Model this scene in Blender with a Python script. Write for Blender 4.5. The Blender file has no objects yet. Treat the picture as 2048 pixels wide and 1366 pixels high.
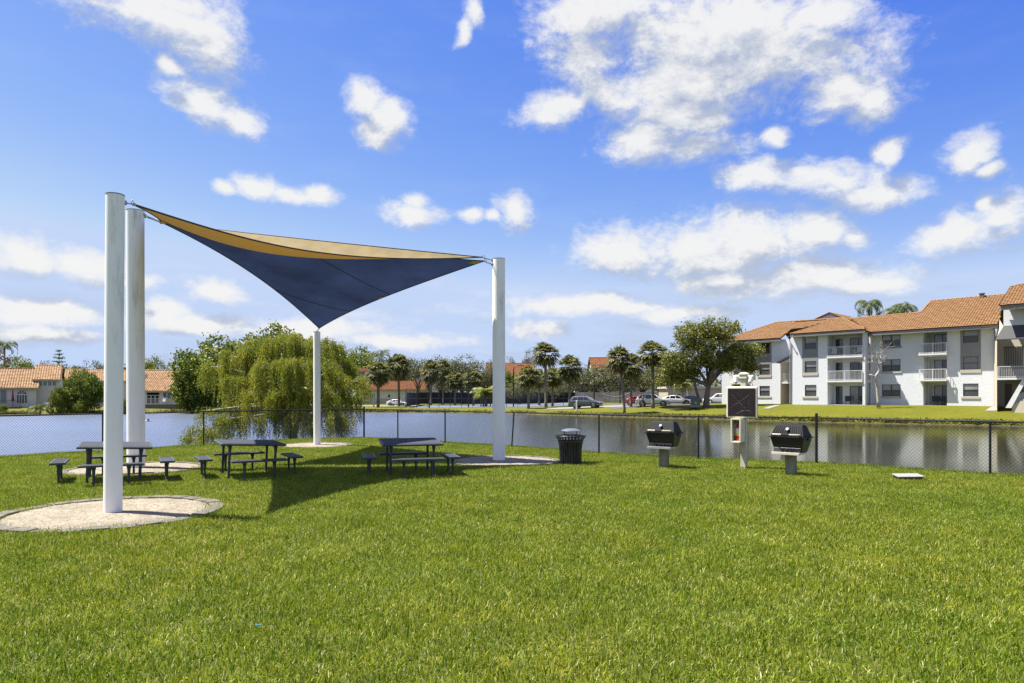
import bpy, bmesh, math, random
import numpy as np
from mathutils import Vector, Matrix, Euler

S = bpy.context.scene
COL = S.collection
R = math.radians
TAU = math.tau

# ------------------------------------------------------------------ camera
F, HZ, CX, H0 = 1365.0, 790.0, 1024.0, 1.8      # focal in px of the 2048 px photo, horizon row, eye height
cam_d = bpy.data.cameras.new('camera')
cam = bpy.data.objects.new('camera', cam_d); COL.objects.link(cam)
cam.location = (0, 0, H0); cam.rotation_euler = (R(90), 0, 0)
cam_d.sensor_width = 36.0; cam_d.lens = F / 2048 * 36.0
cam_d.shift_y = (HZ - 683.0) / 2048.0
cam_d.clip_start = 0.05; cam_d.clip_end = 9000
S.camera = cam

# ------------------------------------------------------------------ exposure, sun, sky
S.view_settings.view_transform = 'Standard'; S.view_settings.look = 'None'
S.view_settings.gamma = 1; S.view_settings.use_curve_mapping = False
S.view_settings.exposure = 1.45
SUN_EL = R(64.0); SUN_AZ = math.atan2(-0.975, 0.22)
sd = bpy.data.lights.new('sun', 'SUN'); sd.energy = 5.0; sd.angle = R(0.53); sd.color = (1.0, 0.95, 0.86)
sun = bpy.data.objects.new('sun', sd); COL.objects.link(sun)
sv = Vector((math.sin(SUN_AZ) * math.cos(SUN_EL), math.cos(SUN_AZ) * math.cos(SUN_EL), math.sin(SUN_EL)))
sun.rotation_euler = sv.to_track_quat('Z', 'Y').to_euler(); sun.location = (-40, 10, 80)

W = bpy.data.worlds.new('World'); S.world = W; W.use_nodes = True
SKY_STRENGTH = 0.05

# clouds: (column, row, half width, half height, turn) as they stand in the photo -> azimuth / elevation
CLOUDS = [
 (300,10,150,58,6),(395,62,92,52,12),(425,100,58,42,14),(350,118,26,22,30),(412,205,60,38,26),(480,250,52,30,18),(740,196,38,34,10),(778,238,44,46,-5),(760,262,34,26,0),
 (950,24,24,30,-15),(926,66,18,28,15),(1200,20,120,70,0),(1180,110,78,76,0),(1210,180,70,46,0),(1120,215,66,30,-12),(1095,240,30,18,0),(1400,60,170,100,0),(1390,160,200,70,-4),
 (1570,110,170,84,8),(1690,180,96,44,14),(1740,205,46,34,0),(1345,225,100,40,10),(1640,30,90,36,0),(1500,30,140,60,0),(1286,276,74,38,6),(1395,292,82,30,0),(1400,240,56,36,0),
 (1520,350,76,30,8),(1640,356,112,32,6),(1740,384,90,28,6),(1260,505,108,42,6),(1370,496,150,50,2),(1500,486,165,50,0),(1620,466,100,36,0),(1718,470,34,22,0),(1420,530,120,30,0),
 (1470,566,120,32,3),(1600,560,180,36,-2),(1720,572,80,20,0),(1942,306,42,36,10),(1985,335,28,14,0),(1920,458,104,40,-14),(2010,430,70,48,0),(1975,400,26,22,0),(1782,306,34,20,-8),
 (1150,612,140,21,0),(1240,616,90,14,0),(1370,627,96,15,0),(832,424,58,22,0),(838,402,30,17,0),(1028,426,34,30,0),(985,437,20,11,0),(938,432,22,13,0),
 (520,374,52,20,6),(580,386,50,15,4),(635,386,40,18,0),(445,370,22,12,0),(50,508,86,36,6),(175,530,88,32,8),(285,566,36,15,0),(425,577,58,22,0),
 (336,617,38,20,0),(80,622,140,28,2),(420,648,160,21,0),(600,655,120,17,0),(800,682,130,13,0),(1095,660,62,16,0),(90,668,130,14,0),(1553,268,26,16,0)]

def build_world():
    nt = W.node_tree; N = nt.nodes; L = nt.links; N.clear()
    def link(a, b): L.new(a, b)
    # field of cloud bodies, shared by density and shading
    g = bpy.data.node_groups.new('cloud_field', 'ShaderNodeTree')
    g.interface.new_socket('P', in_out='INPUT', socket_type='NodeSocketVector')
    g.interface.new_socket('D', in_out='OUTPUT', socket_type='NodeSocketFloat')
    gi = g.nodes.new('NodeGroupInput'); go = g.nodes.new('NodeGroupOutput')
    def mth(tree, op, a, b=None, c=None, clamp=False):
        n = tree.nodes.new('ShaderNodeMath'); n.operation = op; n.use_clamp = clamp
        for i, v in enumerate((a, b, c)):
            if v is None: continue
            if isinstance(v, (int, float)): n.inputs[i].default_value = v
            else: tree.links.new(v, n.inputs[i])
        return n.outputs[0]
    P = gi.outputs[0]
    def noise(tree, vec, scale, detail, rough, out='Fac'):
        n = tree.nodes.new('ShaderNodeTexNoise'); n.inputs['Scale'].default_value = scale
        n.inputs['Detail'].default_value = detail; n.inputs['Roughness'].default_value = rough
        tree.links.new(vec, n.inputs['Vector']); return n.outputs[out]
    # warp
    wn = noise(g, P, 9.0, 2.0, 0.5, 'Color')
    sb = g.nodes.new('ShaderNodeVectorMath'); sb.operation = 'SUBTRACT'; g.links.new(wn, sb.inputs[0]); sb.inputs[1].default_value = (.5, .5, .5)
    ms = g.nodes.new('ShaderNodeVectorMath'); ms.operation = 'MULTIPLY'; g.links.new(sb.outputs[0], ms.inputs[0]); ms.inputs[1].default_value = (.05, .03, 0)
    ad = g.nodes.new('ShaderNodeVectorMath'); ad.operation = 'ADD'; g.links.new(P, ad.inputs[0]); g.links.new(ms.outputs[0], ad.inputs[1])
    PW = ad.outputs[0]
    acc = None
    for (x, y, rx, ry, rot) in CLOUDS:
        k = (x - CX) / F; az = math.atan(k); ca = math.cos(az)
        el = math.atan((HZ - y) / F * ca); ce = math.cos(el)
        mp = g.nodes.new('ShaderNodeMapping'); mp.vector_type = 'TEXTURE'
        g.links.new(PW, mp.inputs['Vector'])
        mp.inputs['Location'].default_value = (az, el, 0)
        mp.inputs['Rotation'].default_value = (0, 0, R(-rot))
        mp.inputs['Scale'].default_value = (rx / F * ca * ca * 1.12, ry / F * ca * ce * ce * 1.15, 1)
        ln = g.nodes.new('ShaderNodeVectorMath'); ln.operation = 'LENGTH'; g.links.new(mp.outputs[0], ln.inputs[0])
        acc = ln.outputs['Value'] if acc is None else mth(g, 'SMOOTH_MIN', acc, ln.outputs['Value'], 0.22)
    field = mth(g, 'SUBTRACT', 1.0, acc)
    # free clouds elsewhere round the sky (outside the photographed part)
    free = noise(g, P, 5.0, 3.0, 0.5)
    sx = g.nodes.new('ShaderNodeSeparateXYZ'); g.links.new(P, sx.inputs[0])
    side = mth(g, 'MULTIPLY', mth(g, 'SUBTRACT', mth(g, 'ABSOLUTE', sx.outputs[0]), 0.72), 5.0, clamp=True)
    up = mth(g, 'MULTIPLY', mth(g, 'SUBTRACT', sx.outputs[1], 0.58), 5.0, clamp=True)
    gate = mth(g, 'MAXIMUM', side, up)
    ff = mth(g, 'MULTIPLY', mth(g, 'SUBTRACT', free, 0.52), 7.0)
    ff = mth(g, 'ADD', ff, mth(g, 'MULTIPLY', mth(g, 'SUBTRACT', gate, 1.0), 4.0))
    field = mth(g, 'MAXIMUM', mth(g, 'MAXIMUM', field, -1.2), ff)
    sc = g.nodes.new('ShaderNodeVectorMath'); sc.operation = 'MULTIPLY'; g.links.new(PW, sc.inputs[0]); sc.inputs[1].default_value = (1, 1.5, 1)
    n1 = noise(g, sc.outputs[0], 11.0, 3.0, 0.55); n2 = noise(g, sc.outputs[0], 46.0, 9.0, 0.68)
    d = mth(g, 'ADD', field, mth(g, 'MULTIPLY', mth(g, 'SUBTRACT', n1, 0.5), 1.7))
    d = mth(g, 'ADD', d, mth(g, 'MULTIPLY', mth(g, 'SUBTRACT', n2, 0.5), 1.5))
    g.links.new(d, go.inputs[0])

    tc = N.new('ShaderNodeTexCoord')
    sp = N.new('ShaderNodeSeparateXYZ'); link(tc.outputs['Generated'], sp.inputs[0])
    az = mth(nt, 'ARCTAN2', sp.outputs[0], sp.outputs[1]); el = mth(nt, 'ARCSINE', sp.outputs[2])
    cb = N.new('ShaderNodeCombineXYZ'); link(az, cb.inputs[0]); link(el, cb.inputs[1])
    g1 = N.new('ShaderNodeGroup'); g1.node_tree = g; link(cb.outputs[0], g1.inputs[0])
    off = N.new('ShaderNodeVectorMath'); off.operation = 'ADD'; link(cb.outputs[0], off.inputs[0]); off.inputs[1].default_value = (-.012, .036, 0)
    g2 = N.new('ShaderNodeGroup'); g2.node_tree = g; link(off.outputs[0], g2.inputs[0])
    def rng(v, a, b, c, d, smooth=True):
        n = N.new('ShaderNodeMapRange'); n.interpolation_type = 'SMOOTHSTEP' if smooth else 'LINEAR'
        link(v, n.inputs['Value'])
        for k, q in zip(('From Min', 'From Max', 'To Min', 'To Max'), (a, b, c, d)): n.inputs[k].default_value = q
        return n.outputs['Result']
    dens = rng(g1.outputs[0], -0.46, 0.66, 0, 0.96)
    # thin veil low over the horizon
    sc2 = N.new('ShaderNodeVectorMath'); sc2.operation = 'MULTIPLY'; link(cb.outputs[0], sc2.inputs[0]); sc2.inputs[1].default_value = (1, 4.5, 1)
    veil = rng(noise(nt, sc2.outputs[0], 7.0, 7.0, 0.6), 0.42, 0.72, 0, 0.75)
    low = rng(el, 0.03, 0.22, 1, 0.06)
    veil = mth(nt, 'MULTIPLY', veil, low)
    dens = mth(nt, 'MAXIMUM', dens, veil)
    dens = mth(nt, 'MULTIPLY', dens, rng(el, -0.02, 0.02, 0, 1))
    shade = rng(mth(nt, 'SUBTRACT', mth(nt, 'MINIMUM', g2.outputs[0], 1.3), mth(nt, 'MINIMUM', g1.outputs[0], 1.3)), -0.60, 0.62, 0, 1)
    cm = N.new('ShaderNodeMix'); cm.data_type = 'RGBA'; link(shade, cm.inputs['Factor'])
    cm.inputs[6].default_value = CLOUD_LIT; cm.inputs[7].default_value = CLOUD_SHADE
    sky = N.new('ShaderNodeTexSky'); sky.sky_type = 'NISHITA'; sky.sun_disc = False
    sky.sun_elevation = SUN_EL; sky.sun_rotation = SUN_AZ
    sky.air_density = 1.0; sky.dust_density = 0.35; sky.ozone_density = 2.2
    # grade: the photograph's sky is a deeper, cleaner blue overhead
    sc3 = N.new('ShaderNodeSeparateColor'); link(sky.outputs[0], sc3.inputs[0])
    cc = N.new('ShaderNodeCombineColor')
    for i, (a, p, top) in enumerate(((.47, 1.98, 4.0), (.63, 1.40, 4.95), (4.0, .32, 6.9))):
        link(mth(nt, 'MINIMUM', mth(nt, 'MULTIPLY', mth(nt, 'POWER', sc3.outputs[i], p), a), top), cc.inputs[i])
    b1 = N.new('ShaderNodeBackground'); link(cc.outputs[0], b1.inputs['Color']); b1.inputs['Strength'].default_value = SKY_STRENGTH
    b2 = N.new('ShaderNodeBackground'); link(cm.outputs[2], b2.inputs['Color']); b2.inputs['Strength'].default_value = 1.0
    mx = N.new('ShaderNodeMixShader'); link(dens, mx.inputs[0]); link(b1.outputs[0], mx.inputs[1]); link(b2.outputs[0], mx.inputs[2])
    out = N.new('ShaderNodeOutputWorld'); link(mx.outputs[0], out.inputs['Surface'])

CLOUD_LIT = (0.335, 0.334, 0.33, 1); CLOUD_SHADE = (0.172, 0.194, 0.240, 1)
build_world()
W.cycles.sampling_method = 'MANUAL'; W.cycles.sample_map_resolution = 512
S.cycles.max_bounces = 6; S.cycles.diffuse_bounces = 3; S.cycles.glossy_bounces = 3
S.cycles.transmission_bounces = 4; S.cycles.transparent_max_bounces = 8
S.cycles.caustics_reflective = False; S.cycles.caustics_refractive = False
S.cycles.use_denoising = True
S.cycles.denoising_input_passes = 'RGB_ALBEDO_NORMAL'; S.cycles.denoising_prefilter = 'NONE'
S.cycles.use_adaptive_sampling = False; S.cycles.sample_clamp_indirect = 6.0

# ------------------------------------------------------------------ helpers
def PX(px, Y, z=0.0): return Vector(((px - CX) / F * Y, Y, z))
def ZY(py, Y): return H0 - (py - HZ) * Y / F
def GY(py, z=0.0): return (H0 - z) * F / (py - HZ)

def tag(o, label=None, cat=None, group=None, kind=None):
    if label: o['label'] = label
    if cat: o['category'] = cat
    if group: o['group'] = group
    if kind: o['kind'] = kind
    return o

def thing(name, label, cat, loc=(0, 0, 0), rz=0.0, group=None, rot=None):
    o = bpy.data.objects.new(name, None); COL.objects.link(o)
    o.empty_display_size = 0.2; o.location = loc; o.rotation_euler = rot if rot else (0, 0, rz)
    return tag(o, label, cat, group)

def copy_tree(o, parent=None):
    c = o.copy(); COL.objects.link(c); c.parent = parent
    for ch in list(o.children):
        copy_tree(ch, c)
    return c

class MB:
    def __init__(self):
        self.v = []; self.f = []; self.mi = []; self.m = None; self.cur = 0
    def add(self, vs, fs):
        n = len(self.v)
        for p in vs:
            p = Vector(p)
            self.v.append(tuple(self.m @ p) if self.m else tuple(p))
        for f in fs:
            self.f.append([i + n for i in f]); self.mi.append(self.cur)
        return self
    def box(self, c, s, rz=0.0, rot=None):
        x, y, z = s[0] / 2, s[1] / 2, s[2] / 2
        M = rot if rot is not None else Matrix.Rotation(rz, 3, 'Z')
        c = Vector(c)
        vs = [c + M @ Vector(q) for q in ((-x,-y,-z),(x,-y,-z),(x,y,-z),(-x,y,-z),(-x,-y,z),(x,-y,z),(x,y,z),(-x,y,z))]
        return self.add(vs, [(3,2,1,0),(4,5,6,7),(0,1,5,4),(1,2,6,5),(2,3,7,6),(3,0,4,7)])
    def hexa(self, b, t):          # bottom quad, top quad
        return self.add(list(b) + list(t), [(3,2,1,0),(4,5,6,7),(0,1,5,4),(1,2,6,5),(2,3,7,6),(3,0,4,7)])
    def quad(self, *p): return self.add(p, [tuple(range(len(p)))])
    def prism(self, poly, d):      # poly of 3-D points, extruded by vector d
        n = len(poly); d = Vector(d); a = [Vector(p) for p in poly]
        fs = [tuple(reversed(range(n))), tuple(range(n, 2 * n))] + [(i, (i + 1) % n, n + (i + 1) % n, n + i) for i in range(n)]
        return self.add(a + [p + d for p in a], fs)
    def tube(self, pts, r, n=8, cap=True):
        pts = [Vector(p) for p in pts]; k = len(pts)
        rs = [r] * k if isinstance(r, (int, float)) else list(r)
        vs = []; fs = []; ref = None
        for i, p in enumerate(pts):
            t = (pts[min(i + 1, k - 1)] - pts[max(i - 1, 0)])
            t = t.normalized() if t.length > 1e-9 else Vector((0, 0, 1))
            if ref is None:
                ref = Vector((1, 0, 0)) if abs(t.x) < 0.9 else Vector((0, 1, 0))
            u = (ref - t * ref.dot(t)); u = u.normalized() if u.length > 1e-6 else t.orthogonal().normalized()
            ref = u; w = t.cross(u)
            for j in range(n):
                a = TAU * j / n
                vs.append(p + (u * math.cos(a) + w * math.sin(a)) * rs[i])
        for i in range(k - 1):
            for j in range(n):
                fs.append((i * n + j, i * n + (j + 1) % n, (i + 1) * n + (j + 1) % n, (i + 1) * n + j))
        if cap:
            fs.append(tuple(reversed(range(n)))); fs.append(tuple(range((k - 1) * n, k * n)))
        return self.add(vs, fs)
    def lathe(self, prof, n=24, c=(0, 0, 0), close=True):
        vs = []; fs = []; k = len(prof)
        for (r, z) in prof:
            for j in range(n):
                a = TAU * j / n; vs.append((c[0] + r * math.cos(a), c[1] + r * math.sin(a), c[2] + z))
        for i in range(k - 1):
            for j in range(n):
                fs.append((i * n + j, i * n + (j + 1) % n, (i + 1) * n + (j + 1) % n, (i + 1) * n + j))
        if close:
            fs.append(tuple(reversed(range(n)))); fs.append(tuple(range((k - 1) * n, k * n)))
        return self.add(vs, fs)
    def ball(self, c, r, n=10, k=6):
        r = (r, r, r) if isinstance(r, (int, float)) else r
        vs = [(c[0], c[1], c[2] - r[2])]; fs = []
        for i in range(1, k):
            t = math.pi * i / k
            for j in range(n):
                a = TAU * j / n
                vs.append((c[0] + r[0] * math.sin(t) * math.cos(a), c[1] + r[1] * math.sin(t) * math.sin(a), c[2] - r[2] * math.cos(t)))
        vs.append((c[0], c[1], c[2] + r[2])); e = len(vs) - 1
        for j in range(n):
            fs.append((0, 1 + (j + 1) % n, 1 + j)); fs.append((e, 1 + (k - 2) * n + j, 1 + (k - 2) * n + (j + 1) % n))
        for i in range(k - 2):
            for j in range(n):
                a = 1 + i * n
                fs.append((a + j, a + (j + 1) % n, a + n + (j + 1) % n, a + n + j))
        return self.add(vs, fs)
    def build(self, name, mats, parent=None, smooth=False, bevel=0.0, seg=2):
        me = bpy.data.meshes.new(name); me.from_pydata(self.v, [], self.f)
        mats = mats if isinstance(mats, (list, tuple)) else [mats]
        for m in mats: me.materials.append(m)
        if len(mats) > 1: me.polygons.foreach_set('material_index', self.mi)
        if bevel:
            bm = bmesh.new(); bm.from_mesh(me)
            bmesh.ops.remove_doubles(bm, verts=bm.verts, dist=1e-5)
            es = [e for e in bm.edges if len(e.link_faces) == 2 and e.calc_face_angle(0) > 0.5]
            bmesh.ops.bevel(bm, geom=es, offset=bevel, segments=seg, affect='EDGES', profile=0.5, clamp_overlap=True)
            bm.to_mesh(me); bm.free()
        if smooth:
            me.polygons.foreach_set('use_smooth', [True] * len(me.polygons))
            if smooth is not True: me.set_sharp_from_angle(angle=smooth)
        me.update()
        o = bpy.data.objects.new(name, me); COL.objects.link(o)
        if parent: o.parent = parent
        return o

def np_mesh(name, V, mat, parent=None, smooth=False):
    """V (n, k, 3): n separate polygons of k corners, one mesh."""
    n, k, _ = V.shape
    me = bpy.data.meshes.new(name)
    me.vertices.add(n * k); me.vertices.foreach_set('co', V.reshape(-1).astype(np.float32))
    me.loops.add(n * k); me.loops.foreach_set('vertex_index', np.arange(n * k, dtype=np.int32))
    me.polygons.add(n); me.polygons.foreach_set('loop_start', np.arange(0, n * k, k, dtype=np.int32))
    try: me.polygons.foreach_set('loop_total', np.full(n, k, dtype=np.int32))
    except Exception: pass
    me.materials.append(mat); me.update(calc_edges=True)
    o = bpy.data.objects.new(name, me); COL.objects.link(o)
    if parent: o.parent = parent
    return o

# ------------------------------------------------------------------ materials
def new_mat(name):
    m = bpy.data.materials.new(name); m.use_nodes = True
    nt = m.node_tree; nt.nodes.clear()
    out = nt.nodes.new('ShaderNodeOutputMaterial'); return m, nt, out

def nnoise(nt, scale, detail=4, rough=.55, coord='Object', stretch=None):
    tc = nt.nodes.new('ShaderNodeTexCoord'); src = tc.outputs[coord]
    if coord == 'World':
        pass
    if stretch:
        mp = nt.nodes.new('ShaderNodeMapping'); mp.inputs['Scale'].default_value = stretch
        nt.links.new(src, mp.inputs['Vector']); src = mp.outputs[0]
    n = nt.nodes.new('ShaderNodeTexNoise'); n.inputs['Scale'].default_value = scale
    n.inputs['Detail'].default_value = detail; n.inputs['Roughness'].default_value = rough
    nt.links.new(src, n.inputs['Vector']); return n.outputs['Fac']

def ramp(nt, fac, stops):
    r = nt.nodes.new('ShaderNodeValToRGB'); e = r.color_ramp.elements
    while len(e) < len(stops): e.new(0.5)
    for i, (p, c) in enumerate(stops):
        e[i].position = p; e[i].color = (*c[:3], 1)
    nt.links.new(fac, r.inputs[0]); return r.outputs[0]

def mixc(nt, fac, a, b, mode='MIX'):
    m = nt.nodes.new('ShaderNodeMix'); m.data_type = 'RGBA'; m.blend_type = mode
    for s, v in ((0, fac), (6, a), (7, b)):
        if isinstance(v, (int, float)): m.inputs[s].default_value = v
        elif isinstance(v, (tuple, list)): m.inputs[s].default_value = (*v[:3], 1)
        else: nt.links.new(v, m.inputs[s])
    return m.outputs[2]

def bsdf(nt, out, col, rough=.5, metal=0.0, spec=.5, transl=0.0, bumpfac=None, bump=0.0, dist=.01, coat=0.0):
    b = nt.nodes.new('ShaderNodeBsdfPrincipled')
    if isinstance(col, (tuple, list)): b.inputs['Base Color'].default_value = (*col[:3], 1)
    else: nt.links.new(col, b.inputs['Base Color'])
    b.inputs['Roughness'].default_value = rough; b.inputs['Metallic'].default_value = metal
    b.inputs['Specular IOR Level'].default_value = spec; b.inputs['Coat Weight'].default_value = coat
    if bumpfac is not None:
        bp = nt.nodes.new('ShaderNodeBump'); bp.inputs['Strength'].default_value = bump; bp.inputs['Distance'].default_value = dist
        nt.links.new(bumpfac, bp.inputs['Height']); nt.links.new(bp.outputs[0], b.inputs['Normal'])
    if transl:
        t = nt.nodes.new('ShaderNodeBsdfTranslucent')
        if isinstance(col, (tuple, list)): t.inputs['Color'].default_value = (*col[:3], 1)
        else: nt.links.new(col, t.inputs['Color'])
        mx = nt.nodes.new('ShaderNodeMixShader'); mx.inputs[0].default_value = transl
        nt.links.new(b.outputs[0], mx.inputs[1]); nt.links.new(t.outputs[0], mx.inputs[2])
        nt.links.new(mx.outputs[0], out.inputs[0])
    else:
        nt.links.new(b.outputs[0], out.inputs[0])
    return b

MATS = {}
def M(name, col, rough=.5, metal=0.0, var=.12, scale=6.0, bump=0.0, bscale=40.0, spec=.5, transl=0.0, dist=.01, coat=0.0, alt=None, stretch=None):
    if name in MATS: return MATS[name]
    m, nt, out = new_mat(name)
    f = nnoise(nt, scale, 5, .6, stretch=stretch)
    lo = alt if alt else tuple(c * (1 - var) for c in col); hi = col if alt else tuple(min(1, c * (1 + var)) for c in col)
    c = ramp(nt, f, [(.3, lo), (.7, hi)])
    bsdf(nt, out, c, rough, metal, spec, transl, nnoise(nt, bscale, 4) if bump else None, bump, dist, coat)
    MATS[name] = m; return m

def leafmat(name, cols, transl=.3, rough=.5, patch=.35, pscale=.5, spec=.3):
    """cols: list of leaf colours picked leaf by leaf; neighbouring leaves drift together a little."""
    if name in MATS: return MATS[name]
    m, nt, out = new_mat(name)
    ge = nt.nodes.new('ShaderNodeNewGeometry')
    nz = nnoise(nt, pscale, 3, .6)
    mm = nt.nodes.new('ShaderNodeMix'); mm.data_type = 'FLOAT'; mm.inputs[0].default_value = patch
    nt.links.new(ge.outputs['Random Per Island'], mm.inputs[2])
    st = nt.nodes.new('ShaderNodeMapRange'); nt.links.new(nz, st.inputs['Value']); st.inputs['From Min'].default_value = .3; st.inputs['From Max'].default_value = .7
    nt.links.new(st.outputs[0], mm.inputs[3])
    n = len(cols)
    c = ramp(nt, mm.outputs[0], [(.08 + .84 * i / (n - 1), q) for i, q in enumerate(cols)])
    bsdf(nt, out, c, rough, 0, spec, transl)
    MATS[name] = m; return m
# ------------------------------------------------------------------ terrain, lake
FENCE = [(-30.5,2.2),(-25.0,9.0),(-20.2,13.9),(-18.0,16.1),(-15.7,18.5),(-13.0,21.7),(-10.98,24.3),(-8.9,27.4),(-6.2,28.6),(-4.6,27.5),(-2.48,25.3),(-0.03,23.5),(2.65,20.8),(5.17,18.93),(7.94,17.8),(10.69,15.26),(12.95,13.2),(15.2,11.1),(18.5,7.8),(22.0,4.2),(27.0,-1.0)]
def offset_line(pts, d):
    out = []
    for i, p in enumerate(pts):
        a = pts[max(i - 1, 0)]; b = pts[min(i + 1, len(pts) - 1)]
        tx, ty = b[0] - a[0], b[1] - a[1]; l = math.hypot(tx, ty)
        out.append((p[0] - ty / l * d, p[1] + tx / l * d))
    return out
NEAR_SHORE = offset_line(FENCE, 2.4)
FAR_SHORE = [(45,-14),(74,0),(78,18),(66,36),(54,47),(43.5,58),(35.8,63),(28.3,67.5),(23,73.7),(16.2,80),(8.1,87.7),(-1,97),(-13,102.4),(-23.4,105),(-36,103),(-50,102),(-58.6,97.5),(-69,92),(-88,86),(-110,66),(-112,30),(-95,0),(-60,-18)]
LAKE = np.array(NEAR_SHORE + FAR_SHORE, dtype=float)
N_NEAR = len(NEAR_SHORE)
WATER_Z = -0.9
FZX = [-120,-69,-50,-30,-20,-10,0,8,18,25,33,60]; FZZ = [-.1,-.12,-.2,-.5,-.52,-.45,-.3,-.15,.28,.55,.70,.74]

def sstep(a, b, x):
    t = np.clip((x - a) / (b - a), 0, 1); return t * t * (3 - 2 * t)

def lake_sd(x, y):
    """signed distance to the lake edge (positive in the water) and whether the nearest edge is ours."""
    x = np.asarray(x, float); y = np.asarray(y, float)
    best = np.full(x.shape, 1e18); near = np.zeros(x.shape, bool); inside = np.zeros(x.shape, bool)
    n = len(LAKE)
    for i in range(n):
        a = LAKE[i]; b = LAKE[(i + 1) % n]
        dx, dy = b - a; l2 = dx * dx + dy * dy
        t = np.clip(((x - a[0]) * dx + (y - a[1]) * dy) / l2, 0, 1)
        d = (x - a[0] - t * dx) ** 2 + (y - a[1] - t * dy) ** 2
        m = d < best; best = np.where(m, d, best); near = np.where(m, i < N_NEAR, near)
        c = ((a[1] > y) != (b[1] > y)) & (x < (b[0] - a[0]) * (y - a[1]) / (b[1] - a[1] + 1e-12) + a[0])
        inside ^= c
    return np.where(inside, 1, -1) * np.sqrt(best), near

def hgt(x, y):
    x = np.asarray(x, float); y = np.asarray(y, float)
    s, near = lake_sd(x, y)
    d = -s
    zn = -0.9 + 0.9 * sstep(-.1, 2.2, d)
    zf = np.interp(x, FZX, FZZ)
    far = -0.9 + .34 * sstep(-.1, .55, d) + (zf + .56) * sstep(.3, 10.5, d)
    z = np.where(near, zn, far)
    return np.where(s > 0, WATER_Z - np.minimum(1.3, s * .3), z)
def hz(x, y): return float(hgt(np.array([x]), np.array([y]))[0])

def build_ground():
    xs = np.concatenate([[-3000,-1500,-800,-450,-300,-220,-170,-140], np.arange(-122, -18, 1.1), np.arange(-18, 20, .55), np.arange(20, 92, .9), [100,120,150,200,280,420,800,1500,3000]])
    ys = np.concatenate([[-600,-200,-80,-40,-25], np.arange(-18, 32, .55), np.arange(32, 56, 1.2), np.arange(56, 125, .75), np.arange(125, 175, 2), [185,200,230,280,350,500,900,1800,4000]])
    X, Y = np.meshgrid(xs, ys); Z = hgt(X, Y)
    nx, ny = len(xs), len(ys)
    me = bpy.data.meshes.new('ground')
    me.vertices.add(nx * ny); me.vertices.foreach_set('co', np.stack([X, Y, Z], -1).reshape(-1))
    i = np.arange(nx * ny).reshape(ny, nx)
    q = np.stack([i[:-1, :-1], i[:-1, 1:], i[1:, 1:], i[1:, :-1]], -1).reshape(-1, 4)
    me.loops.add(q.size); me.loops.foreach_set('vertex_index', q.reshape(-1).astype(np.int32))
    me.polygons.add(len(q)); me.polygons.foreach_set('loop_start', np.arange(0, q.size, 4, dtype=np.int32))
    me.polygons.foreach_set('use_smooth', np.ones(len(q), bool))
    me.update(calc_edges=True)
    m, nt, out = new_mat('lawn_ground')
    f1 = nnoise(nt, .35, 4, .6); f2 = nnoise(nt, 3.2, 6, .7); f3 = nnoise(nt, 22, 5, .75)
    a = ramp(nt, f1, [(.3, (.092, .100, .006)), (.7, (.120, .116, .008))])
    a = mixc(nt, .6, a, ramp(nt, f2, [(.3, (.55, .6, .5)), (.7, (1.25, 1.22, 1.2))]), 'MULTIPLY')
    a = mixc(nt, .55, a, ramp(nt, f3, [(.25, (.45, .5, .4)), (.75, (1.4, 1.35, 1.3))]), 'MULTIPLY')
    soil = ramp(nt, f3, [(.3, (.05, .062, .012)), (.7, (.10, .115, .02))])
    tc = nt.nodes.new('ShaderNodeTexCoord'); sx = nt.nodes.new('ShaderNodeSeparateXYZ'); nt.links.new(tc.outputs['Object'], sx.inputs[0])
    mr = nt.nodes.new('ShaderNodeMapRange'); nt.links.new(sx.outputs[1], mr.inputs[0]); mr.inputs[1].default_value = 34; mr.inputs[2].default_value = 45
    c = mixc(nt, mr.outputs[0], soil, a)
    # bare bank just over the water line
    br = nt.nodes.new('ShaderNodeMapRange'); nt.links.new(sx.outputs[2], br.inputs[0]); br.inputs[1].default_value = -.88; br.inputs[2].default_value = -.72
    c = mixc(nt, br.outputs[0], ramp(nt, f2, [(.3, (.03, .024, .014)), (.7, (.085, .068, .045))]), c)
    bsdf(nt, out, c, .85, spec=.15, bumpfac=f3, bump=.6, dist=.06)
    me.materials.append(m)
    o = bpy.data.objects.new('ground', me); COL.objects.link(o); tag(o, kind='structure')

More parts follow.
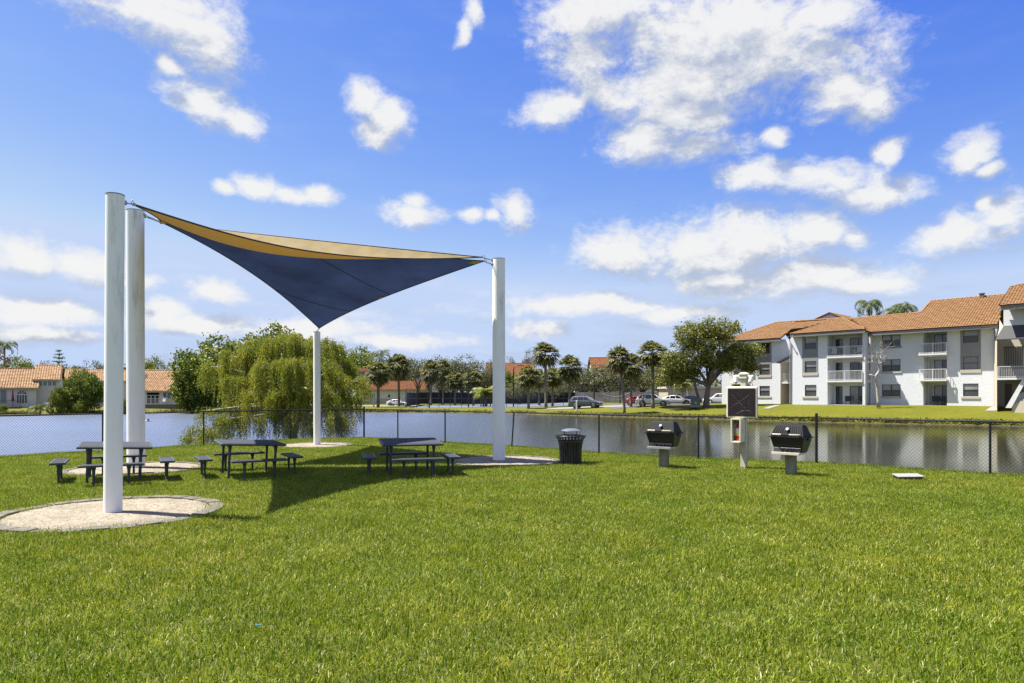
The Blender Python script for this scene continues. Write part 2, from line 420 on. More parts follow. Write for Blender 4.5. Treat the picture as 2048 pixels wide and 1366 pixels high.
def build_water():
    m, nt, out = new_mat('lake_water')
    tc = nt.nodes.new('ShaderNodeTexCoord')
    def nz(scale, st, det, rough):
        mp = nt.nodes.new('ShaderNodeMapping'); mp.inputs['Scale'].default_value = st; nt.links.new(tc.outputs['Object'], mp.inputs[0])
        n = nt.nodes.new('ShaderNodeTexNoise'); n.inputs['Scale'].default_value = scale; n.inputs['Detail'].default_value = det; n.inputs['Roughness'].default_value = rough
        nt.links.new(mp.outputs[0], n.inputs['Vector']); return n.outputs['Fac']
    a = nz(2.6, (1, 1.25, 1), 5, .6); calm = nz(.05, (1, 1.6, 1), 3, .5)
    st = nt.nodes.new('ShaderNodeMapRange'); nt.links.new(calm, st.inputs[0]); st.inputs[1].default_value = .38; st.inputs[2].default_value = .62; st.inputs[3].default_value = .35; st.inputs[4].default_value = 1.0
    # the sheltered right arm of the lake lies calmer
    sx = nt.nodes.new('ShaderNodeSeparateXYZ'); nt.links.new(tc.outputs['Object'], sx.inputs[0])
    cr = nt.nodes.new('ShaderNodeMapRange'); nt.links.new(sx.outputs[0], cr.inputs[0]); cr.inputs[1].default_value = -8; cr.inputs[2].default_value = 12; cr.inputs[3].default_value = 1.0; cr.inputs[4].default_value = .05
    mu = nt.nodes.new('ShaderNodeMath'); mu.operation = 'MULTIPLY'; nt.links.new(st.outputs[0], mu.inputs[0]); nt.links.new(cr.outputs[0], mu.inputs[1])
    bp = nt.nodes.new('ShaderNodeBump'); bp.inputs['Distance'].default_value = .05
    nt.links.new(mu.outputs[0], bp.inputs['Strength']); nt.links.new(a, bp.inputs['Height'])
    fr = nt.nodes.new('ShaderNodeFresnel'); fr.inputs['IOR'].default_value = 1.40; nt.links.new(bp.outputs[0], fr.inputs['Normal'])
    fm = nt.nodes.new('ShaderNodeMapRange'); nt.links.new(fr.outputs[0], fm.inputs[0]); fm.inputs[1].default_value = 0; fm.inputs[2].default_value = .62; fm.inputs[3].default_value = .06; fm.inputs[4].default_value = .86
    df = nt.nodes.new('ShaderNodeBsdfDiffuse'); df.inputs['Color'].default_value = (.050, .050, .022, 1)
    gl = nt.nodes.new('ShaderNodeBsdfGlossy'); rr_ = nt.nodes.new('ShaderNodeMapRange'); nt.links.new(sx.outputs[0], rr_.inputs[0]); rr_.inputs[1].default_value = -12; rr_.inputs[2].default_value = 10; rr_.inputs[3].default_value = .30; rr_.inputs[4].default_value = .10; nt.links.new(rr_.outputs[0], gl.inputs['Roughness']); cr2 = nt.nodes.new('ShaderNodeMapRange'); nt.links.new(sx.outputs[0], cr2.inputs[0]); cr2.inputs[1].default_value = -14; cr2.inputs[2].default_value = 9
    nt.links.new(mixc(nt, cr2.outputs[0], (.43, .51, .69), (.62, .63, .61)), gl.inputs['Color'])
    nt.links.new(bp.outputs[0], gl.inputs['Normal'])
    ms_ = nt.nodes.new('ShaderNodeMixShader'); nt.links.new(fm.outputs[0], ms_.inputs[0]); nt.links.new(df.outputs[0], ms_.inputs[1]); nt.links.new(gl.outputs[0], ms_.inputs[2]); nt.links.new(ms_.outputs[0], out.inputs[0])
    mb = MB(); mb.quad((-130,-30,WATER_Z),(100,-30,WATER_Z),(100,125,WATER_Z),(-130,125,WATER_Z))
    tag(mb.build('lake_water', m), kind='structure')

BEDS = [(-6.12,10.42,1.40),(-9.13,16.6,1.45),(-6.97,24.3,1.2),(-.22,18.5,1.45)]
# ------------------------------------------------------------------ grass: blade tufts scattered over the lawn (one object)
def build_grass():
    rg = np.random.default_rng(5)
    K, NB, half = 6, 260, .24
    V = []; Q = []; tile = []; rv = []; base = 0
    for k in range(K):
        px = rg.normal(0, half * .62, NB); py = rg.normal(0, half * .62, NB)
        L = rg.uniform(.028, .070, NB) * (1 + .35 * (rg.random(NB) < .12)); wd = rg.uniform(.0022, .0042, NB)
        az = rg.uniform(0, TAU, NB); lean = np.abs(rg.normal(.48, .36, NB)).clip(0, 1.35)
        fa = rg.uniform(0, TAU, NB); rr = rg.random(NB)
        straw = rg.random(NB) < .05
        rr = np.where(straw, .985, rr * .93)
        hx, hy = np.cos(az), np.sin(az); sx, sy = np.cos(fa), np.sin(fa)
        for t, wf in ((0, 1), (.55, .95), (1, .12)):
            r_ = np.sin(lean * (.45 + .75 * t)) * L * t; z_ = np.cos(lean * (.45 + .75 * t)) * L * t - .004 * (t == 0)
            for sg in (-1, 1):
                V.append(np.stack([px + hx * r_ + sg * sx * wd * wf, py + hy * r_ + sg * sy * wd * wf, z_], -1))
        n = NB; i = np.arange(n)
        b = base
        Q.append(np.stack([b + i, b + n + i, b + 3 * n + i, b + 2 * n + i], -1))
        Q.append(np.stack([b + 2 * n + i, b + 3 * n + i, b + 5 * n + i, b + 4 * n + i], -1))
        base += 6 * n
        tile += [np.full(6 * n, k)]; rv += [np.tile(rr, 6)]
    V = np.concatenate(V); Q = np.concatenate(Q); tile = np.concatenate(tile); rv = np.concatenate(rv)
    # scatter points
    sp = .235
    gx = np.arange(-24, 24, sp); gy = np.arange(2.3, 31.5, sp)
    X, Y = np.meshgrid(gx, gy); X = X.ravel() + rg.uniform(-.12, .12, X.size); Y = Y.ravel() + rg.uniform(-.12, .12, Y.size)
    ok = np.abs(X) < .80 * Y + 2.4
    s, near = lake_sd(X, Y); ok &= near & (-s > .9)
    for (bx, by, br) in BEDS:
        ok &= (X - bx) ** 2 + (Y - by) ** 2 > (br + .09) ** 2
    X = X[ok]; Y = Y[ok]; n = len(X); Z = hgt(X, Y)
    idx = rg.integers(0, K, n); rot = np.zeros((n, 3)); rot[:, 2] = rg.uniform(0, TAU, n)
    lump = np.sin(X * 1.9 + np.sin(Y * 1.3)) * np.sin(Y * 2.3 + 1.7 * np.sin(X * .9)); 
    sc = rg.uniform(.78, 1.15, n) * (1 + .16 * lump); s3 = np.stack([np.ones(n) * 1.06, np.ones(n) * 1.06, sc], -1)
    nt_ = len(V)
    me = bpy.data.meshes.new('lawn_grass')
    me.vertices.add(nt_ + n); me.vertices.foreach_set('co', np.concatenate([V, np.stack([X, Y, Z], -1)]).reshape(-1))
    me.loops.add(Q.size); me.loops.foreach_set('vertex_index', Q.reshape(-1).astype(np.int32))
    me.polygons.add(len(Q)); me.polygons.foreach_set('loop_start', np.arange(0, Q.size, 4, dtype=np.int32)); me.update(calc_edges=True)
    def at(name, typ, vals, key='value'):
        a = me.attributes.new(name, typ, 'POINT'); a.data.foreach_set(key, vals)
    pad = np.zeros(nt_)
    at('tile', 'INT', np.concatenate([tile, np.full(n, -1)]).astype(np.int32))
    at('pick', 'INT', np.concatenate([pad, idx]).astype(np.int32))
    at('turn', 'FLOAT_VECTOR', np.concatenate([np.zeros((nt_, 3)), rot]).reshape(-1).astype(np.float32), 'vector')
    at('size', 'FLOAT_VECTOR', np.concatenate([np.ones((nt_, 3)), s3]).reshape(-1).astype(np.float32), 'vector')
    at('tone', 'FLOAT', np.concatenate([rv, np.zeros(n)]).astype(np.float32))
    m, nt, out = new_mat('grass_blades')
    an = nt.nodes.new('ShaderNodeAttribute'); an.attribute_name = 'tone'; an.attribute_type = 'GEOMETRY'
    ge = nt.nodes.new('ShaderNodeNewGeometry')
    def wn(scale, det):
        n_ = nt.nodes.new('ShaderNodeTexNoise'); n_.inputs['Scale'].default_value = scale; n_.inputs['Detail'].default_value = det
        nt.links.new(ge.outputs['Position'], n_.inputs['Vector']); return n_.outputs['Fac']
    c = ramp(nt, an.outputs['Fac'], [(0, (.075, .130, .009)), (.35, (.160, .222, .013)), (.7, (.255, .300, .022)), (.93, (.36, .355, .045)), (.97, (.55, .49, .24))])
    c = mixc(nt, .75, c, ramp(nt, wn(.33, 3), [(.33, (.82, .92, .75)), (.67, (1.16, 1.06, 1.05))]), 'MULTIPLY')
    c = mixc(nt, .8, c, ramp(nt, wn(1.7, 4), [(.3, (.66, .76, .62)), (.7, (1.26, 1.18, 1.25))]), 'MULTIPLY')
    bsdf(nt, out, c, .45, spec=.28, transl=.40)
    me.materials.append(m)
    o = bpy.data.objects.new('lawn_grass', me); COL.objects.link(o)
    tag(o, 'thick bright green lawn grass in front of the chain link fence', 'grass', kind='stuff')
    g = bpy.data.node_groups.new('grass_scatter', 'GeometryNodeTree')
    g.interface.new_socket('Geometry', in_out='INPUT', socket_type='NodeSocketGeometry'); g.interface.new_socket('Geometry', in_out='OUTPUT', socket_type='NodeSocketGeometry')
    gi = g.nodes.new('NodeGroupInput'); go = g.nodes.new('NodeGroupOutput')
    def attr(name, typ):
        a = g.nodes.new('GeometryNodeInputNamedAttribute'); a.data_type = typ; a.inputs['Name'].default_value = name; return a.outputs['Attribute']
    def sep(k):
        cp = g.nodes.new('FunctionNodeCompare'); cp.data_type = 'INT'; cp.operation = 'EQUAL'
        g.links.new(attr('tile', 'INT'), cp.inputs[2]); cp.inputs[3].default_value = k
        s_ = g.nodes.new('GeometryNodeSeparateGeometry'); s_.domain = 'POINT'
        g.links.new(gi.outputs[0], s_.inputs[0]); g.links.new(cp.outputs[0], s_.inputs['Selection']); return s_.outputs[0]
    gti = g.nodes.new('GeometryNodeGeometryToInstance')
    for k in reversed(range(K)): g.links.new(sep(k), gti.inputs[0])
    iop = g.nodes.new('GeometryNodeInstanceOnPoints')
    g.links.new(sep(-1), iop.inputs['Points']); g.links.new(gti.outputs[0], iop.inputs['Instance'])
    iop.inputs['Pick Instance'].default_value = True
    g.links.new(attr('pick', 'INT'), iop.inputs['Instance Index'])
    er = g.nodes.new('FunctionNodeEulerToRotation'); g.links.new(attr('turn', 'FLOAT_VECTOR'), er.inputs[0]); g.links.new(er.outputs[0], iop.inputs['Rotation'])
    g.links.new(attr('size', 'FLOAT_VECTOR'), iop.inputs['Scale']); g.links.new(iop.outputs[0], go.inputs[0])
    md = o.modifiers.new('scatter', 'NODES'); md.node_group = g
    print('grass tufts', n, 'blades', n * NB)

build_ground(); build_water(); build_grass()

# ------------------------------------------------------------------ gravel beds with paver edging
def build_beds():
    m, nt, out = new_mat('gravel')
    v = nt.nodes.new('ShaderNodeTexVoronoi'); v.inputs['Scale'].default_value = 42
    tc = nt.nodes.new('ShaderNodeTexCoord'); nt.links.new(tc.outputs['Object'], v.inputs['Vector'])
    sx = nt.nodes.new('ShaderNodeSeparateColor'); nt.links.new(v.outputs['Color'], sx.inputs[0])
    c = ramp(nt, sx.outputs[0], [(0, (.15, .125, .09)), (.4, (.26, .23, .18)), (1, (.32, .295, .245))])
    c = mixc(nt, .8, c, ramp(nt, nnoise(nt, 2.2, 5, .65), [(.3, (.66, .6, .5)), (.6, (1.05, 1.03, 1.0))]), 'MULTIPLY')
    bsdf(nt, out, c, .9, spec=.2, bumpfac=v.outputs['Distance'], bump=.9, dist=.02)
    brick = M('paver_edging', (.108, .096, .080), .85, var=.3, scale=5, bump=.4, bscale=60)
    labels = ['ring of grey brown pavers around the nearest thick white pole', 'ring of pavers around the second thick pole behind the left picnic table', 'thin edging ring around the slim short pole by the weeping tree', 'edging ring around the white pole near the trash can']
    rg = random.Random(3)
    for i, (bx, by, r) in enumerate(BEDS):
        mb = MB(); n = 64
        rings = [(0, .0), (.35, .02), (.7, .012), (.93, -.005), (1.0, -.04)]
        vs = [(bx, by, .035)]; fs = []
        for k, (q, dz) in enumerate(rings[1:]):
            for j in range(n):
                a = TAU * j / n; rr = r * q
                vs.append((bx + rr * math.cos(a), by + rr * math.sin(a), .03 + dz * .6 + rg.uniform(-.006, .006)))
        for j in range(n): fs.append((0, 1 + j, 1 + (j + 1) % n))
        for k in range(len(rings) - 2):
            for j in range(n):
                a = 1 + k * n; fs.append((a + j, a + n + j, a + n + (j + 1) % n, a + (j + 1) % n))
        mb.add(vs, fs)
        tag(mb.build('gravel', m, smooth=True), ['pale gravel around the foot of the nearest tall pole','pale gravel around the pole behind the left table','pale gravel around the slim pole by the weeping tree','pale gravel around the pole beside the trash can'][i], 'gravel', kind='stuff')
        e = MB(); k = 30 if i == 0 else 26; w = .21 if i == 0 else .12
        for j in range(k):
            a0 = TAU * j / k + .006; a1 = TAU * (j + 1) / k - .006; h = .036 + rg.uniform(-.008, .01); r0 = r - .02 + rg.uniform(-.008, .008); r1 = r0 + w
            def ring(rr, z): return [(bx + rr * math.cos(a), by + rr * math.sin(a), z) for a in (a0, a1)]
            A = ring(r0, -.05); B = ring(r1, -.05); C_ = ring(r0, h); D = ring(r1, h)
            e.hexa([A[0], B[0], B[1], A[1]], [C_[0], D[0], D[1], C_[1]])
        tag(e.build('paver_edging', brick, bevel=.006, seg=1), labels[i], 'edging', 'edgings round the gravel beds')
build_beds()
# ------------------------------------------------------------------ sail poles
def pole_mat():
    m, nt, out = new_mat('pole_paint')
    tc = nt.nodes.new('ShaderNodeTexCoord')
    sx = nt.nodes.new('ShaderNodeSeparateXYZ'); nt.links.new(tc.outputs['Object'], sx.inputs[0])
    st = nnoise(nt, 5.0, 6, .65, stretch=(1, 1, .16)); fine = nnoise(nt, 22, 5, .7, stretch=(1, 1, .5))
    up = nt.nodes.new('ShaderNodeMapRange'); nt.links.new(sx.outputs[2], up.inputs[0]); up.inputs[1].default_value = .5; up.inputs[2].default_value = 4.6; up.inputs[3].default_value = .12; up.inputs[4].default_value = 1
    # rain dirt runs down the side under the fixings
    side = nt.nodes.new('ShaderNodeMapRange'); nt.links.new(sx.outputs[0], side.inputs[0]); side.inputs[1].default_value = -.03; side.inputs[2].default_value = .06
    a = nt.nodes.new('ShaderNodeMapRange'); nt.links.new(st, a.inputs[0]); a.inputs[1].default_value = .50; a.inputs[2].default_value = .68
    mu = nt.nodes.new('ShaderNodeMath'); mu.operation = 'MULTIPLY'; nt.links.new(a.outputs[0], mu.inputs[0]); nt.links.new(up.outputs[0], mu.inputs[1])
    m2 = nt.nodes.new('ShaderNodeMath'); m2.operation = 'MULTIPLY'; nt.links.new(mu.outputs[0], m2.inputs[0]); nt.links.new(side.outputs[0], m2.inputs[1])
    m3 = nt.nodes.new('ShaderNodeMath'); m3.operation = 'MULTIPLY'; nt.links.new(m2.outputs[0], m3.inputs[0]); nt.links.new(fine, m3.inputs[1])
    c = mixc(nt, m3.outputs[0], ramp(nt, nnoise(nt, 1.5, 4, .6), [(.3, (.82, .82, .79)), (.7, (.85, .85, .82))]), (.10, .085, .05))
    bsdf(nt, out, c, .38, spec=.45)
    return m
POLE = pole_mat()
STEEL = M('galvanised_steel', (.32, .32, .31), .45, .8, var=.2)
POLES = [  # base x, y, radius, height, top lean x, label
 (-6.035,10.32,.128,4.82,.035,'tallest looking thick white sail pole, standing in the nearest gravel bed'),
 (-9.20,16.70,.202,6.30,-.02,'thick white pole with brown stains, right behind the left picnic table'),
 (-6.94,24.30,.122,4.04,-.01,'slim short white pole under the lowest corner of the blue sail'),
 (-.355,18.60,.172,5.50,-.005,'thick white pole holding the right corners of both sails beside the trash can')]
TOP = []
for i, (x, y, r, h, lean, lab) in enumerate(POLES):
    t = thing('sail_pole', lab, 'pole', (x, y, 0), 0, 'steel poles carrying the shade sails')
    mb = MB(); n = 32; vs = []; fs = []
    for k, (rr, z) in enumerate([(r, -.3), (r, .4), (r, h * .5), (r, h - .004), (r - .012, h)]):
        for j in range(n):
            a = TAU * j / n; vs.append((rr * math.cos(a) + lean * z / h, rr * math.sin(a), z))
    for k in range(4):
        for j in range(n): fs.append((k * n + j, k * n + (j + 1) % n, (k + 1) * n + (j + 1) % n, (k + 1) * n + j))
    mb.add(vs, fs); mb.build('column', POLE, t, smooth=R(40))
    c = MB(); c.lathe([(r + .004, h + .001), (r + .004, h + .012), (r * .3, h + .02)], 32, (lean, 0, 0)); c.build('cap', STEEL, t)
    TOP.append(Vector((x + lean, y, h)))

# ------------------------------------------------------------------ shade sails
def bez_tri(A, B, C, a, b, c, bow, sag, esag):
    P = A * a + B * b + C * c
    for (P1, P2, P3, u, v, w, d, es) in ((A, B, C, a, b, c, bow[0], esag[0]), (B, C, A, b, c, a, bow[1], esag[1]), (C, A, B, c, a, b, bow[2], esag[2])):
        inn = (P3 - (P1 + P2) / 2); inn = inn / inn.length
        k = 4 * u * v * (1 - w) ** 1.5 * (1 + .32 * (u - v))
        P = P + inn * d * k - Vector((0, 0, es)) * k
    return P - Vector((0, 0, sag)) * 27 * a * b * c
def fabric(name, top, under, tr, speck):
    m, nt, out = new_mat(name)
    f = nnoise(nt, 3.0, 5, .6, stretch=(1, .25, 1)); g_ = nnoise(nt, 160, 2, .6); st = nnoise(nt, .42, 5, .62)
    c = ramp(nt, f, [(.3, tuple(q * .82 for q in top)), (.7, tuple(q * 1.12 for q in top))])
    c = mixc(nt, .5, c, ramp(nt, g_, [(.3, (.62, .62, .62)), (.7, (1.3, 1.3, 1.3))]), 'MULTIPLY')
    # old damp stains
    c = mixc(nt, .9, c, ramp(nt, st, [(.30, (.62, .6, .6)), (.62, (1, 1, 1))]) if speck else (1, 1, 1), 'MULTIPLY')
    b = nt.nodes.new('ShaderNodeBsdfPrincipled'); nt.links.new(c, b.inputs['Base Color']); b.inputs['Roughness'].default_value = .8; b.inputs['Specular IOR Level'].default_value = .2
    t = nt.nodes.new('ShaderNodeBsdfTranslucent'); t.inputs['Color'].default_value = (*under, 1)
    tm = mixc(nt, .6, under, ramp(nt, g_, [(.3, (.75, .75, .75)), (.7, (1.2, 1.2, 1.2))]), 'MULTIPLY'); 
    if speck: tm = mixc(nt, .9, tm, ramp(nt, st, [(.30, (.45, .43, .43)), (.62, (1, 1, 1))]), 'MULTIPLY')
    nt.links.new(tm, t.inputs['Color'])
    mx = nt.nodes.new('ShaderNodeMixShader'); mx.inputs[0].default_value = tr
    nt.links.new(b.outputs[0], mx.inputs[1]); nt.links.new(t.outputs[0], mx.inputs[2]); nt.links.new(mx.outputs[0], out.inputs[0])
    return m
def sail(name, label, A, B, C, bow, sag, esag, mat, hem, seams, ends, patch=None):
    t = thing(name, label, 'shade sail', tuple(A), 0, 'shade sails')
    n = 26; idx = {}; vs = []; fs = []
    f = lambda a, b: bez_tri(A, B, C, a, b, 1 - a - b, bow, sag, esag) - A
    for i in range(n + 1):
        for j in range(n + 1 - i):
            idx[(i, j)] = len(vs); vs.append(f(i / n, j / n))
    for i in range(n):
        for j in range(n - i):
            fs.append((idx[(i, j)], idx[(i + 1, j)], idx[(i, j + 1)]))
            if j < n - i - 1: fs.append((idx[(i + 1, j)], idx[(i + 1, j + 1)], idx[(i, j + 1)]))
    mb = MB(); mb.add(vs, fs); mb.build('canopy', mat, t, smooth=True)
    for e in ((1, 0, 0, 1), (0, 1, 0, 0), (0, 0, 1, 0)):
        h = MB(); h.tube([f(e[0] + (e[2] - e[0]) * k / 30, e[1] + (e[3] - e[1]) * k / 30) for k in range(31)], .017, 6); h.build('hem', hem, t, smooth=True)
    for (a0, b0, a1, b1) in seams:
        s = MB(); s.tube([f(a0 + (a1 - a0) * k / 24, b0 + (b1 - b0) * k / 24) - Vector((0, 0, .004)) for k in range(25)], .012, 5); s.build('seam', hem, t, smooth=True)
    for P0, P1 in ends:
        P0 = P0 - A; P1 = P1 - A; d = (P1 - P0); u = d.normalized(); s_ = u.cross(Vector((0, 0, 1))).normalized()
        k = MB()
        k.tube([P0, P0 + d * .35], .012, 6); k.tube([P0 + d * .65, P1], .012, 6)
        k.tube([P0 + d * .3 + s_ * .03, P0 + d * .7 + s_ * .03], .007, 6); k.tube([P0 + d * .3 - s_ * .03, P0 + d * .7 - s_ * .03], .007, 6)
        k.tube([P0 + d * .12 + Vector((0, 0, .0)), P0 + d * .1 + Vector((0, 0, .05)), P0 + d * .22 + Vector((0, 0, .07)), P0 + d * .3 + Vector((0, 0, .03)), P0 + d * .3], .006, 6)
        k.lathe([(.03, -.03), (.03, .03)], 10, tuple(P1)); k.lathe([(.024, -.02), (.024, .02)], 10, tuple(P0))
        k.build('shackle', STEEL, t, smooth=R(40))
    if patch:
        for (i0, j0, pl) in patch:
            p = MB(); pv = [f(*q) - Vector((0, 0, .012)) for q in pl]; p.quad(*pv); p.quad(*reversed([f(*q) + Vector((0, 0, .012)) for q in pl])); p.build('corner_patch', M('webbing', (.42, .34, .10), .8), t)
    return t
def toward(pole, target, r, dz):
    p = TOP[pole]; d = Vector((target.x - p.x, target.y - p.y, 0)).normalized()
    return Vector((p.x, p.y, p.z - dz)) + d * r
cen = Vector((-5.5, 17.3, 0))
e1 = toward(0, TOP[3], .14, .08); e2a = toward(1, cen, .21, .08); e2b = toward(1, TOP[2] * .5 + TOP[3] * .5, .21, .10); e3 = toward(2, cen, .02, -.08); e4a = toward(3, cen, .18, .04); e4b = toward(3, cen, .18, .16)
c1 = PX(268, 10.75, ZY(409, 10.75)); c2a = PX(322, 17.4, ZY(446, 17.4)); c2b = PX(322, 17.75, ZY(444, 17.75))
c3 = Vector((TOP[2].x + .10, TOP[2].y - .06, TOP[2].z + .13)); c4a = PX(963, 18.2, ZY(514.5, 18.2)); c4b = PX(968, 18.25, ZY(522, 18.25))
tan = fabric('tan_fabric', (.33, .26, .135), (.130, .070, .015), .42, False)
blue = fabric('blue_fabric', (.030, .040, .074), (.017, .027, .066), .42, True)
HEM = M('dark_hem', (.035, .035, .04), .7)
sail('shade_sail', 'tan triangular shade sail, orange on its underside, above the blue one', c1, c2a, c4a, (.12, .18, 1.40), .40, (.02, .03, .36), tan, HEM, [(.44, .56, .30, .30)], [(c1, e1), (c4a, e4a), (c2a, e2a)])
sail('shade_sail', 'dark blue triangular shade sail sloping down to the slim short pole', c2b, c3, c4b, (.55, .22, .12), .10, (.05, .0, .02), blue, HEM, [(.36, .64, .0, .48), (.62, .0, .0, .46)][1:] + [(.44, .56, .0, .72)], [(c4b, e4b), (c2b, e2b), (c3, Vector((TOP[2].x, TOP[2].y, TOP[2].z + .01)))],
     patch=[(0, 0, [(0, 0), (.035, 0), (.028, .028), (0, .035)]), (0, 0, [(.0, .52), (.022, .515), (.018, .49), (.0, .49)])])

# ------------------------------------------------------------------ picnic tables and benches
COAT = M('coated_steel', (.046, .052, .065), .5, var=.18, scale=9, spec=.35, bump=.15, bscale=180, dist=.002)
COATD = M('coated_mesh', (.045, .050, .062), .75, var=.3, scale=220, spec=.15)
def rim(mb, w, d, h, z, b=.035):
    for sx in (-1, 1): mb.box((sx * (w / 2 - b / 2), 0, z), (b, d, h))
    for sy in (-1, 1): mb.box((0, sy * (d / 2 - b / 2), z), (w - 2 * b, b, h))
def make_table():
    t = thing('picnic_table', 'x', 'picnic table', (0, 0, 0))
    w, d, z = 1.34, 1.30, .76
    mb = MB(); mb.box((0, 0, z - .024), (w, d, .048)); mb.build('tabletop', COAT, t, bevel=.018)
    mb = MB(); mb.box((0, 0, z + .001), (w - .09, d - .09, .006))
    for k in range(24): mb.box((-(w - .14) / 2 + (w - .14) * k / 23, 0, z + .0055), (.020, d - .12, .005))
    mb.build('mesh_insert', COATD, t)
    for sx in (-1, 1):
        for sy in (-1, 1):
            l = MB(); l.tube([(sx * .47, sy * .5, -.3), (sx * .47, sy * .5, z - .2), (sx * .47, sy * .5, z - .13), (sx * .47, sy * .5, z - .05)], [.027, .027, .034, .045], 12); l.build('leg', COAT, t, smooth=R(40))
    for sx in (-1, 1):
        b = MB(); b.box((sx * .47, 0, z - .07), (.05, 1.04, .03)); b.build('support_rail', COAT, t)
    return t
def make_bench():
    t = thing('bench', 'x', 'bench', (0, 0, 0))
    w, d, z = 1.12, .27, .44
    mb = MB(); rim(mb, w, d, .045, z - .0225, .03); mb.box((0, 0, z - .03), (w - .06, d - .06, .012)); mb.build('seat', COAT, t, bevel=.008, seg=2)
    mb = MB()
    for k in range(7): mb.box((0, -(d - .09) / 2 + (d - .09) * k / 6, z - .008), (w - .07, .017, .012))
    mb.build('seat_slats', COAT, t)
    for sx in (-1, 1):
        l = MB(); l.tube([(sx * .30, 0, -.3), (sx * .30, 0, z - .26), (sx * .30, 0, z - .12), (sx * .30, 0, z - .04)], [.024, .024, .03, .05], 10); l.build('leg', COAT, t, smooth=R(40))
    return t
TABLES = [(-8.42, 14.45, 29, -2.2, 1.3, 'picnic table half hidden by the nearest white pole'), (-5.88, 15.2, 30, -2.4, .6, 'picnic table on the edge of the sail shade, between the other two'), (-2.32, 15.5, 15, 0, 2.4, 'picnic table fully in the shade, nearest to the trash can')]
def gp(px, py): 
    Y = GY(py, .05); return ((px - CX) / F * Y, Y)
def mid(a, b): return ((a[0] + b[0]) / 2, (a[1] + b[1]) / 2)
BENCHES = [
 (mid(gp(117,962.7), gp(122,955)), 0, 90, 'end bench at the far left, nearest to the left edge of the lawn'), (mid(gp(193,967), gp(253,968)), 0, 0, 'front bench of the table behind the nearest pole, crossed by that pole'), (mid(gp(332,960), gp(334,948)), 0, 90, 'bench between the left table and the middle table, nearer the left one'), (mid(gp(212,946), gp(262,945)), 0, 0, 'back bench between the left table and the stained thick pole'),
 (mid(gp(402,947), gp(411,954)), 1, 90, 'left end bench of the middle table, sunlit pale on top'), (mid(gp(494,957), gp(544,955)), 1, 0, 'front bench of the middle table, at the edge of the shade'), (mid(gp(455,939), gp(501,936.5)), 1, 0, 'back bench of the middle table, towards the weeping tree'), (mid(gp(577,940), gp(590,946)), 1, 90, 'right end bench of the middle table'),
 (mid(gp(735,941), gp(741,950)), 2, 90, 'left end bench of the shaded table by the trash can'), (mid(gp(812,953.5), gp(860,953)), 2, 0, 'front bench of the shaded table by the trash can'), (mid(gp(784,938), gp(829,938)), 2, 0, 'back bench of the shaded table, towards the fence'), (mid(gp(895,939.5), gp(907,948)), 2, 90, 'right end bench of the shaded table, nearest the trash can')]
tb = None
for (x, y, rz, ry, rx, lab) in TABLES:
    if tb is None: tb = make_table(); o = tb
    else: o = copy_tree(tb)
    o.location = (x, y, 0); o.rotation_euler = (R(rx), R(-ry), R(rz)); tag(o, lab, None, 'square steel picnic tables')
bn = None
for ((x, y), ti, a, lab) in BENCHES:
    if bn is None: bn = make_bench(); o = bn
    else: o = copy_tree(bn)
    o.location = (x, y, 0); o.rotation_euler = (0, 0, R(TABLES[ti][2] + a)); tag(o, lab, None, 'benches around the picnic tables')

# ------------------------------------------------------------------ trash can
def trash():
    t = thing('trash_can', 'black slatted steel trash can with a domed bonnet lid', 'trash can', (*gp(1141, 925), 0), R(10))
    BL = M('black_powder_coat', (.012, .012, .014), .38, var=.3, spec=.5)
    prof = [(0, .285), (.40, .292), (.55, .31), (.66, .345), (.735, .395)]
    zs = [p[0] for p in prof]; rs = [p[1] for p in prof]
    mb = MB(); n = 26
    for k in range(n):
        a = TAU * k / n; h = .042
        for i in range(9):
            z0, z1 = .735 * i / 9, .735 * (i + 1) / 9
            r0, r1 = np.interp(z0, zs, rs), np.interp(z1, zs, rs)
            def p(r, z, s, q): return (r * math.cos(a) - s * math.sin(a) + 0 * q, r * math.sin(a) + s * math.cos(a), z)
            mb.hexa([p(r0 - .008, z0, -h / 2, 0), p(r0, z0, -h / 2, 0), p(r0, z0, h / 2, 0), p(r0 - .008, z0, h / 2, 0)], [p(r1 - .008, z1, -h / 2, 0), p(r1, z1, -h / 2, 0), p(r1, z1, h / 2, 0), p(r1 - .008, z1, h / 2, 0)])
    mb.build('slats', BL, t)
    for z, r in ((.03, .29), (.60, .335)):
        mb = MB(); mb.lathe([(r - .02, z - .02), (r - .008, z - .02), (r - .008, z + .02), (r - .02, z + .02), (r - .02, z - .02)], 40, close=False); mb.build('hoop', BL, t)
    mb = MB(); mb.tube([(.40 * math.cos(TAU * k / 40), .40 * math.sin(TAU * k / 40), .742) for k in range(41)], .017, 8, cap=False); mb.build('rim', BL, t, smooth=True)
    mb = MB(); mb.lathe([(.255, .02), (.262, .58), (.27, .585), (.25, .585), (.245, .04)], 32); mb.build('liner', BL, t, smooth=R(40))
    mb = MB(); mb.lathe([(.252, .862), (.255, .872), (.22, .90), (.14, .925), (.05, .935), (.0, .937)], 32, close=False); mb.lathe([(.252, .862), (.0, .868)], 32, close=False); mb.build('bonnet', M('bonnet_grey', (.10, .115, .14), .3, spec=.6), t, smooth=R(40))
    for k in range(4):
        a = TAU * k / 4 + .5; mb = MB(); mb.tube([(.30 * math.cos(a), .30 * math.sin(a), .70), (.22 * math.cos(a), .22 * math.sin(a), .74), (.22 * math.cos(a), .22 * math.sin(a), .868)], .008, 6); mb.build('bonnet_bracket', BL, t)
trash()

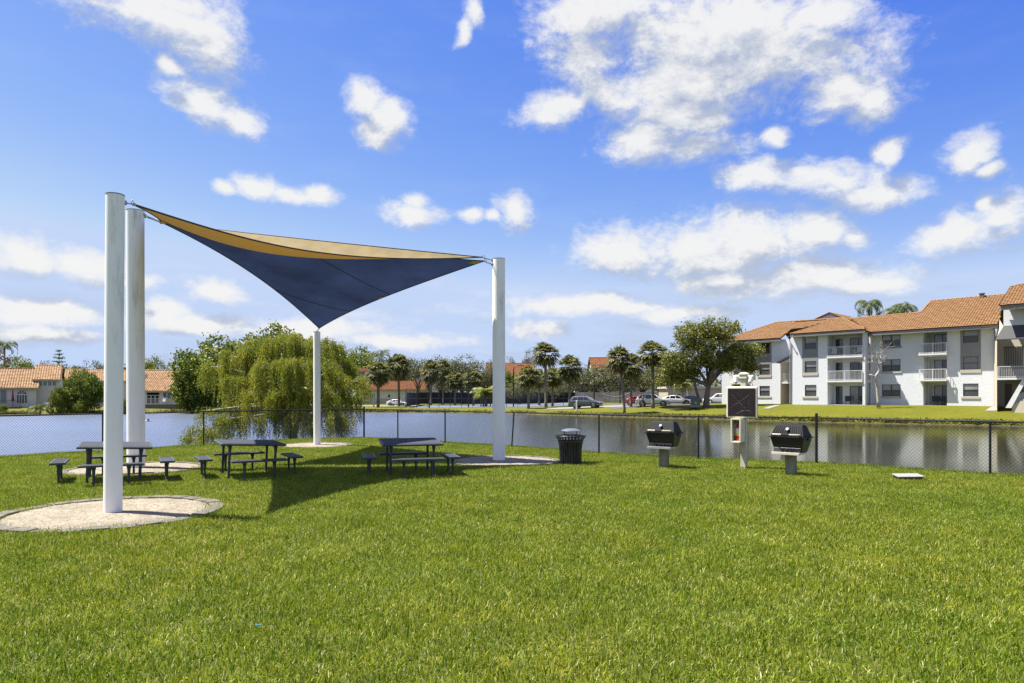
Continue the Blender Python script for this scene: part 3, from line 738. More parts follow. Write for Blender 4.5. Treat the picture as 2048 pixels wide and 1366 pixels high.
# ------------------------------------------------------------------ grills
def grill(label, base, rz, zb, tray_light, dark_panel, ribbed):
    t = thing('grill', label, 'grill', (*base, 0), rz, 'pedestal barbecue grills')
    BK = M('grill_enamel', (.010, .0105, .012), .4, var=.25, spec=.4); LID = M('grill_lid_paint', (.011, .0115, .0145), .62, var=.25, spec=.16)
    POST = M('weathered_post', (.20, .19, .145), .8, var=.3, scale=5, bump=.3, bscale=50, stretch=(1, 1, .3)); SS = M('stainless', (.55, .53, .47), .35, .75, var=.15)
    mb = MB(); mb.box((0, 0, zb / 2 - .15), (.19, .19, zb + .3)); mb.build('post', POST, t, bevel=.006)
    w = .76; d = .46
    def q(x, y, z): return (x, y, z)
    # firebox narrows downward
    mb = MB(); b = .60; bd = .30
    mb.hexa([q(-b/2, -bd/2, zb), q(b/2, -bd/2, zb), q(b/2, bd/2, zb), q(-b/2, bd/2, zb)], [q(-w/2, -d/2, zb + .33), q(w/2, -d/2, zb + .33), q(w/2, d/2, zb + .33), q(-w/2, d/2, zb + .33)])
    fb = mb.build('firebox', BK, t, bevel=.012)
    mb = MB(); mb.box((0, 0, zb + .345), (w + .05, d + .05, .022)); mb.build('rim_flange', LID, t, bevel=.004)
    mb = MB(); lt = .52; ld = .20; z0 = zb + .357; z1 = zb + .62; zm = zb + .47
    A = [q(-w/2, -d/2, z0), q(w/2, -d/2, z0), q(w/2, d/2, z0), q(-w/2, d/2, z0)]
    T_ = [q(-lt/2 - .04, -ld/2 - .0, z1), q(lt/2 + .04, -ld/2, z1), q(lt/2 + .04, ld/2, z1), q(-lt/2 - .04, ld/2, z1)]
    mb.hexa(A, T_)
    ld_ = mb.build('lid', LID, t, bevel=.02, seg=3)
    if ribbed:
        rb = MB()
        for k in range(13):
            x = -.27 + .045 * k; s = .9
            rb.tube([(x * 1.22, -d/2 - .002, z0 + .02), (x * .98, -ld/2 - .005, z1 - .01), (x * .98, ld/2, z1 + .001)], .006, 5)
        rb.build('ribs', LID, ld_)
    mb = MB(); rot = Matrix.Rotation(math.atan2(z1 - z0, d/2 - ld/2), 3, 'X')
    cy = -(d/2 + ld/2) / 2; cz = (z0 + z1) / 2 + .03
    c0 = Vector((0, cy - .015, cz)); nn = Vector((0, -(z1 - z0), d/2 - ld/2)).normalized(); s0 = Vector((1, 0, 0)); s1 = nn.cross(s0)
    mb.add([c0 + (s0 * math.cos(TAU*k/16) + s1 * math.sin(TAU*k/16)) * .036 + nn * h for h in (-.012, .02) for k in range(16)], [tuple(range(16)), tuple(range(16, 32))] + [(k, (k+1) % 16, 16 + (k+1) % 16, 16 + k) for k in range(16)])
    g = mb.build('thermometer', M('chrome', (.72, .72, .74), .18, .9), t)
    f = MB(); f.add([c0 + (s0 * math.cos(TAU*k/14) + s1 * math.sin(TAU*k/14)) * .024 + nn * .0225 for k in range(14)], [tuple(range(14))]); f.build('dial_face', M('dial_white', (.7, .7, .68), .5), g)
    mb = MB(); yh = -d/2 - .075; zh = z0 + .045
    mb.tube([(-.29, -d/2 - .0, zh), (-.29, yh + .02, zh), (-.27, yh, zh), (.27, yh, zh), (.29, yh + .02, zh), (.29, -d/2, zh)], .017, 8)
    hd = mb.build('handle', M('handle_tan', (.50, .46, .36), .45), t, smooth=R(40))
    mb = MB(); mb.tube([(-.09, yh, zh), (.09, yh, zh)], .021, 8); mb.build('grip', BK, hd)
    # control panel and drip shelf below
    mb = MB(); mb.box((0, -.20, zb + .055), (.60, .03, .10), rot=Matrix.Rotation(R(-14), 3, 'X')); mb.build('control_panel', BK if dark_panel else M('black_trim', (.03, .03, .03), .4), t, bevel=.004)
    mb = MB(); mb.hexa([(-.31, -.31, zb - .045), (.31, -.31, zb - .045), (.29, .10, zb - .03), (-.29, .10, zb - .03)], [(-.31, -.31, zb + .01), (.31, -.31, zb + .01), (.29, .10, zb - .005), (-.29, .10, zb - .005)]); mb.build('front_shelf', tray_light, t, bevel=.004)
    for k in (-.1, 0, .1):
        mb = MB(); mb.tube([(k, -.215, zb + .055), (k, -.255, zb + .045)], .022, 10); mb.build('knob', BK, t)
    for s in (-1, 1):
        mb = MB(); mb.box((s * (w/2 - .005), 0, zb + .30), (.03, .07, .05)); mb.build('side_bracket', LID, t)
grill('smooth lidded black grill on a square post, left of the solar light post', (*gp(1328, 931.5),), R(-38), .53, M('shelf_steel', (.42, .41, .38), .4, .6), True, False)
grill('ribbed lid black grill on a square post, right of the solar light post', (*gp(1582, 946),), R(-46), .52, M('shelf_tan', (.50, .46, .36), .5), False, True)

# ------------------------------------------------------------------ solar light post, extinguisher box
def text_mesh(name, body, size, mat, parent, loc, rot, extrude=.001):
    cu = bpy.data.curves.new(name, 'FONT'); cu.body = body; cu.size = size; cu.extrude = extrude; cu.align_x = 'CENTER'; cu.align_y = 'CENTER'
    o = bpy.data.objects.new(name, cu); COL.objects.link(o); bpy.context.view_layer.update()
    me = bpy.data.meshes.new_from_object(o.evaluated_get(bpy.context.evaluated_depsgraph_get()))
    bpy.data.objects.remove(o); me.materials.clear(); me.materials.append(mat)
    o = bpy.data.objects.new(name, me); COL.objects.link(o); o.parent = parent; o.location = loc; o.rotation_euler = rot
    return o
def solar_post():
    bx, by = gp(1488, 933); rz = R(-40)
    CREAM = M('cream_plastic', (.60, .56, .42), .5, var=.08); PST = M('beige_post', (.46, .43, .32), .6, var=.15, scale=3, stretch=(1, 1, .3))
    t = thing('solar_light_post', 'beige post with a dark square solar panel and twin flood lights on top', 'solar light', (bx, by, 0), rz)
    mb = MB(); mb.box((0, 0, .95), (.13, .13, 2.5)); mb.build('post', PST, t, bevel=.006)
    mb = MB(); mb.box((0, -.125, 1.62), (.77, .07, .77)); pf = mb.build('panel_frame', CREAM, t, bevel=.03, seg=3)
    m, nt, out = new_mat('solar_cells')
    tc = nt.nodes.new('ShaderNodeTexCoord'); bt = nt.nodes.new('ShaderNodeTexBrick'); bt.offset = 0
    mp = nt.nodes.new('ShaderNodeMapping'); mp.inputs['Rotation'].default_value = (R(90), 0, 0); nt.links.new(tc.outputs['Object'], mp.inputs[0]); nt.links.new(mp.outputs[0], bt.inputs['Vector'])
    bt.inputs['Scale'].default_value = 1; bt.inputs['Brick Width'].default_value = .22; bt.inputs['Row Height'].default_value = .052; bt.inputs['Mortar Size'].default_value = .003
    bt.inputs['Color1'].default_value = (.014, .008, .011, 1); bt.inputs['Color2'].default_value = (.019, .011, .014, 1); bt.inputs['Mortar'].default_value = (.035, .027, .026, 1)
    bsdf(nt, out, bt.outputs[0], .35, spec=.3)
    mb = MB(); mb.box((0, -.163, 1.62), (.68, .012, .68)); cells = mb.build('solar_panel', m, t, bevel=.004)
    wl = M('scratch_glint_white', (.28, .26, .25), .6); rr = random.Random(8)  # scratches across the cells, their glint put into the pale colour
    cr = MB()
    def crack(a, b, n, dens):
        for k in range(n):
            if rr.random() > dens: continue
            u = k / n; v = u + .8 / n
            p = [a[0] + (b[0] - a[0]) * u, a[1] + (b[1] - a[1]) * u]; q = [a[0] + (b[0] - a[0]) * v, a[1] + (b[1] - a[1]) * v]
            cr.tube([(p[0], -.1702, 1.62 + p[1]), (q[0], -.1702, 1.62 + q[1])], rr.uniform(.0010, .0022), 4)
    crack((-.24, .19), (.09, -.14), 20, .8); crack((-.26, -.12), (.18, .17), 22, .7); crack((.18, .2), (.18, -.16), 14, .5); crack((-.12, -.28), (.02, -.2), 7, .9); crack((.02, -.2), (.2, -.19), 8, .8); crack((.2, -.19), (.23, -.25), 3, 1); crack((-.1, .24), (.0, .1), 6, .4)
    cr.build('glint_scratch_pattern', wl, cells)
    mb = MB(); mb.hexa([(-.09, -.09, 2.20), (.09, -.09, 2.20), (.09, .09, 2.20), (-.09, .09, 2.20)], [(-.085, -.085, 2.31), (.085, -.085, 2.31), (.085, .085, 2.31), (-.085, .085, 2.31)]); mb.hexa([(-.105, -.105, 2.31), (.105, -.105, 2.31), (.105, .105, 2.31), (-.105, .105, 2.31)], [(-.05, -.05, 2.355), (.05, -.05, 2.355), (.05, .05, 2.355), (-.05, .05, 2.355)]); mb.build('top_cap', CREAM, t, bevel=.004)
    WH = M('lamp_white', (.72, .71, .66), .45)
    for s in (-1, 1):
        a = MB(); a.hexa([(s * .06, -.05, 2.22), (s * .25, -.07, 2.235), (s * .25, .05, 2.235), (s * .06, .05, 2.22)], [(s * .06, -.05, 2.29), (s * .25, -.07, 2.28), (s * .25, .05, 2.28), (s * .06, .05, 2.29)])
        h = a.build('flood_light', WH, t, bevel=.012)
        a = MB(); a.tube([(s * .20, -.02, 2.235), (s * .19, -.045, 2.16), (s * .17, -.07, 2.10)], [.062, .056, .035], 14); a.build('lamp_head', WH, h, smooth=R(40))
        a = MB(); a.tube([(s * .172, -.073, 2.11), (s * .165, -.08, 2.09)], [.036, .03], 12); a.build('lens', M('lamp_lens', (.15, .15, .15), .2), h)
    # extinguisher cabinet hangs on the post
    c = thing('extinguisher_cabinet', 'cream open fronted extinguisher box on the solar light post', 'cabinet', (bx, by, 0), rz)
    w, hh, dp = .24, .56, .26; z0 = .66; cx = -.07; y1 = -.068
    mb = MB()
    mb.box((cx, y1 - .008, z0 + hh/2), (w, .016, hh)); mb.box((cx - w/2 + .012, y1 - dp/2 - .008, z0 + hh/2), (.024, dp - .016, hh)); mb.box((cx + w/2 - .012, y1 - dp/2 - .008, z0 + hh/2), (.024, dp - .016, hh))
    mb.box((cx, y1 - dp/2 - .008, z0 + .015), (w - .048, dp - .016, .03)); mb.box((cx, y1 - dp/2 - .008, z0 + hh - .015), (w - .048, dp - .016, .03))
    mb.build('box', CREAM, c)
    mb = MB()
    for s in (-1, 1): mb.box((cx + s * (w/2 - .012), y1 - dp - .012, z0 + hh/2), (.036, .024, hh + .02))
    for s in (0, 1): mb.box((cx, y1 - dp - .012, z0 + s * hh), (w - .06, .024, .04))
    mb.build('front_frame', CREAM, c, bevel=.006)
    red = M('red_lettering', (.45, .03, .025), .5)
    for k, ch in enumerate('FIRE'):
        text_mesh('lettering', ch, .075, red, c, (cx + w/2 + .002, y1 - dp/2, z0 + .44 - .075 * k), (R(90), 0, R(90)))
    e = thing('fire_extinguisher', 'red fire extinguisher with a yellow label inside the cream box', 'fire extinguisher', (bx, by, 0), rz)
    ex, ey = cx + .01, y1 - .14; RED = M('extinguisher_red', (.42, .02, .02), .3, coat=.5)
    mb = MB(); mb.lathe([(.062, z0 + .03), (.068, z0 + .04), (.068, z0 + .34), (.05, z0 + .39), (.022, z0 + .41), (.022, z0 + .44)], 18, (ex, ey, 0)); cyl = mb.build('cylinder', RED, e, smooth=R(40))
    mb = MB(); mb.lathe([(.0695, z0 + .15), (.0695, z0 + .20)], 18, (ex, ey, 0), close=False); mb.build('label_band', M('label_yellow', (.62, .50, .05), .5), cyl)
    mb = MB(); mb.lathe([(.0695, z0 + .205), (.0695, z0 + .33)], 18, (ex, ey, 0), close=False); mb.build('label_band', M('label_grey', (.55, .55, .56), .5), cyl)
    mb = MB(); mb.box((ex, ey, z0 + .455), (.05, .04, .04)); mb.box((ex - .02, ey - .04, z0 + .475), (.025, .11, .014)); mb.build('valve', M('black_trim', (.03, .03, .03), .4), e)
    mb = MB(); mb.tube([(ex, ey - .03, z0 + .45), (ex - .05, ey - .06, z0 + .42), (ex - .082, ey - .03, z0 + .30), (ex - .082, ey - .02, z0 + .14)], .011, 8); mb.build('hose', M('hose_grey', (.35, .35, .36), .5), e, smooth=True)
solar_post()

def lid():
    x, y = GY(961, .05), 0
    Y = 14.45; X = (1816 - CX) / F * Y
    t = thing('utility_box_lid', 'white concrete utility box lid lying tilted in the grass', 'utility lid', (X, Y, 0), R(-6), rot=(R(4), R(-1.5), R(-8)))
    CO = M('pale_concrete', (.22, .215, .205), .8, var=.1, scale=8, bump=.2, bscale=80)
    mb = MB(); mb.box((0, 0, .098), (.52, .36, .025)); mb.build('lid', CO, t, bevel=.006)
    mb = MB(); 
    for s in (-1, 1): mb.box((s * .22, 0, .02), (.04, .30, .13)); mb.box((0, s * .13, .02), (.40, .04, .13))
    mb.build('box_rim', M('dark_box', (.04, .04, .04), .8), t)
lid()

# ------------------------------------------------------------------ chain link fence
def fence():
    t = thing('chain_link_fence', 'long low black chain link fence running along the near lake shore', 'fence', (0, 0, 0))
    BK = M('black_vinyl', (.012, .012, .013), .45, var=.2, spec=.4)
    pts = [Vector((x, y, 0)) for x, y in FENCE]
    leanp = {11: (.10, .0)}
    tops = []
    for i, p in enumerate(pts):
        thick = i in (8, 14, 5, 19); r = .036 if thick else .026; h = 1.29 if thick else 1.19
        l = leanp.get(i, (0, 0)); top = p + Vector((l[0], l[1], h)); tops.append(p + Vector((l[0], l[1], 1.21)))
        mb = MB(); mb.tube([p - Vector((0, 0, .3)), top], r, 10)
        if thick: mb.ball(tuple(top + Vector((0, 0, .01))), .04, 10, 6)
        mb.build('post', BK, t, smooth=R(40))
    mb = MB()
    for i in range(len(pts) - 1):
        a, b = tops[i], tops[i + 1]
        mb.tube([a, a.lerp(b, .5) - Vector((0, 0, .012)), b], .022, 8)
    mb.build('top_rail', BK, t, smooth=R(40))
    pitch, w, z0, z1 = .082, .0022, .03, 1.235
    for i in range(len(pts) - 1):
        a, b = pts[i], pts[i + 1]; d = b - a; L_ = d.length; u = d / L_; nrm = Vector((-u.y, u.x, 0)); up = Vector((0, 0, 1))
        mb = MB(); H = z1 - z0
        for fam in (1, -1):
            k = -H
            while k < L_ + H:
                s0, s1 = k, k + H * 1.0
                za, zb = (z0, z1) if fam > 0 else (z1, z0)
                lo, hi = max(s0, 0), min(s1, L_)
                if hi - lo > .01:
                    p = a + u * lo + up * (za + (zb - za) * (lo - s0) / H) + nrm * (.0035 * fam)
                    q = a + u * hi + up * (za + (zb - za) * (hi - s0) / H) + nrm * (.0035 * fam)
                    e = (q - p).normalized(); s_ = e.cross(nrm) * w; n_ = nrm * w
                    mb.add([p + s_, p + n_, p - s_, p - n_, q + s_, q + n_, q - s_, q - n_], [(0,1,5,4),(1,2,6,5),(2,3,7,6),(3,0,4,7)])
                k += pitch
        mb.build('mesh_panel', BK, t)
fence()

# ------------------------------------------------------------------ weeping tree on the near bank
def strands(rg, P, out, length, leaf, wid, step, curve=.3, spread=.12):
    """hanging strands: P (n,3) roots, out (n,3) outward push, length (n). Returns leaf quads."""
    Q = []
    n = len(P); m = int(length.max() / step) + 1
    for k in range(m):
        s = k * step; on = s < length
        if not on.any(): break
        p = P[on]; o = out[on]; l = length[on]; c = int(on.sum())
        t = s / l
        pos = p + o * (1 - np.exp(-t * 3.0))[:, None] * .9
        pos[:, 2] += .10 * np.sin(np.minimum(t * 3.5, math.pi)) * 1.0 - s * np.clip(t * 2.2, .25, 1.0)
        pos += rg.normal(0, .012, (c, 3))
        for rep in range(2):
            az = rg.uniform(0, TAU, c); dv = np.stack([np.cos(az) * .5, np.sin(az) * .5, -np.ones(c) * rg.uniform(.45, 1.2, c)], -1)
            dv /= np.linalg.norm(dv, axis=1)[:, None]
            sd_ = np.cross(dv, rg.normal(0, 1, (c, 3))); sd_ /= np.linalg.norm(sd_, axis=1)[:, None]
            ll = leaf * rg.uniform(.7, 1.3, c)[:, None]
            Q.append(np.stack([pos, pos + dv * ll * .5 + sd_ * wid, pos + dv * ll, pos + dv * ll * .5 - sd_ * wid], 1))
    return np.concatenate(Q)
def weeping(name, label, base, lobes, seed, per, bark, leaf):
    rg = np.random.default_rng(seed); rr = random.Random(seed)
    t = thing(name, label, 'tree', base)
    tb_ = MB(); B = Vector(base)
    tr = [(0, 0, -.5), (.05, 0, .3), (-.1, .05, .9), (.0, .1, 1.5)]
    if len(lobes) > 6: tb_.tube(tr, [.20, .17, .14, .12], 8)
    Qs = []
    for (px, py, Y, r, n, hang) in lobes:
        c = np.array(PX(px, Y, ZY(py, Y))) - np.array(base)
        fork = Vector((rr.uniform(-.15, .15), rr.uniform(-.1, .1), rr.uniform(.6, 1.7))) if len(lobes) > 6 else Vector((0, 0, .1))
        cv = Vector(c); midp = fork.lerp(cv, .55) + Vector((rr.uniform(-.2, .2), rr.uniform(-.2, .2), rr.uniform(.1, .45)))
        tb_.tube([fork, fork.lerp(midp, .5) + Vector((0, 0, .1)), midp, cv + Vector((0, 0, .1))], [q_ * (1 if len(lobes) > 6 else .25) for q_ in (.065, .05, .04, .018)], 6)
        a = rg.normal(0, 1, (n, 3)); a /= np.linalg.norm(a, axis=1)[:, None]; a[:, 2] = np.abs(a[:, 2]) * .8 - .15
        P = c + a * (r * rg.uniform(.45, 1.0, n) ** .6)[:, None] * np.array([1, 1, .8])
        for i in range(0, n, 3):
            e = Vector(P[i]); tb_.tube([cv, cv.lerp(e, .5) + Vector((0, 0, .08)), e], [.018, .012, .005], 4, cap=False)
        k = per
        PP = np.repeat(P, k, 0) + rg.normal(0, .085, (n * k, 3)); A = np.repeat(a, k, 0)
        az = rg.uniform(0, TAU, n * k); o = A * np.array([1, 1, 0]) * .28 + np.stack([np.cos(az), np.sin(az), 0 * az], -1) * rg.uniform(.05, .26, n * k)[:, None]
        Ls = rg.uniform(.35, 1.0, n * k) * hang
        Qs.append(strands(rg, PP, o, Ls, .085, .0115, .062))
    tb_.build('trunk', bark, t, smooth=True)
    q = np.concatenate(Qs)
    lo = q[:, :, 2].min(1) + base[2]; q = q[lo > WATER_Z + .02]
    np_mesh('crown', q, leaf, t)
    print(name, len(q))
WEEP = leafmat('weeping_leaves', [(.075, .115, .011), (.17, .205, .019), (.28, .29, .028), (.40, .37, .05)], .42, .5, patch=.5, pscale=1.1)
PALEB = M('pale_bark', (.36, .32, .27), .8, var=.3, scale=4)
weeping('weeping_tree', 'yellow green weeping tree behind the fence, hanging down to the lake', PX(585, 30.2, 0), [
 (440,735,31.5,.75,15,1.2),(478,715,31,.85,20,1.2),(470,765,30,.7,14,1.2),(520,700,31.5,.9,24,1.1),(560,690,31,.85,26,1.0),(600,684,32,.85,22,1.0),(648,695,32,.8,20,1.0),
 (540,740,29.8,.9,26,1.2),(590,735,29.5,.9,26,1.2),(640,740,30.5,.8,20,1.1),(680,735,31.5,.65,13,.9),(700,765,31,.7,14,1.0),(520,790,29.4,.85,20,1.2),(575,790,29.2,.85,22,1.2),
 (630,790,29.4,.8,20,1.1),(685,800,30.5,.6,12,1.1),(470,812,29.3,.5,9,1.0),(545,838,29.3,.55,9,.95),(600,835,29.1,.65,13,1.0),(655,835,29.2,.75,17,1.05),(695,845,29.6,.5,9,.8),(455,842,28.7,.55,11,1.0),(500,836,29.2,.4,6,.9),(412,826,28.5,.3,4,.6)], 11, 23, PALEB, WEEP)
weeping('weeping_shrub', 'low drooping shrub at the fence foot, left of the weeping tree', PX(402, 25.6, 0), [(400,862,25.7,.34,9,.6),(425,868,26.2,.3,8,.55),(385,880,25.2,.26,7,.5)], 5, 13, PALEB, WEEP)
# ------------------------------------------------------------------ apartment building across the water
AO = Vector((32.5, 79.5, .68)); AT = Vector((.688, -.725, 0)).normalized(); AN = Vector((-AT.y * -1, 0, 0))
AN = Vector((AT.y, -AT.x, 0))            # outward, towards the lake
def aU(px, w):
    k = (px - CX) / F
    return (k * (AO.y + w * AN.y) - AO.x - w * AN.x) / (AT.x - k * AT.y)
def aL(u, w, z): return (u, -w, z - AO.z)
def aZ(px, py, w):
    u = aU(px, w); Y = AO.y + u * AT.y + w * AN.y
    return ZY(py, Y)
def slope_pt(px, py, we, ze, s):
    """where the sight line of a roof corner meets the roof plane (eave line at offset we, height ze, rise s)."""
    k = (px - CX) / F; m = (HZ - py) / F
    on = AO.x * AN.x + AO.y * AN.y
    Y = (ze + s * we + s * on - H0) / (m + s * (k * AN.x + AN.y))
    P = Vector((k * Y, Y, 0)) - Vector((AO.x, AO.y, 0))
    u = P.dot(AT); w = P.dot(AN)
    return u, w, ze + s * (we - w)

STUCCO = M('white_stucco', (.60, .615, .645), .85, var=.035, scale=2.5, bump=.5, bscale=5.0, dist=.03, spec=.2)
STUCSH = M('grey_panel_paint', (.205, .205, .21), .8, var=.04, scale=2)
TRIM = M('beige_trim', (.40, .37, .31), .75, var=.05)
AWN = M('charcoal_awning', (.045, .045, .048), .8, var=.08)
FASC = M('grey_fascia', (.17, .165, .17), .7, var=.06)
BRONZE = M('bronze_frame', (.035, .03, .028), .4)
WHITE = M('white_metal', (.62, .62, .61), .5, var=.04)
def glassmat(name, col, rough, spec=.8, stripes=None):
    m, nt, out = new_mat(name)
    c = ramp(nt, nnoise(nt, .7, 3, .6), [(.3, tuple(q * .75 for q in col)), (.7, tuple(q * 1.2 for q in col))])
    if stripes:
        tc = nt.nodes.new('ShaderNodeTexCoord'); wv = nt.nodes.new('ShaderNodeTexWave'); wv.wave_type = 'BANDS'; wv.bands_direction = stripes
        wv.inputs['Scale'].default_value = 3.2; nt.links.new(tc.outputs['Object'], wv.inputs['Vector'])
        c = mixc(nt, .6, c, ramp(nt, wv.outputs['Fac'], [(.3, (.55, .55, .55)), (.7, (1.2, 1.2, 1.2))]), 'MULTIPLY')
    bsdf(nt, out, c, rough, spec=spec); return m
GUP = glassmat('glass_with_blind', (.22, .225, .235), .12, stripes='Z'); GLOW = glassmat('screened_glass', (.055, .058, .062), .25, .5); GDK = glassmat('dark_glass', (.016, .018, .02), .08, .9); GVB = glassmat('vertical_blind_glass', (.19, .19, .195), .15, stripes='X')

def tile_mat(name, cols):
    return leafmat(name, cols, 0, .75, patch=.25, pscale=.6, spec=.2)
TILE = tile_mat('clay_tiles', [(.20, .105, .045), (.215, .118, .052), (.228, .128, .058), (.242, .140, .066)])
TILEP = tile_mat('pale_clay_tiles', [(.23, .13, .06), (.27, .16, .078), (.30, .185, .096), (.335, .215, .122)])
UNDER = M('roof_underlay', (.09, .038, .016), .9)

def in_poly(x, y, P):
    c = False; n = len(P)
    for i in range(n):
        a, b = P[i], P[(i + 1) % n]
        if (a[1] > y) != (b[1] > y) and x < (b[0] - a[0]) * (y - a[1]) / (b[1] - a[1]) + a[0]: c = not c
    return c
def tile_roof(name, poly, mat, parent, pa=.25, pb=.35, amp=.065, extra=None):
    """poly: 3-D corners of one flat roof slope, first two along the eave. Barrel tiles laid row by row on a board."""
    P = [Vector(p) for p in poly]
    nn = (P[1] - P[0]).cross(P[2] - P[0]).normalized()
    if nn.z < 0: nn = -nn
    ua = Vector((0, 0, 1)).cross(nn).normalized()
    if ua.dot(P[1] - P[0]) < 0: ua = -ua
    vb = nn.cross(ua).normalized()
    if vb.z < 0: vb = -vb; 
    Q = [((p - P[0]).dot(ua), (p - P[0]).dot(vb)) for p in P]
    a0, a1 = min(q[0] for q in Q), max(q[0] for q in Q); b0, b1 = min(q[1] for q in Q), max(q[1] for q in Q)
    mb = MB(); mb.cur = 1; mb.prism([p - nn * .10 for p in P], nn * .09); mb.cur = 0
    rg = random.Random(int(a1 * 100) + 7)
    prof = [(-.5, 0), (-.33, .75), (0, 1), (.33, .75), (.5, 0)]
    nb = int((b1 - b0) / pb) + 1
    for r in range(nb):
        b = b0 + pb * (r + .5)
        k = a0 + pa * .5
        while k < a1:
            if in_poly(k, b, Q) or (r == 0 and in_poly(k, b + pb, Q)):
                vs = []; dj = rg.uniform(-.01, .01)
                for (bb, up) in ((b - pb * .56, .045), (b + pb * .56, .0)):
                    for (q, h) in prof:
                        vs.append(P[0] + ua * (k + q * pa * .98) + vb * bb + nn * (h * amp + up + dj))
                mb.add(vs, [(i, i + 1, i + 6, i + 5) for i in range(4)] + [(4, 3, 2, 1, 0)])
            k += pa
    o = mb.build(name, [mat, UNDER], parent)
    return o

def ridge(parent, mat, a, b, r=.13):
    a = Vector(a); b = Vector(b); n = max(1, int((b - a).length / .42)); mb = MB()
    for i in range(n):
        p = a.lerp(b, i / n); q = a.lerp(b, (i + 1.12) / n); mb.tube([p + Vector((0, 0, .05)), q + Vector((0, 0, .02))], [r, r * .85], 7)
    mb.build('ridge_cap', mat, parent)

class Facade:
    """one flat wall sheet at offset w with openings; openings are (u0,u1,z0,z1,depth)."""
    def __init__(s, root, L, w): s.root = root; s.L = L; s.w = w; s.op = []
    def wall(s, u0, u1, z0, z1, mat, name='wall', thick=.22):
        us = sorted({u0, u1} | {q for o in s.op for q in o[:2] if u0 < q < u1}); zs = sorted({z0, z1} | {q for o in s.op for q in o[2:4] if z0 < q < z1})
        mb = MB()
        for i in range(len(us) - 1):
            for j in range(len(zs) - 1):
                cu, cz = (us[i] + us[i + 1]) / 2, (zs[j] + zs[j + 1]) / 2
                if any(o[0] < cu < o[1] and o[2] < cz < o[3] for o in s.op): continue
                mb.quad(s.L(us[i], s.w, zs[j]), s.L(us[i + 1], s.w, zs[j]), s.L(us[i + 1], s.w, zs[j + 1]), s.L(us[i], s.w, zs[j + 1]))
        for (a, b, c, d, dep) in s.op:
            w0, w1 = s.w, s.w - dep
            mb.quad(s.L(a, w0, c), s.L(a, w1, c), s.L(a, w1, d), s.L(a, w0, d)); mb.quad(s.L(b, w0, c), s.L(b, w1, c), s.L(b, w1, d), s.L(b, w0, d))
            mb.quad(s.L(a, w0, d), s.L(b, w0, d), s.L(b, w1, d), s.L(a, w1, d)); mb.quad(s.L(a, w0, c), s.L(b, w0, c), s.L(b, w1, c), s.L(a, w1, c))
            if dep > .5: mb.quad(s.L(a, w1, c), s.L(b, w1, c), s.L(b, w1, d), s.L(a, w1, d))
        return mb.build(name, mat, s.root)
    def bx(s, mb, u0, u1, z0, z1, w0, w1):
        mb.hexa([s.L(u0, w1, z0), s.L(u1, w1, z0), s.L(u1, w0, z0), s.L(u0, w0, z0)], [s.L(u0, w1, z1), s.L(u1, w1, z1), s.L(u1, w0, z1), s.L(u0, w0, z1)])
    def window(s, u0, u1, z0, z1, cols=1, dep=.10, name='window', up=None, low=None, split=True, frame=None):
        w = s.w - dep; f = .055; mb = MB(); P = []
        du = (u1 - u0) / cols; zm = (z0 + z1) / 2
        s.bx(mb, u0, u1, z0, z0 + f, w, w + .05); s.bx(mb, u0, u1, z1 - f, z1, w, w + .05)
        for k in range(cols + 1):
            c = u0 + du * k; hw = f if 0 < k < cols else f / 2; c = min(max(c, u0 + f / 2), u1 - f / 2); s.bx(mb, c - hw / 1.0 if 0 < k < cols else c - f / 2, c + hw if 0 < k < cols else c + f / 2, z0 + f, z1 - f, w, w + .052)
        if split: s.bx(mb, u0 + f, u1 - f, zm - .03, zm + .03, w, w + .048)
        fr = mb.build(name, frame or BRONZE, s.root)
        for (a, b, g) in (((zm, z1 - f, up or GUP), (z0 + f, zm, low or GLOW)) if split else ((z0 + f, z1 - f, up or GUP),)):
            p = MB(); p.quad(s.L(u0 + f / 2, w + .012, a), s.L(u1 - f / 2, w + .012, a), s.L(u1 - f / 2, w + .012, b), s.L(u0 + f / 2, w + .012, b)); p.build('pane', g, fr)
        return fr
    def door(s, u0, u1, z0, z1, w, g1, g2):
        mb = MB(); f = .06; um = (u0 + u1) / 2
        s.bx(mb, u0, u1, z1 - f, z1, w, w + .06)
        for c in (u0 + f / 2, um, u1 - f / 2): s.bx(mb, c - f / 2, c + f / 2, z0, z1 - f, w, w + .062)
        d = mb.build('sliding_door', BRONZE, s.root)
        for (a, b, g) in ((u0 + f, um - f / 2, g1), (um + f / 2, u1 - f, g2)):
            p = MB(); p.quad(s.L(a, w + .02, z0), s.L(b, w + .02, z0), s.L(b, w + .02, z1 - f), s.L(a, w + .02, z1 - f)); p.build('pane', g, d)
    def railing(s, u0, u1, z0, w, h=1.05, sides=0.0, mat=None):
        mb = MB(); n = max(2, int((u1 - u0) / .13))
        s.bx(mb, u0, u1, z0 + h - .05, z0 + h, w - .03, w + .03); s.bx(mb, u0, u1, z0 + .08, z0 + .12, w - .02, w + .02)
        for k in range(n + 1):
            c = u0 + (u1 - u0) * k / n; hw = .03 if k in (0, n, n // 2) else .011
            s.bx(mb, c - hw, c + hw, z0, z0 + h - .05, w - hw, w + hw)
        if sides:
            m = max(2, int(sides / .13))
            for uu in (u0, u1):
                s.bx(mb, uu - .02, uu + .02, z0 + h - .05, z0 + h - .002, w - sides, w - .03)
                for k in range(m): s.bx(mb, uu - .011, uu + .011, z0, z0 + h - .05, w - .04 - sides * k / m - .011, w - .04 - sides * k / m + .011)
        return mb.build('balcony_railing', mat or WHITE, s.root)

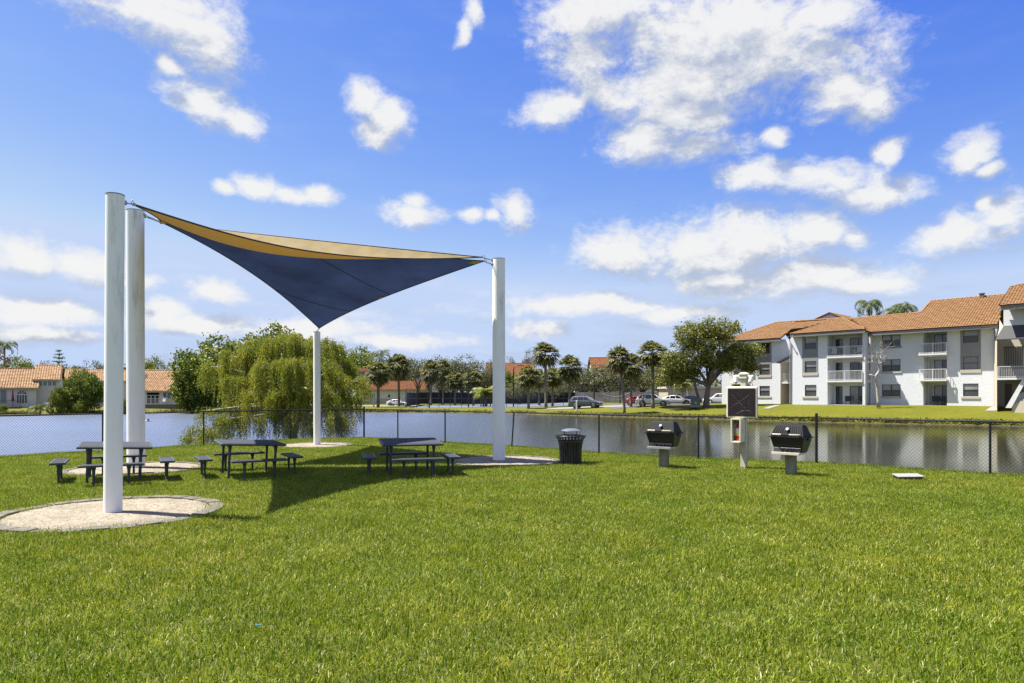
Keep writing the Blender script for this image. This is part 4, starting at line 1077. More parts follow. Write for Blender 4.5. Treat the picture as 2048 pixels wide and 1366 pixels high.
def apartment():
    root = thing('apartment_building', 'white three storey apartment building with orange tile roofs across the lake', 'apartment building', tuple(AO), math.atan2(AT.y, AT.x))
    zb, zt = AO.z - .6, 8.72
    FL = (.72, 3.40, 6.08); WZ = ((1.66, 2.95), (4.36, 5.66), (7.06, 8.38))
    # --- middle block
    w = -2.2; f = Facade(root, aL, w); U = lambda p: aU(p, w)
    dbl = (U(1764), U(1801)); sgl = (U(1926), U(1957)); bal = (U(1846.5), U(1894))
    for (a, b) in WZ: f.op += [(dbl[0], dbl[1], a, b, .10), (sgl[0], sgl[1], a, b, .10)]
    for z in FL: f.op.append((bal[0], bal[1], z, z + 2.42, 1.5))
    f.wall(U(1738), U(1989), zb, zt, STUCCO)
    for (a, b) in WZ:
        f.window(dbl[0], dbl[1], a, b, 2); f.window(sgl[0], sgl[1], a, b, 1, up=GVB if a > 4 else GUP, low=GVB if 4 < a < 6 else GLOW)
        mb = MB(); f.bx(mb, dbl[0] - .12, dbl[1] + .12, a - .2, a - .01, w + .002, w + .07); mb.build('window_sill', STUCSH if a > 6 else TRIM, root)
    p0, p1 = U(1921), U(1961.6)
    mb = MB(); f.bx(mb, p0, sgl[0], 4.36, zt - .02, w + .002, w + .035); f.bx(mb, sgl[1], p1, 4.36, zt - .02, w + .002, w + .035); f.bx(mb, sgl[0], sgl[1], 5.66, 7.06, w + .002, w + .035); mb.build('painted_panel', STUCSH, root)
    mb = MB(); f.bx(mb, p0 - .03, p1 + .03, 4.02, 4.36, w + .002, w + .06); mb.build('window_sill', TRIM, root)
    mb = MB(); f.bx(mb, p0 + .05, p1 - .05, 1.42, 1.63, w + .002, w + .07); mb.build('window_sill', TRIM, root)
    for i, z in enumerate(FL):
        f.door(bal[0] + .62, bal[1] - .02, z, z + 2.08, w - 1.49, GVB, GDK)
        mb = MB(); f.bx(mb, bal[0] + .15, bal[0] + .5, z + .02, z + 2.05, w - 1.49, w - 1.45); mb.build('closet_door', TRIM, root)
        if i:
            mb = MB(); f.bx(mb, bal[0] - .28, bal[1] + .10, z - .16, z, w - .0, w + .62); mb.build('balcony_slab', WHITE, root)
            f.railing(bal[0] - .22, bal[1] + .06, z, w + .55, 1.08, .5)
    # --- front bay with corner column
    w2 = 0.0; g = Facade(root, aL, w2); V = lambda p: aU(p, w2)
    bw = (V(1609.7), V(1632.8)); bo = (V(1655), V(1725)); bc = (V(1725), V(1730.5))
    for (a, b) in WZ: g.op.append((bw[0], bw[1], a, b, .10))
    for z in FL: g.op.append((bo[0], bo[1], z, z + 2.42, 1.75))
    g.wall(V(1582), bc[1], zb, zt, STUCCO)
    for (a, b) in WZ: g.window(bw[0], bw[1], a, b, 1)
    q0, q1 = V(1604.8), V(1635.8)
    mb = MB(); g.bx(mb, q0, bw[0], 4.36, zt - .02, w2 + .002, w2 + .035); g.bx(mb, bw[1], q1, 4.36, zt - .02, w2 + .002, w2 + .035); g.bx(mb, bw[0], bw[1], 5.66, 7.06, w2 + .002, w2 + .035); mb.build('painted_panel', STUCSH, root)
    mb = MB(); g.bx(mb, q0 - .03, q1 + .03, 4.02, 4.36, w2 + .002, w2 + .06); mb.build('window_sill', TRIM, root)
    mb = MB(); g.bx(mb, q0, q1, 1.42, 1.63, w2 + .002, w2 + .07); mb.build('window_sill', TRIM, root)
    for i, z in enumerate(FL):
        g.door(V(1688), bo[1] - .1, z, z + 2.05, w2 - 1.74, GDK if i else GVB, GDK)
        g.window(bo[0] + .25, bo[0] + .95, z + .05, z + 2.05, 1, 1.74, up=GDK, split=False)
        if i:
            mb = MB(); g.bx(mb, bo[0] - .03, bo[1] + .02, z - .17, z, w2 + .002, w2 + .14); mb.build('balcony_slab', WHITE, root)
            g.railing(bo[0] + .02, bo[1] - .02, z, w2 + .06, 1.08)
    # side of the bay: column, open corner, rear pier
    mb = MB(); x1 = bc[1]
    def side(a, b, z0, z1): mb.quad(aL(x1, a, z0), aL(x1, b, z0), aL(x1, b, z1), aL(x1, a, z1))
    side(0, -.5, zb, zt); side(-1.55, -2.2, zb, zt)
    for (z0, z1) in ((zb, FL[0]), (FL[0] + 2.42, FL[1]), (FL[1] + 2.42, FL[2]), (FL[2] + 2.42, zt)): side(-.5, -1.55, z0, z1)
    mb.build('wall', STUCCO, root)
    for z in FL[1:]:
        mb = MB()
        for k in range(8): mb.box(aL(x1 + .03, -.55 - .14 * k, z + .52), (.022, .022, 1.04))
        mb.box(aL(x1 + .03, -1.03, z + 1.06), (.05, 1.05, .05)); mb.build('balcony_railing', WHITE, root)
        mb = MB(); mb.box(aL(x1 + .05, -1.03, z - .08), (.1, 1.3, .16)); mb.build('balcony_slab', WHITE, root)
    # left side of the bay, downspout
    mb = MB(); mb.quad(aL(V(1582), 0, zb), aL(V(1582), -6, zb), aL(V(1582), -6, zt), aL(V(1582), 0, zt)); mb.build('wall', STUCCO, root)
    def spout(u, w_, top):
        mb = MB(); mb.tube([aL(u, w_ + .55, top), aL(u, w_ + .5, top - .18), aL(u, w_ + .10, top - .55), aL(u, w_ + .09, zb + .9), aL(u, w_ + .2, zb + .75)], .055, 8); mb.build('downspout', STUCSH, root, smooth=R(40))
    spout(V(1582) - .06, 0, 8.6); spout(U(1989) + .06, w, 8.5)
    # --- rear left block
    w3 = -4.4; h = Facade(root, aL, w3); X = lambda p: aU(p, w3)
    hw = (X(1519), X(1539.6)); ho = (X(1467), X(1496.5))
    for (a, b) in WZ: h.op.append((hw[0], hw[1], a, b, .10))
    for z in FL: h.op.append((ho[0], ho[1], z, z + 2.4, 1.5))
    h.wall(X(1443.5), X(1561), zb, zt, STUCCO)
    for (a, b) in WZ: h.window(hw[0], hw[1], a, b, 1, up=GDK if a > 6 else GUP)
    mb = MB(); r0, r1 = X(1515), X(1543); h.bx(mb, r0, hw[0], 4.36, zt - .02, w3 + .002, w3 + .035); h.bx(mb, hw[1], r1, 4.36, zt - .02, w3 + .002, w3 + .035); h.bx(mb, hw[0], hw[1], 5.66, 7.06, w3 + .002, w3 + .035); mb.build('painted_panel', STUCSH, root)
    for (a, b) in ((4.02, 4.36), (1.42, 1.63)):
        mb = MB(); h.bx(mb, r0, r1, a, b, w3 + .002, w3 + .06); mb.build('window_sill', TRIM, root)
    for i, z in enumerate(FL):
        h.door(ho[0] + .75, ho[1] - .05, z, z + 2.05, w3 - 1.49, GVB, GDK)
        if i:
            mb = MB(); h.bx(mb, ho[0] - .3, ho[1] + .12, z - .16, z, w3, w3 + .6); mb.build('balcony_slab', WHITE, root)
            h.railing(ho[0] - .25, ho[1] + .08, z, w3 + .53, 1.06, .5)
    mb = MB(); e0 = X(1443.5); mb.quad(aL(e0, w3, zb), aL(e0, w3 - 11, zb), aL(e0, w3 - 11, zt), aL(e0, w3, zt)); mb.build('wall', STUCCO, root)
    # --- stairwell between the blocks: sloping dark shed roof, landing rail, cream inner walls
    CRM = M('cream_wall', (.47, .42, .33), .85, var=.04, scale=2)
    s0, s1 = X(1561), V(1582)
    mb = MB()
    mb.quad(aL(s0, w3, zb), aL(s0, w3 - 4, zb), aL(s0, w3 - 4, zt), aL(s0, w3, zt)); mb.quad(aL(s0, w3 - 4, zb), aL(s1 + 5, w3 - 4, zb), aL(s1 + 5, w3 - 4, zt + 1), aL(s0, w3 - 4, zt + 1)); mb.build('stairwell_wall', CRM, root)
    mb = MB(); mb.hexa([aL(s0, w3 - 3.9, 3.22), aL(s0 + 4.3, w3 - 3.9, 3.22), aL(s0 + 4.3, w3 - .1, 3.22), aL(s0, w3 - .1, 3.22)], [aL(s0, w3 - 3.9, 3.4), aL(s0 + 4.3, w3 - 3.9, 3.4), aL(s0 + 4.3, w3 - .1, 3.4), aL(s0, w3 - .1, 3.4)]); mb.build('landing', WHITE, root)
    h.railing(s0 + .05, s0 + 3.9, 3.4, w3 - .2, 1.05)
    mb = MB(); mb.quad(aL(s0, w3 + .02, 5.9), aL(s0 + 4.2, w3 + .02, 5.9), aL(s0 + 4.2, w3 + .02, 8.7), aL(s0, w3 + .02, 8.7)); mb.build('stairwell_front', STUCCO, root)
    mb = MB(); mb.prism([aL(s0, w3 + .03, 5.85), aL(s0 + 3.4, w3 + .03, 7.4), aL(s0 + 3.4, w3 + .03, 5.85)], (0, -.1, 0)); mb.build('shed_gable', STUCCO, root)
    mb = MB(); mb.hexa([aL(s0 - .1, w3 + .04, 5.72), aL(s0 + 3.6, w3 + .04, 7.42), aL(s0 + 3.6, w3 + .9, 7.42), aL(s0 - .1, w3 + .9, 5.72)], [aL(s0 - .1, w3 + .04, 5.86), aL(s0 + 3.6, w3 + .04, 7.9), aL(s0 + 3.6, w3 + .9, 7.7), aL(s0 - .1, w3 + .9, 5.86)]); mb.build('awning', AWN, root)
    mb = MB()
    for k in range(9): mb.hexa([aL(s0 + 2.2 + .26 * k, w3 - 1.6, zb), aL(s0 + 2.46 + .26 * k, w3 - 1.6, zb), aL(s0 + 2.46 + .26 * k, w3 - .3, zb), aL(s0 + 2.2 + .26 * k, w3 - .3, zb)], [aL(s0 + 2.2 + .26 * k, w3 - 1.6, .8 + .18 * k), aL(s0 + 2.46 + .26 * k, w3 - 1.6, .8 + .18 * k), aL(s0 + 2.46 + .26 * k, w3 - .3, .8 + .18 * k), aL(s0 + 2.2 + .26 * k, w3 - .3, .8 + .18 * k)])
    mb.prism([aL(s0 + 2.1, w3 - .28, .7), aL(s0 + 4.5, w3 - .28, .7), aL(s0 + 4.5, w3 - .28, 3.4), aL(s0 + 2.1, w3 - .28, 1.7)], (0, -.08, 0)); mb.build('staircase', WHITE, root)
    # --- right stair tower
    w4 = 1.2; k = Facade(root, aL, w4); Wd = lambda p: aU(p, w4)
    c0 = Wd(2007); c1 = c0 + 9; zc = 10.5
    mb = MB(); mb.quad(aL(c0, w4, 7.0), aL(c1, w4, 7.0), aL(c1, w4, zc), aL(c0, w4, zc)); mb.quad(aL(c0, w4, 8.6), aL(c0, -4, 8.6), aL(c0, -4, zc), aL(c0, w4, zc)); mb.build('wall', STUCCO, root)
    cl = Wd(1994)
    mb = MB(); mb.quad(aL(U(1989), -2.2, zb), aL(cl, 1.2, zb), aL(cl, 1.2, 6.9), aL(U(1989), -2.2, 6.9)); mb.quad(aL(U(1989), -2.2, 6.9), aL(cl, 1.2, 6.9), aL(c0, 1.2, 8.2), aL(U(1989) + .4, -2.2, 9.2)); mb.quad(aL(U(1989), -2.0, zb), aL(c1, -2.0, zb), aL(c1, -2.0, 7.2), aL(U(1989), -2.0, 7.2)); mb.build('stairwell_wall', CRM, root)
    mb = MB(); aw = [aL(c0 + .02, w4 + .02, 8.25), aL(c1, w4 + .02, 8.25), aL(c1, w4 + 1.15, 6.95), aL(cl + .1, w4 + 1.15, 6.95)]
    mb.prism(aw, (0, 0, -.10)); mb.prism([aL(cl + .1, w4 + 1.15, 6.85), aL(cl + .1, w4 - .3, 6.85), aL(c0 + .02, w4 - .3, 8.2)], (.04, 0, 0)); mb.build('awning', AWN, root)
    mb = MB(); k.bx(mb, cl + .02, c1, 3.22, 3.40, -1.95, w4 + .1); mb.build('landing', WHITE, root)
    k.railing(cl + .08, c1 - .2, 3.40, w4 + .03, 1.08)
    k2 = Facade(root, aL, -1.9); mb = MB()
    g0 = aU(2009, -1.95)
    for q in range(11): k2.bx(mb, g0 + .14 * q, g0 + .04 + .14 * q, 4.4, 6.4, -1.98, -1.94)
    k2.bx(mb, g0 - .1, g0 + 1.6, 6.4, 6.46, -1.98, -1.93); k2.bx(mb, g0 - .1, g0 + 1.6, 4.35, 4.4, -1.98, -1.93); mb.build('window_grille', BRONZE, root)
    d0 = aU(2010, -1.95); mb = MB(); k2.bx(mb, d0, d0 + .55, .72, 2.85, -1.98, -1.92); mb.build('entrance_door', M('brown_door', (.10, .08, .07), .5), root)
    mb = MB(); st0 = Wd(2024)
    for q in range(15):
        z = .72 + .178 * (q + 1)
        mb.hexa([aL(st0 + .27 * q, -.55, zb), aL(st0 + .27 * (q + 1), -.55, zb), aL(st0 + .27 * (q + 1), w4 - .1, zb), aL(st0 + .27 * q, w4 - .1, zb)], [aL(st0 + .27 * q, -.55, z), aL(st0 + .27 * (q + 1), -.55, z), aL(st0 + .27 * (q + 1), w4 - .1, z), aL(st0 + .27 * q, w4 - .1, z)])
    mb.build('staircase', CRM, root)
    mb = MB(); mb.prism([aL(st0 - .35, -.62, .7), aL(st0 + 1.6, -.62, 1.9), aL(st0 + 4.2, -.62, 3.4), aL(st0 + 4.2, -.62, 4.4), aL(st0 - .35, -.62, 1.5)], (0, .09, 0)); mb.build('stair_parapet', WHITE, root)
    mb = MB(); mb.prism([aL(st0 - .5, w4 + .02, .6), aL(st0 - .05, w4 + .02, .6), aL(st0 + 1.1, w4 + .02, 3.2), aL(st0 + .75, w4 + .02, 3.2)], (0, .12, 0)); mb.build('stair_parapet', WHITE, root)
    mb = MB(); k.bx(mb, c0 + 2.5, c0 + 2.75, 9.0, 9.45, w4 + .0, w4 + .2); k.bx(mb, c0 + 2.45, c0 + 2.8, 9.45, 9.52, w4, w4 + .25); mb.build('wall_lantern', BRONZE, root)
    # --- roofs
    sl = .50
    def RP(pts, we, ze): return [aL(*slope_pt(px, py, we, ze, sl)) for px, py in pts]
    apex = (1686, 636.2)
    mA = RP([(1741, 664.6), (1994.5, 648.6), (2012, 590), (1862, 603.2), (1841, 626), (1700, 638.5)], w + .75, 8.82)
    tile_roof('roof', mA, TILE, root); ridge(root, TILE, mA[2], mA[3]); ridge(root, TILE, mA[3], mA[4]); ridge(root, TILE, mA[4], mA[5])
    mB = [aL(aU(p_, .72), .72, 8.82) for p_ in (1580, 1729.5)] + RP([apex], .72, 8.82)
    tile_roof('roof', mB, TILE, root); ridge(root, TILE, mB[0], mB[2], .10)
    mS = [mB[1], mA[0], mA[5], mB[2]]; tile_roof('roof', [mA[0], mB[1], mB[2]], TILE, root); ridge(root, TILE, mB[1], mB[2], .10)
    mC = [aL(aU(p_, w3 + .75), w3 + .75, 8.82) for p_ in (1436, 1561.5)] + RP([ (1582, 659), (1612, 654.8), (1686, 637), (1605, 644.6), (1552, 645.8), (1513, 656.5)], w3 + .75, 8.82)
    tile_roof('roof', mC, TILE, root); ridge(root, TILE, mC[4], mC[6]); ridge(root, TILE, mC[6], mC[0], .10); ridge(root, UNDER, mC[1], mC[2], .07)
    # back slopes so the roofs close
    mb = MB()
    for (a, b) in ((mA[2], mA[3]), (mA[4], mA[5]), (mC[4], mC[6])):
        a = Vector(a); b = Vector(b); dv = Vector((0, 6, -3.0)); mb.quad(a, b, b + dv, a + dv)
    a = Vector(mB[0]); b = Vector(mB[2]); mb.quad(a, b, b + Vector((-.2, 2, 0)), a + Vector((.2, 6, 0)))
    mb.build('roof', UNDER, root)
    mD = RP([(1999.5, 611), (2130, 601), (2130, 562), (2046, 569), (2021, 575.5)], w4 + .6, 10.6)
    tile_roof('roof', mD, TILE, root); ridge(root, UNDER, mD[0], mD[4], .08); ridge(root, TILE, mD[4], mD[3])
    for (a, b, dz) in ((mA[0], mA[1], 0), (mB[0], mB[1], 0), (mC[0], mC[1], 0), (mD[0], mD[1], 0)):
        a = Vector(a); b = Vector(b); mb = MB(); o1 = Vector((0, .02, -.34)); o2 = Vector((0, .02, -.03)); o3 = Vector((0, .14, -.03)); o4 = Vector((0, .14, -.34))
        mb.hexa([a + o1, b + o1, b + o4, a + o4], [a + o2, b + o2, b + o3, a + o3]); mb.build('fascia', FASC, root)
        mb = MB(); mb.quad(a + Vector((0, .1, -.3)), b + Vector((0, .1, -.3)), b + Vector((0, 1.6, -.3)), a + Vector((0, 1.6, -.3))); mb.build('soffit', STUCCO, root)
    mb = MB(); q = mA[2]; e = Vector(mA[3]).lerp(Vector(mA[2]), .70); mb.box(e + Vector((0, -.2, .12)), (.38, .35, .4)); mb.box(e + Vector((0, -.2, .36)), (.5, .45, .08)); mb.build('roof_vent', M('vent_tan', (.15, .09, .05), .8), root)
    # white gable of the wing behind
    gw = -14.0; G = lambda p: aU(p, gw)
    ga, gbm, gc = [aL(G(p), gw, aZ(p, y, gw)) for p, y in ((1608, 649), (1660, 625.5), (1712, 646))]
    mb = MB(); mb.prism([aL(G(1608), gw, zb), aL(G(1712), gw, zb), gc, gbm, ga], (0, 5, 0)); mb.build('gable_wall', STUCCO, root)
    ov = Vector((0, -.12, 0)); up = Vector((0, 0, .05)); back = Vector((0, 6, 0))
    tile_roof('roof', [Vector(gc) + ov + up, Vector(gc) + back + up, Vector(gbm) + back + up, Vector(gbm) + ov + up], TILE, root)
    tile_roof('roof', [Vector(ga) + ov + up, Vector(ga) + back + up, Vector(gbm) + back + up, Vector(gbm) + ov + up], TILE, root)
    mb = MB()
    for a in (ga, gc): mb.tube([Vector(a) + ov + Vector((0, -.05, 0)), Vector(gbm) + ov + Vector((0, -.05, 0))], .09, 6)
    mb.build('bargeboard', UNDER, root)
    return root, FL, w, U, V, bal, bo
APT, FL, aw, aUm, aUb, aBal, aBo = apartment()

def a_world(u, w, z):
    return Vector((AO.x, AO.y, 0)) + AT * u + AN * w + Vector((0, 0, z))
def patio_chair(label, u, w, z, turn, mat, group='patio chairs on the ground floor'):
    p = a_world(u, w, z); t = thing('patio_chair', label, 'chair', tuple(p), math.atan2(AT.y, AT.x) + turn, group)
    mb = MB(); mb.box((0, 0, .40), (.55, .52, .07)); mb.build('seat', mat, t)
    mb = MB(); mb.box((0, .25, .70), (.55, .06, .58), rot=Matrix.Rotation(R(-10), 3, 'X')); mb.build('backrest', mat, t)
    for s in (-1, 1):
        mb = MB(); mb.tube([(s * .27, -.24, 0), (s * .27, -.24, .60), (s * .27, .2, .60)], .02, 6); mb.build('arm_frame', mat, t)
        mb = MB(); mb.tube([(s * .24, .22, 0), (s * .24, .22, .4)], .02, 6); mb.build('leg', mat, t)
DARKW = M('dark_wicker', (.03, .03, .033), .7)
patio_chair('dark patio chair on the ground floor terrace, left of the pair under the railed balconies', aBal[0] + .95, aw - .6, FL[0], R(20), DARKW)
patio_chair('dark patio chair on the ground floor terrace, right of the pair under the railed balconies', aBal[1] - .55, aw - .6, FL[0], R(-20), DARKW)
patio_chair('dark patio chair on the corner column terrace, nearer to the window', aUb(1690), -.9, FL[0], R(30), DARKW)
patio_chair('dark patio chair on the corner column terrace, nearer to the column', aUb(1713), -.9, FL[0], R(-30), DARKW)
WCH = M('white_chair', (.5, .5, .5), .5)
patio_chair('white chair on the top floor corner balcony, left one', aUb(1664), -.6, FL[2], R(15), WCH, 'white chairs on the top balcony'); patio_chair('white chair on the top floor corner balcony, right one', aUb(1712), -.6, FL[2], R(-15), WCH, 'white chairs on the top balcony')
# ------------------------------------------------------------------ trees
def unit(v): return v / np.linalg.norm(v, axis=1)[:, None]
def leaf_quads(rg, C, size, aspect=.45, flat=.4, droop=0.0):
    n = len(C); nr = unit(rg.normal(0, 1, (n, 3)) + np.array([0, 0, flat])); a = unit(np.cross(nr, rg.normal(0, 1, (n, 3))))
    a[:, 2] -= droop; a = unit(a); b = unit(np.cross(nr, a))
    s = (size * rg.uniform(.65, 1.35, n))[:, None]
    return np.stack([C - a * s * .5, C + b * s * .5 * aspect, C + a * s * .5, C - b * s * .5 * aspect], 1)

def clumpy(rg, ctr, rad, n_clump, per, cr, leaf, aspect=.5, flat=.5, shell=.55, low=-.45, lobes=7, lob=.28):
    d = unit(rg.normal(0, 1, (n_clump * 3, 3))); d = d[d[:, 2] > low][:n_clump]
    L = unit(rg.normal(0, 1, (lobes, 3)))
    bump = (np.maximum(0, d @ L.T) ** 6).max(1)
    r = (shell + (1 - shell) * rg.random(len(d)) ** .7) * (1 - lob + lob * 1.25 * bump)
    C = np.array(ctr) + d * r[:, None] * np.array(rad)
    q = np.repeat(C, per, 0); g = rg.normal(0, 1, q.shape) * np.array([1, 1, .62]) * cr
    return C, leaf_quads(rg, q + g, leaf, aspect, flat)

def limbs(mb, rg, base_r, h_fork, ctr, rad, C, n_limb, lean=(0, 0), n=7, twig=2):
    f = Vector((lean[0], lean[1], h_fork))
    mb.tube([(0, 0, -.5), (lean[0] * .15, lean[1] * .1, h_fork * .25), (lean[0] * .55, lean[1] * .6, h_fork * .65), f], [base_r * 1.25, base_r, base_r * .85, base_r * .8], n)
    pick = rg.choice(len(C), size=min(n_limb, len(C)), replace=False)
    for i in pick:
        e = Vector(C[i]); e = f.lerp(e, .92); m = f.lerp(e, .5) + Vector((rg.normal(0, .06), rg.normal(0, .06), rg.uniform(-.02, .14))) * (e - f).length
        mb.tube([f - Vector((0, 0, .1)), f.lerp(m, .55), m, e], [base_r * .55, base_r * .4, base_r * .27, base_r * .06], max(4, n - 2))
        for _ in range(twig):
            j = C[rg.integers(0, len(C))]; v = Vector(j)
            if (v - m).length < (e - f).length * .9: mb.tube([m, m.lerp(v, .5) + Vector((0, 0, .1)), v], [base_r * .2, base_r * .12, base_r * .04], 4)

G_DK = leafmat('dense_green_leaves', [(.032, .062, .008), (.08, .125, .013), (.145, .185, .018), (.23, .255, .028)], .30, .45, pscale=.35)
G_YL = leafmat('yellow_green_leaves', [(.045, .075, .009), (.105, .14, .014), (.17, .20, .02), (.25, .255, .032)], .32, .5, pscale=.35)
G_OAK = leafmat('oak_leaves', [(.042, .05, .022), (.085, .092, .038), (.135, .138, .06), (.20, .19, .09)], .25, .5, pscale=.3)
G_BIG = leafmat('live_oak_leaves', [(.06, .078, .016), (.13, .148, .03), (.215, .222, .046), (.30, .285, .07)], .30, .5, pscale=.3)
G_PALM = leafmat('fan_palm_leaves', [(.034, .050, .013), (.090, .102, .030), (.18, .18, .062), (.28, .255, .11)], .48, .55, patch=.2, spec=.25)
G_FEA = leafmat('feather_palm_leaves', [(.026, .045, .009), (.058, .082, .013), (.10, .12, .02), (.15, .16, .036)], .28, .55, patch=.2, spec=.2)
G_ARE = leafmat('areca_leaves', [(.07, .10, .010), (.14, .17, .016), (.22, .24, .025), (.30, .29, .04)], .32, .45, patch=.2)
DRYL = leafmat('dry_fronds', [(.10, .06, .025), (.17, .10, .045), (.24, .15, .07)], .2, .7, patch=.2)
BARK = M('grey_bark', (.13, .11, .085), .9, var=.35, scale=3, bump=.6, bscale=14); PBARK = M('palm_trunk', (.17, .145, .115), .9, var=.25, scale=4, bump=.6, bscale=10, stretch=(1, 1, 3)); DBARK = M('dark_bark', (.07, .055, .042), .9, var=.3, scale=3)

PROTO = {}
def place(kind, maker, loc, label, name, cat, group, sx=1, sz=1, rz=0.0, sy=None):
    """first call builds the tree of this kind; later ones copy it with its trunk and crown."""
    if kind not in PROTO:
        o = thing(name, label, cat, loc, rz, group); maker(o); PROTO[kind] = o
    else:
        o = copy_tree(PROTO[kind]); o.location = loc; o.rotation_euler = (0, 0, rz); tag(o, label, cat, group)
    o.scale = (sx, sy or sx, sz); return o

def mk_broad(seed, R_, H, fork, n_clump, per, cr, leaf, mat, bark=DBARK, br=.25, low=-.5, n_limb=9, shell=.5, flat=.5, aspect=.55):
    def f(o):
        rg = np.random.default_rng(seed); ctr = (0, 0, H - R_[2]); C, q = clumpy(rg, ctr, R_, n_clump, per, cr, leaf, aspect, flat, shell, low)
        mb = MB(); limbs(mb, rg, br, fork, ctr, R_, C, n_limb); mb.build('trunk', bark, o, smooth=True); np_mesh('crown', q, mat, o)
    return f
# unit-sized prototypes: crown about 10 m wide, 8 m tall; scaled when set out
KIND = {
 'dense': mk_broad(21, (5, 5, 3.7), 8, 1.8, 230, 46, .42, .34, G_DK, n_limb=7, low=-.75),
 'dense2': mk_broad(22, (5, 5, 3.6), 8, 2.0, 220, 46, .44, .34, G_YL, n_limb=8, low=-.6),
 'oak': mk_broad(23, (5, 5, 3.5), 8, 2.0, 210, 34, .44, .27, G_OAK, BARK, .22, low=-.72, n_limb=14, shell=.35, flat=.3),
 'oak2': mk_broad(24, (5, 5, 3.4), 8, 1.7, 180, 34, .46, .27, G_OAK, BARK, .24, low=-.65, n_limb=14, shell=.3, flat=.3),
 'oak_open': mk_broad(27, (5, 5, 2.5), 8, 2.4, 150, 32, .42, .27, G_OAK, BARK, .24, low=-.4, n_limb=12, shell=.4, flat=.3),
 'dome': mk_broad(26, (5, 5, 4.3), 8, .9, 300, 50, .42, .36, G_DK, n_limb=7, low=-.97, shell=.5),
 'bush': mk_broad(25, (5, 5, 4.2), 8, .6, 170, 40, .55, .5, G_YL, DBARK, .2, low=-.95, n_limb=6, shell=.6),
}
def gz(px, Y): return hz((px - CX) / F * Y, Y)
def tree_at(kind, px, Y, top_py, width_px, label, name, cat='tree', group=None, rz=0.0, dz=-.1, base_py=None):
    X = (px - CX) / F * Y; z = hz(X, Y) + dz
    if base_py is not None: z = ZY(base_py, Y)
    H = ZY(top_py, Y) - z; wd = width_px / F * Y
    return place(kind, KIND[kind], (X, Y, z), label, name, cat, group, wd / 8.6, H * 1.04 / 8, rz)

# far shore, left: gardens of the lake houses
LG = 'trees behind the lake houses'
tree_at('dense2', 40, 132, 721, 82, 'rounded tree top rising behind the low house roof at the left edge', 'broad_tree', group=LG)
tree_at('dense', 152, 140, 726, 66, 'dark tree top behind the dome shaped garden tree', 'broad_tree', group=LG, rz=2)
tree_at('oak', 104, 142, 727, 60, 'grey green tree top under the tall layered pine', 'broad_tree', group=LG, rz=1)
tree_at('oak2', 190, 145, 724, 62, 'grey green tree top just left of the nearest white pole', 'broad_tree', group=LG, rz=.5)
tree_at('dense', 250, 140, 724, 60, 'tree top seen between the two left poles', 'broad_tree', group=LG, rz=4)
tree_at('dense2', 306, 134, 721, 66, 'tree top rising behind the pale tile roof right of the stained pole', 'broad_tree', group=LG, rz=3)
GG = 'garden trees on the far shore'
tree_at('dome', 172, 97, 736, 66, 'dark dome shaped garden tree standing left of the nearest white pole', 'garden_tree', group=GG, rz=1.2)
tree_at('dome', 398, 101, 699, 112, 'large deep green tree at the right end of the pale roofed house', 'garden_tree', group=GG, rz=2.5)
tree_at('dense2', 446, 108, 684, 168, 'broad green tree just left behind the weeping tree', 'garden_tree', group=GG, rz=.3)
tree_at('dense2', 550, 114, 664, 185, 'tall green tree whose crown tops the weeping tree', 'garden_tree', group=GG, rz=1.8)
tree_at('dense', 648, 112, 676, 120, 'green tree top behind the slim short pole', 'garden_tree', group=GG, rz=.9)
tree_at('dense2', 718, 200, 703, 110, 'bright green tree behind the clubhouse, left of the feather palm', 'garden_tree', group=GG, rz=3.3)
tree_at('dense', 785, 205, 713, 90, 'green tree behind the clubhouse, right of the feather palm', 'garden_tree', group=GG, rz=.6)
BG = 'garden bushes on the far shore'
tree_at('bush', 121, 94, 772, 36, 'rounded bright green bush beside the two storey lake house', 'garden_bush', 'bush', BG)
tree_at('bush', 160, 94.5, 801, 32, 'pale low bush at the waterline in front of the dome shaped tree', 'garden_bush', 'bush', BG, 1.0)
tree_at('bush', 6, 94, 808, 16, 'tiny bush at the left edge of the photo by the water', 'garden_bush', 'bush', BG, 2.0)
tree_at('bush', 246, 96, 797, 26, 'green bush seen between the two left poles', 'garden_bush', 'bush', BG, 2.6)

# mid-ground: grey oaks behind the tennis court
OG = 'grey oaks behind the tennis court'
for i, (px, Y, top, wpx, kind, lab) in enumerate([
 (836, 160, 719, 84, 'oak_open', 'grey green oak with forked bare limbs right of the second fan palm'), (884, 168, 716, 74, 'oak2', 'grey oak behind the first court lamp'), (925, 172, 714, 84, 'oak', 'tall grey oak between the two left court lamps'), (975, 175, 724, 76, 'oak2', 'grey oak just left of the right white pole'),
 (1040, 150, 764, 70, 'oak', 'low oak behind the shortest fan palm'), (1168, 150, 729, 124, 'oak2', 'wide bare limbed oak right of the tall fan palms'), (1215, 146, 731, 118, 'oak', 'grey oak above the sagging court nets'), (1285, 142, 730, 112, 'oak2', 'grey oak behind the silver car'), (1338, 136, 722, 96, 'oak', 'grey oak just left of the big oak by the flats'), (1110, 158, 765, 60, 'oak2', 'small oak low behind the tall fan palms'), (1250, 165, 752, 60, 'oak', 'small distant oak behind the leaning fan palm')]):
    tree_at(kind, px, Y, top, wpx, lab, 'oak_tree', group=OG, rz=i * 1.37)
MG = 'mixed trees filling the row behind the court'
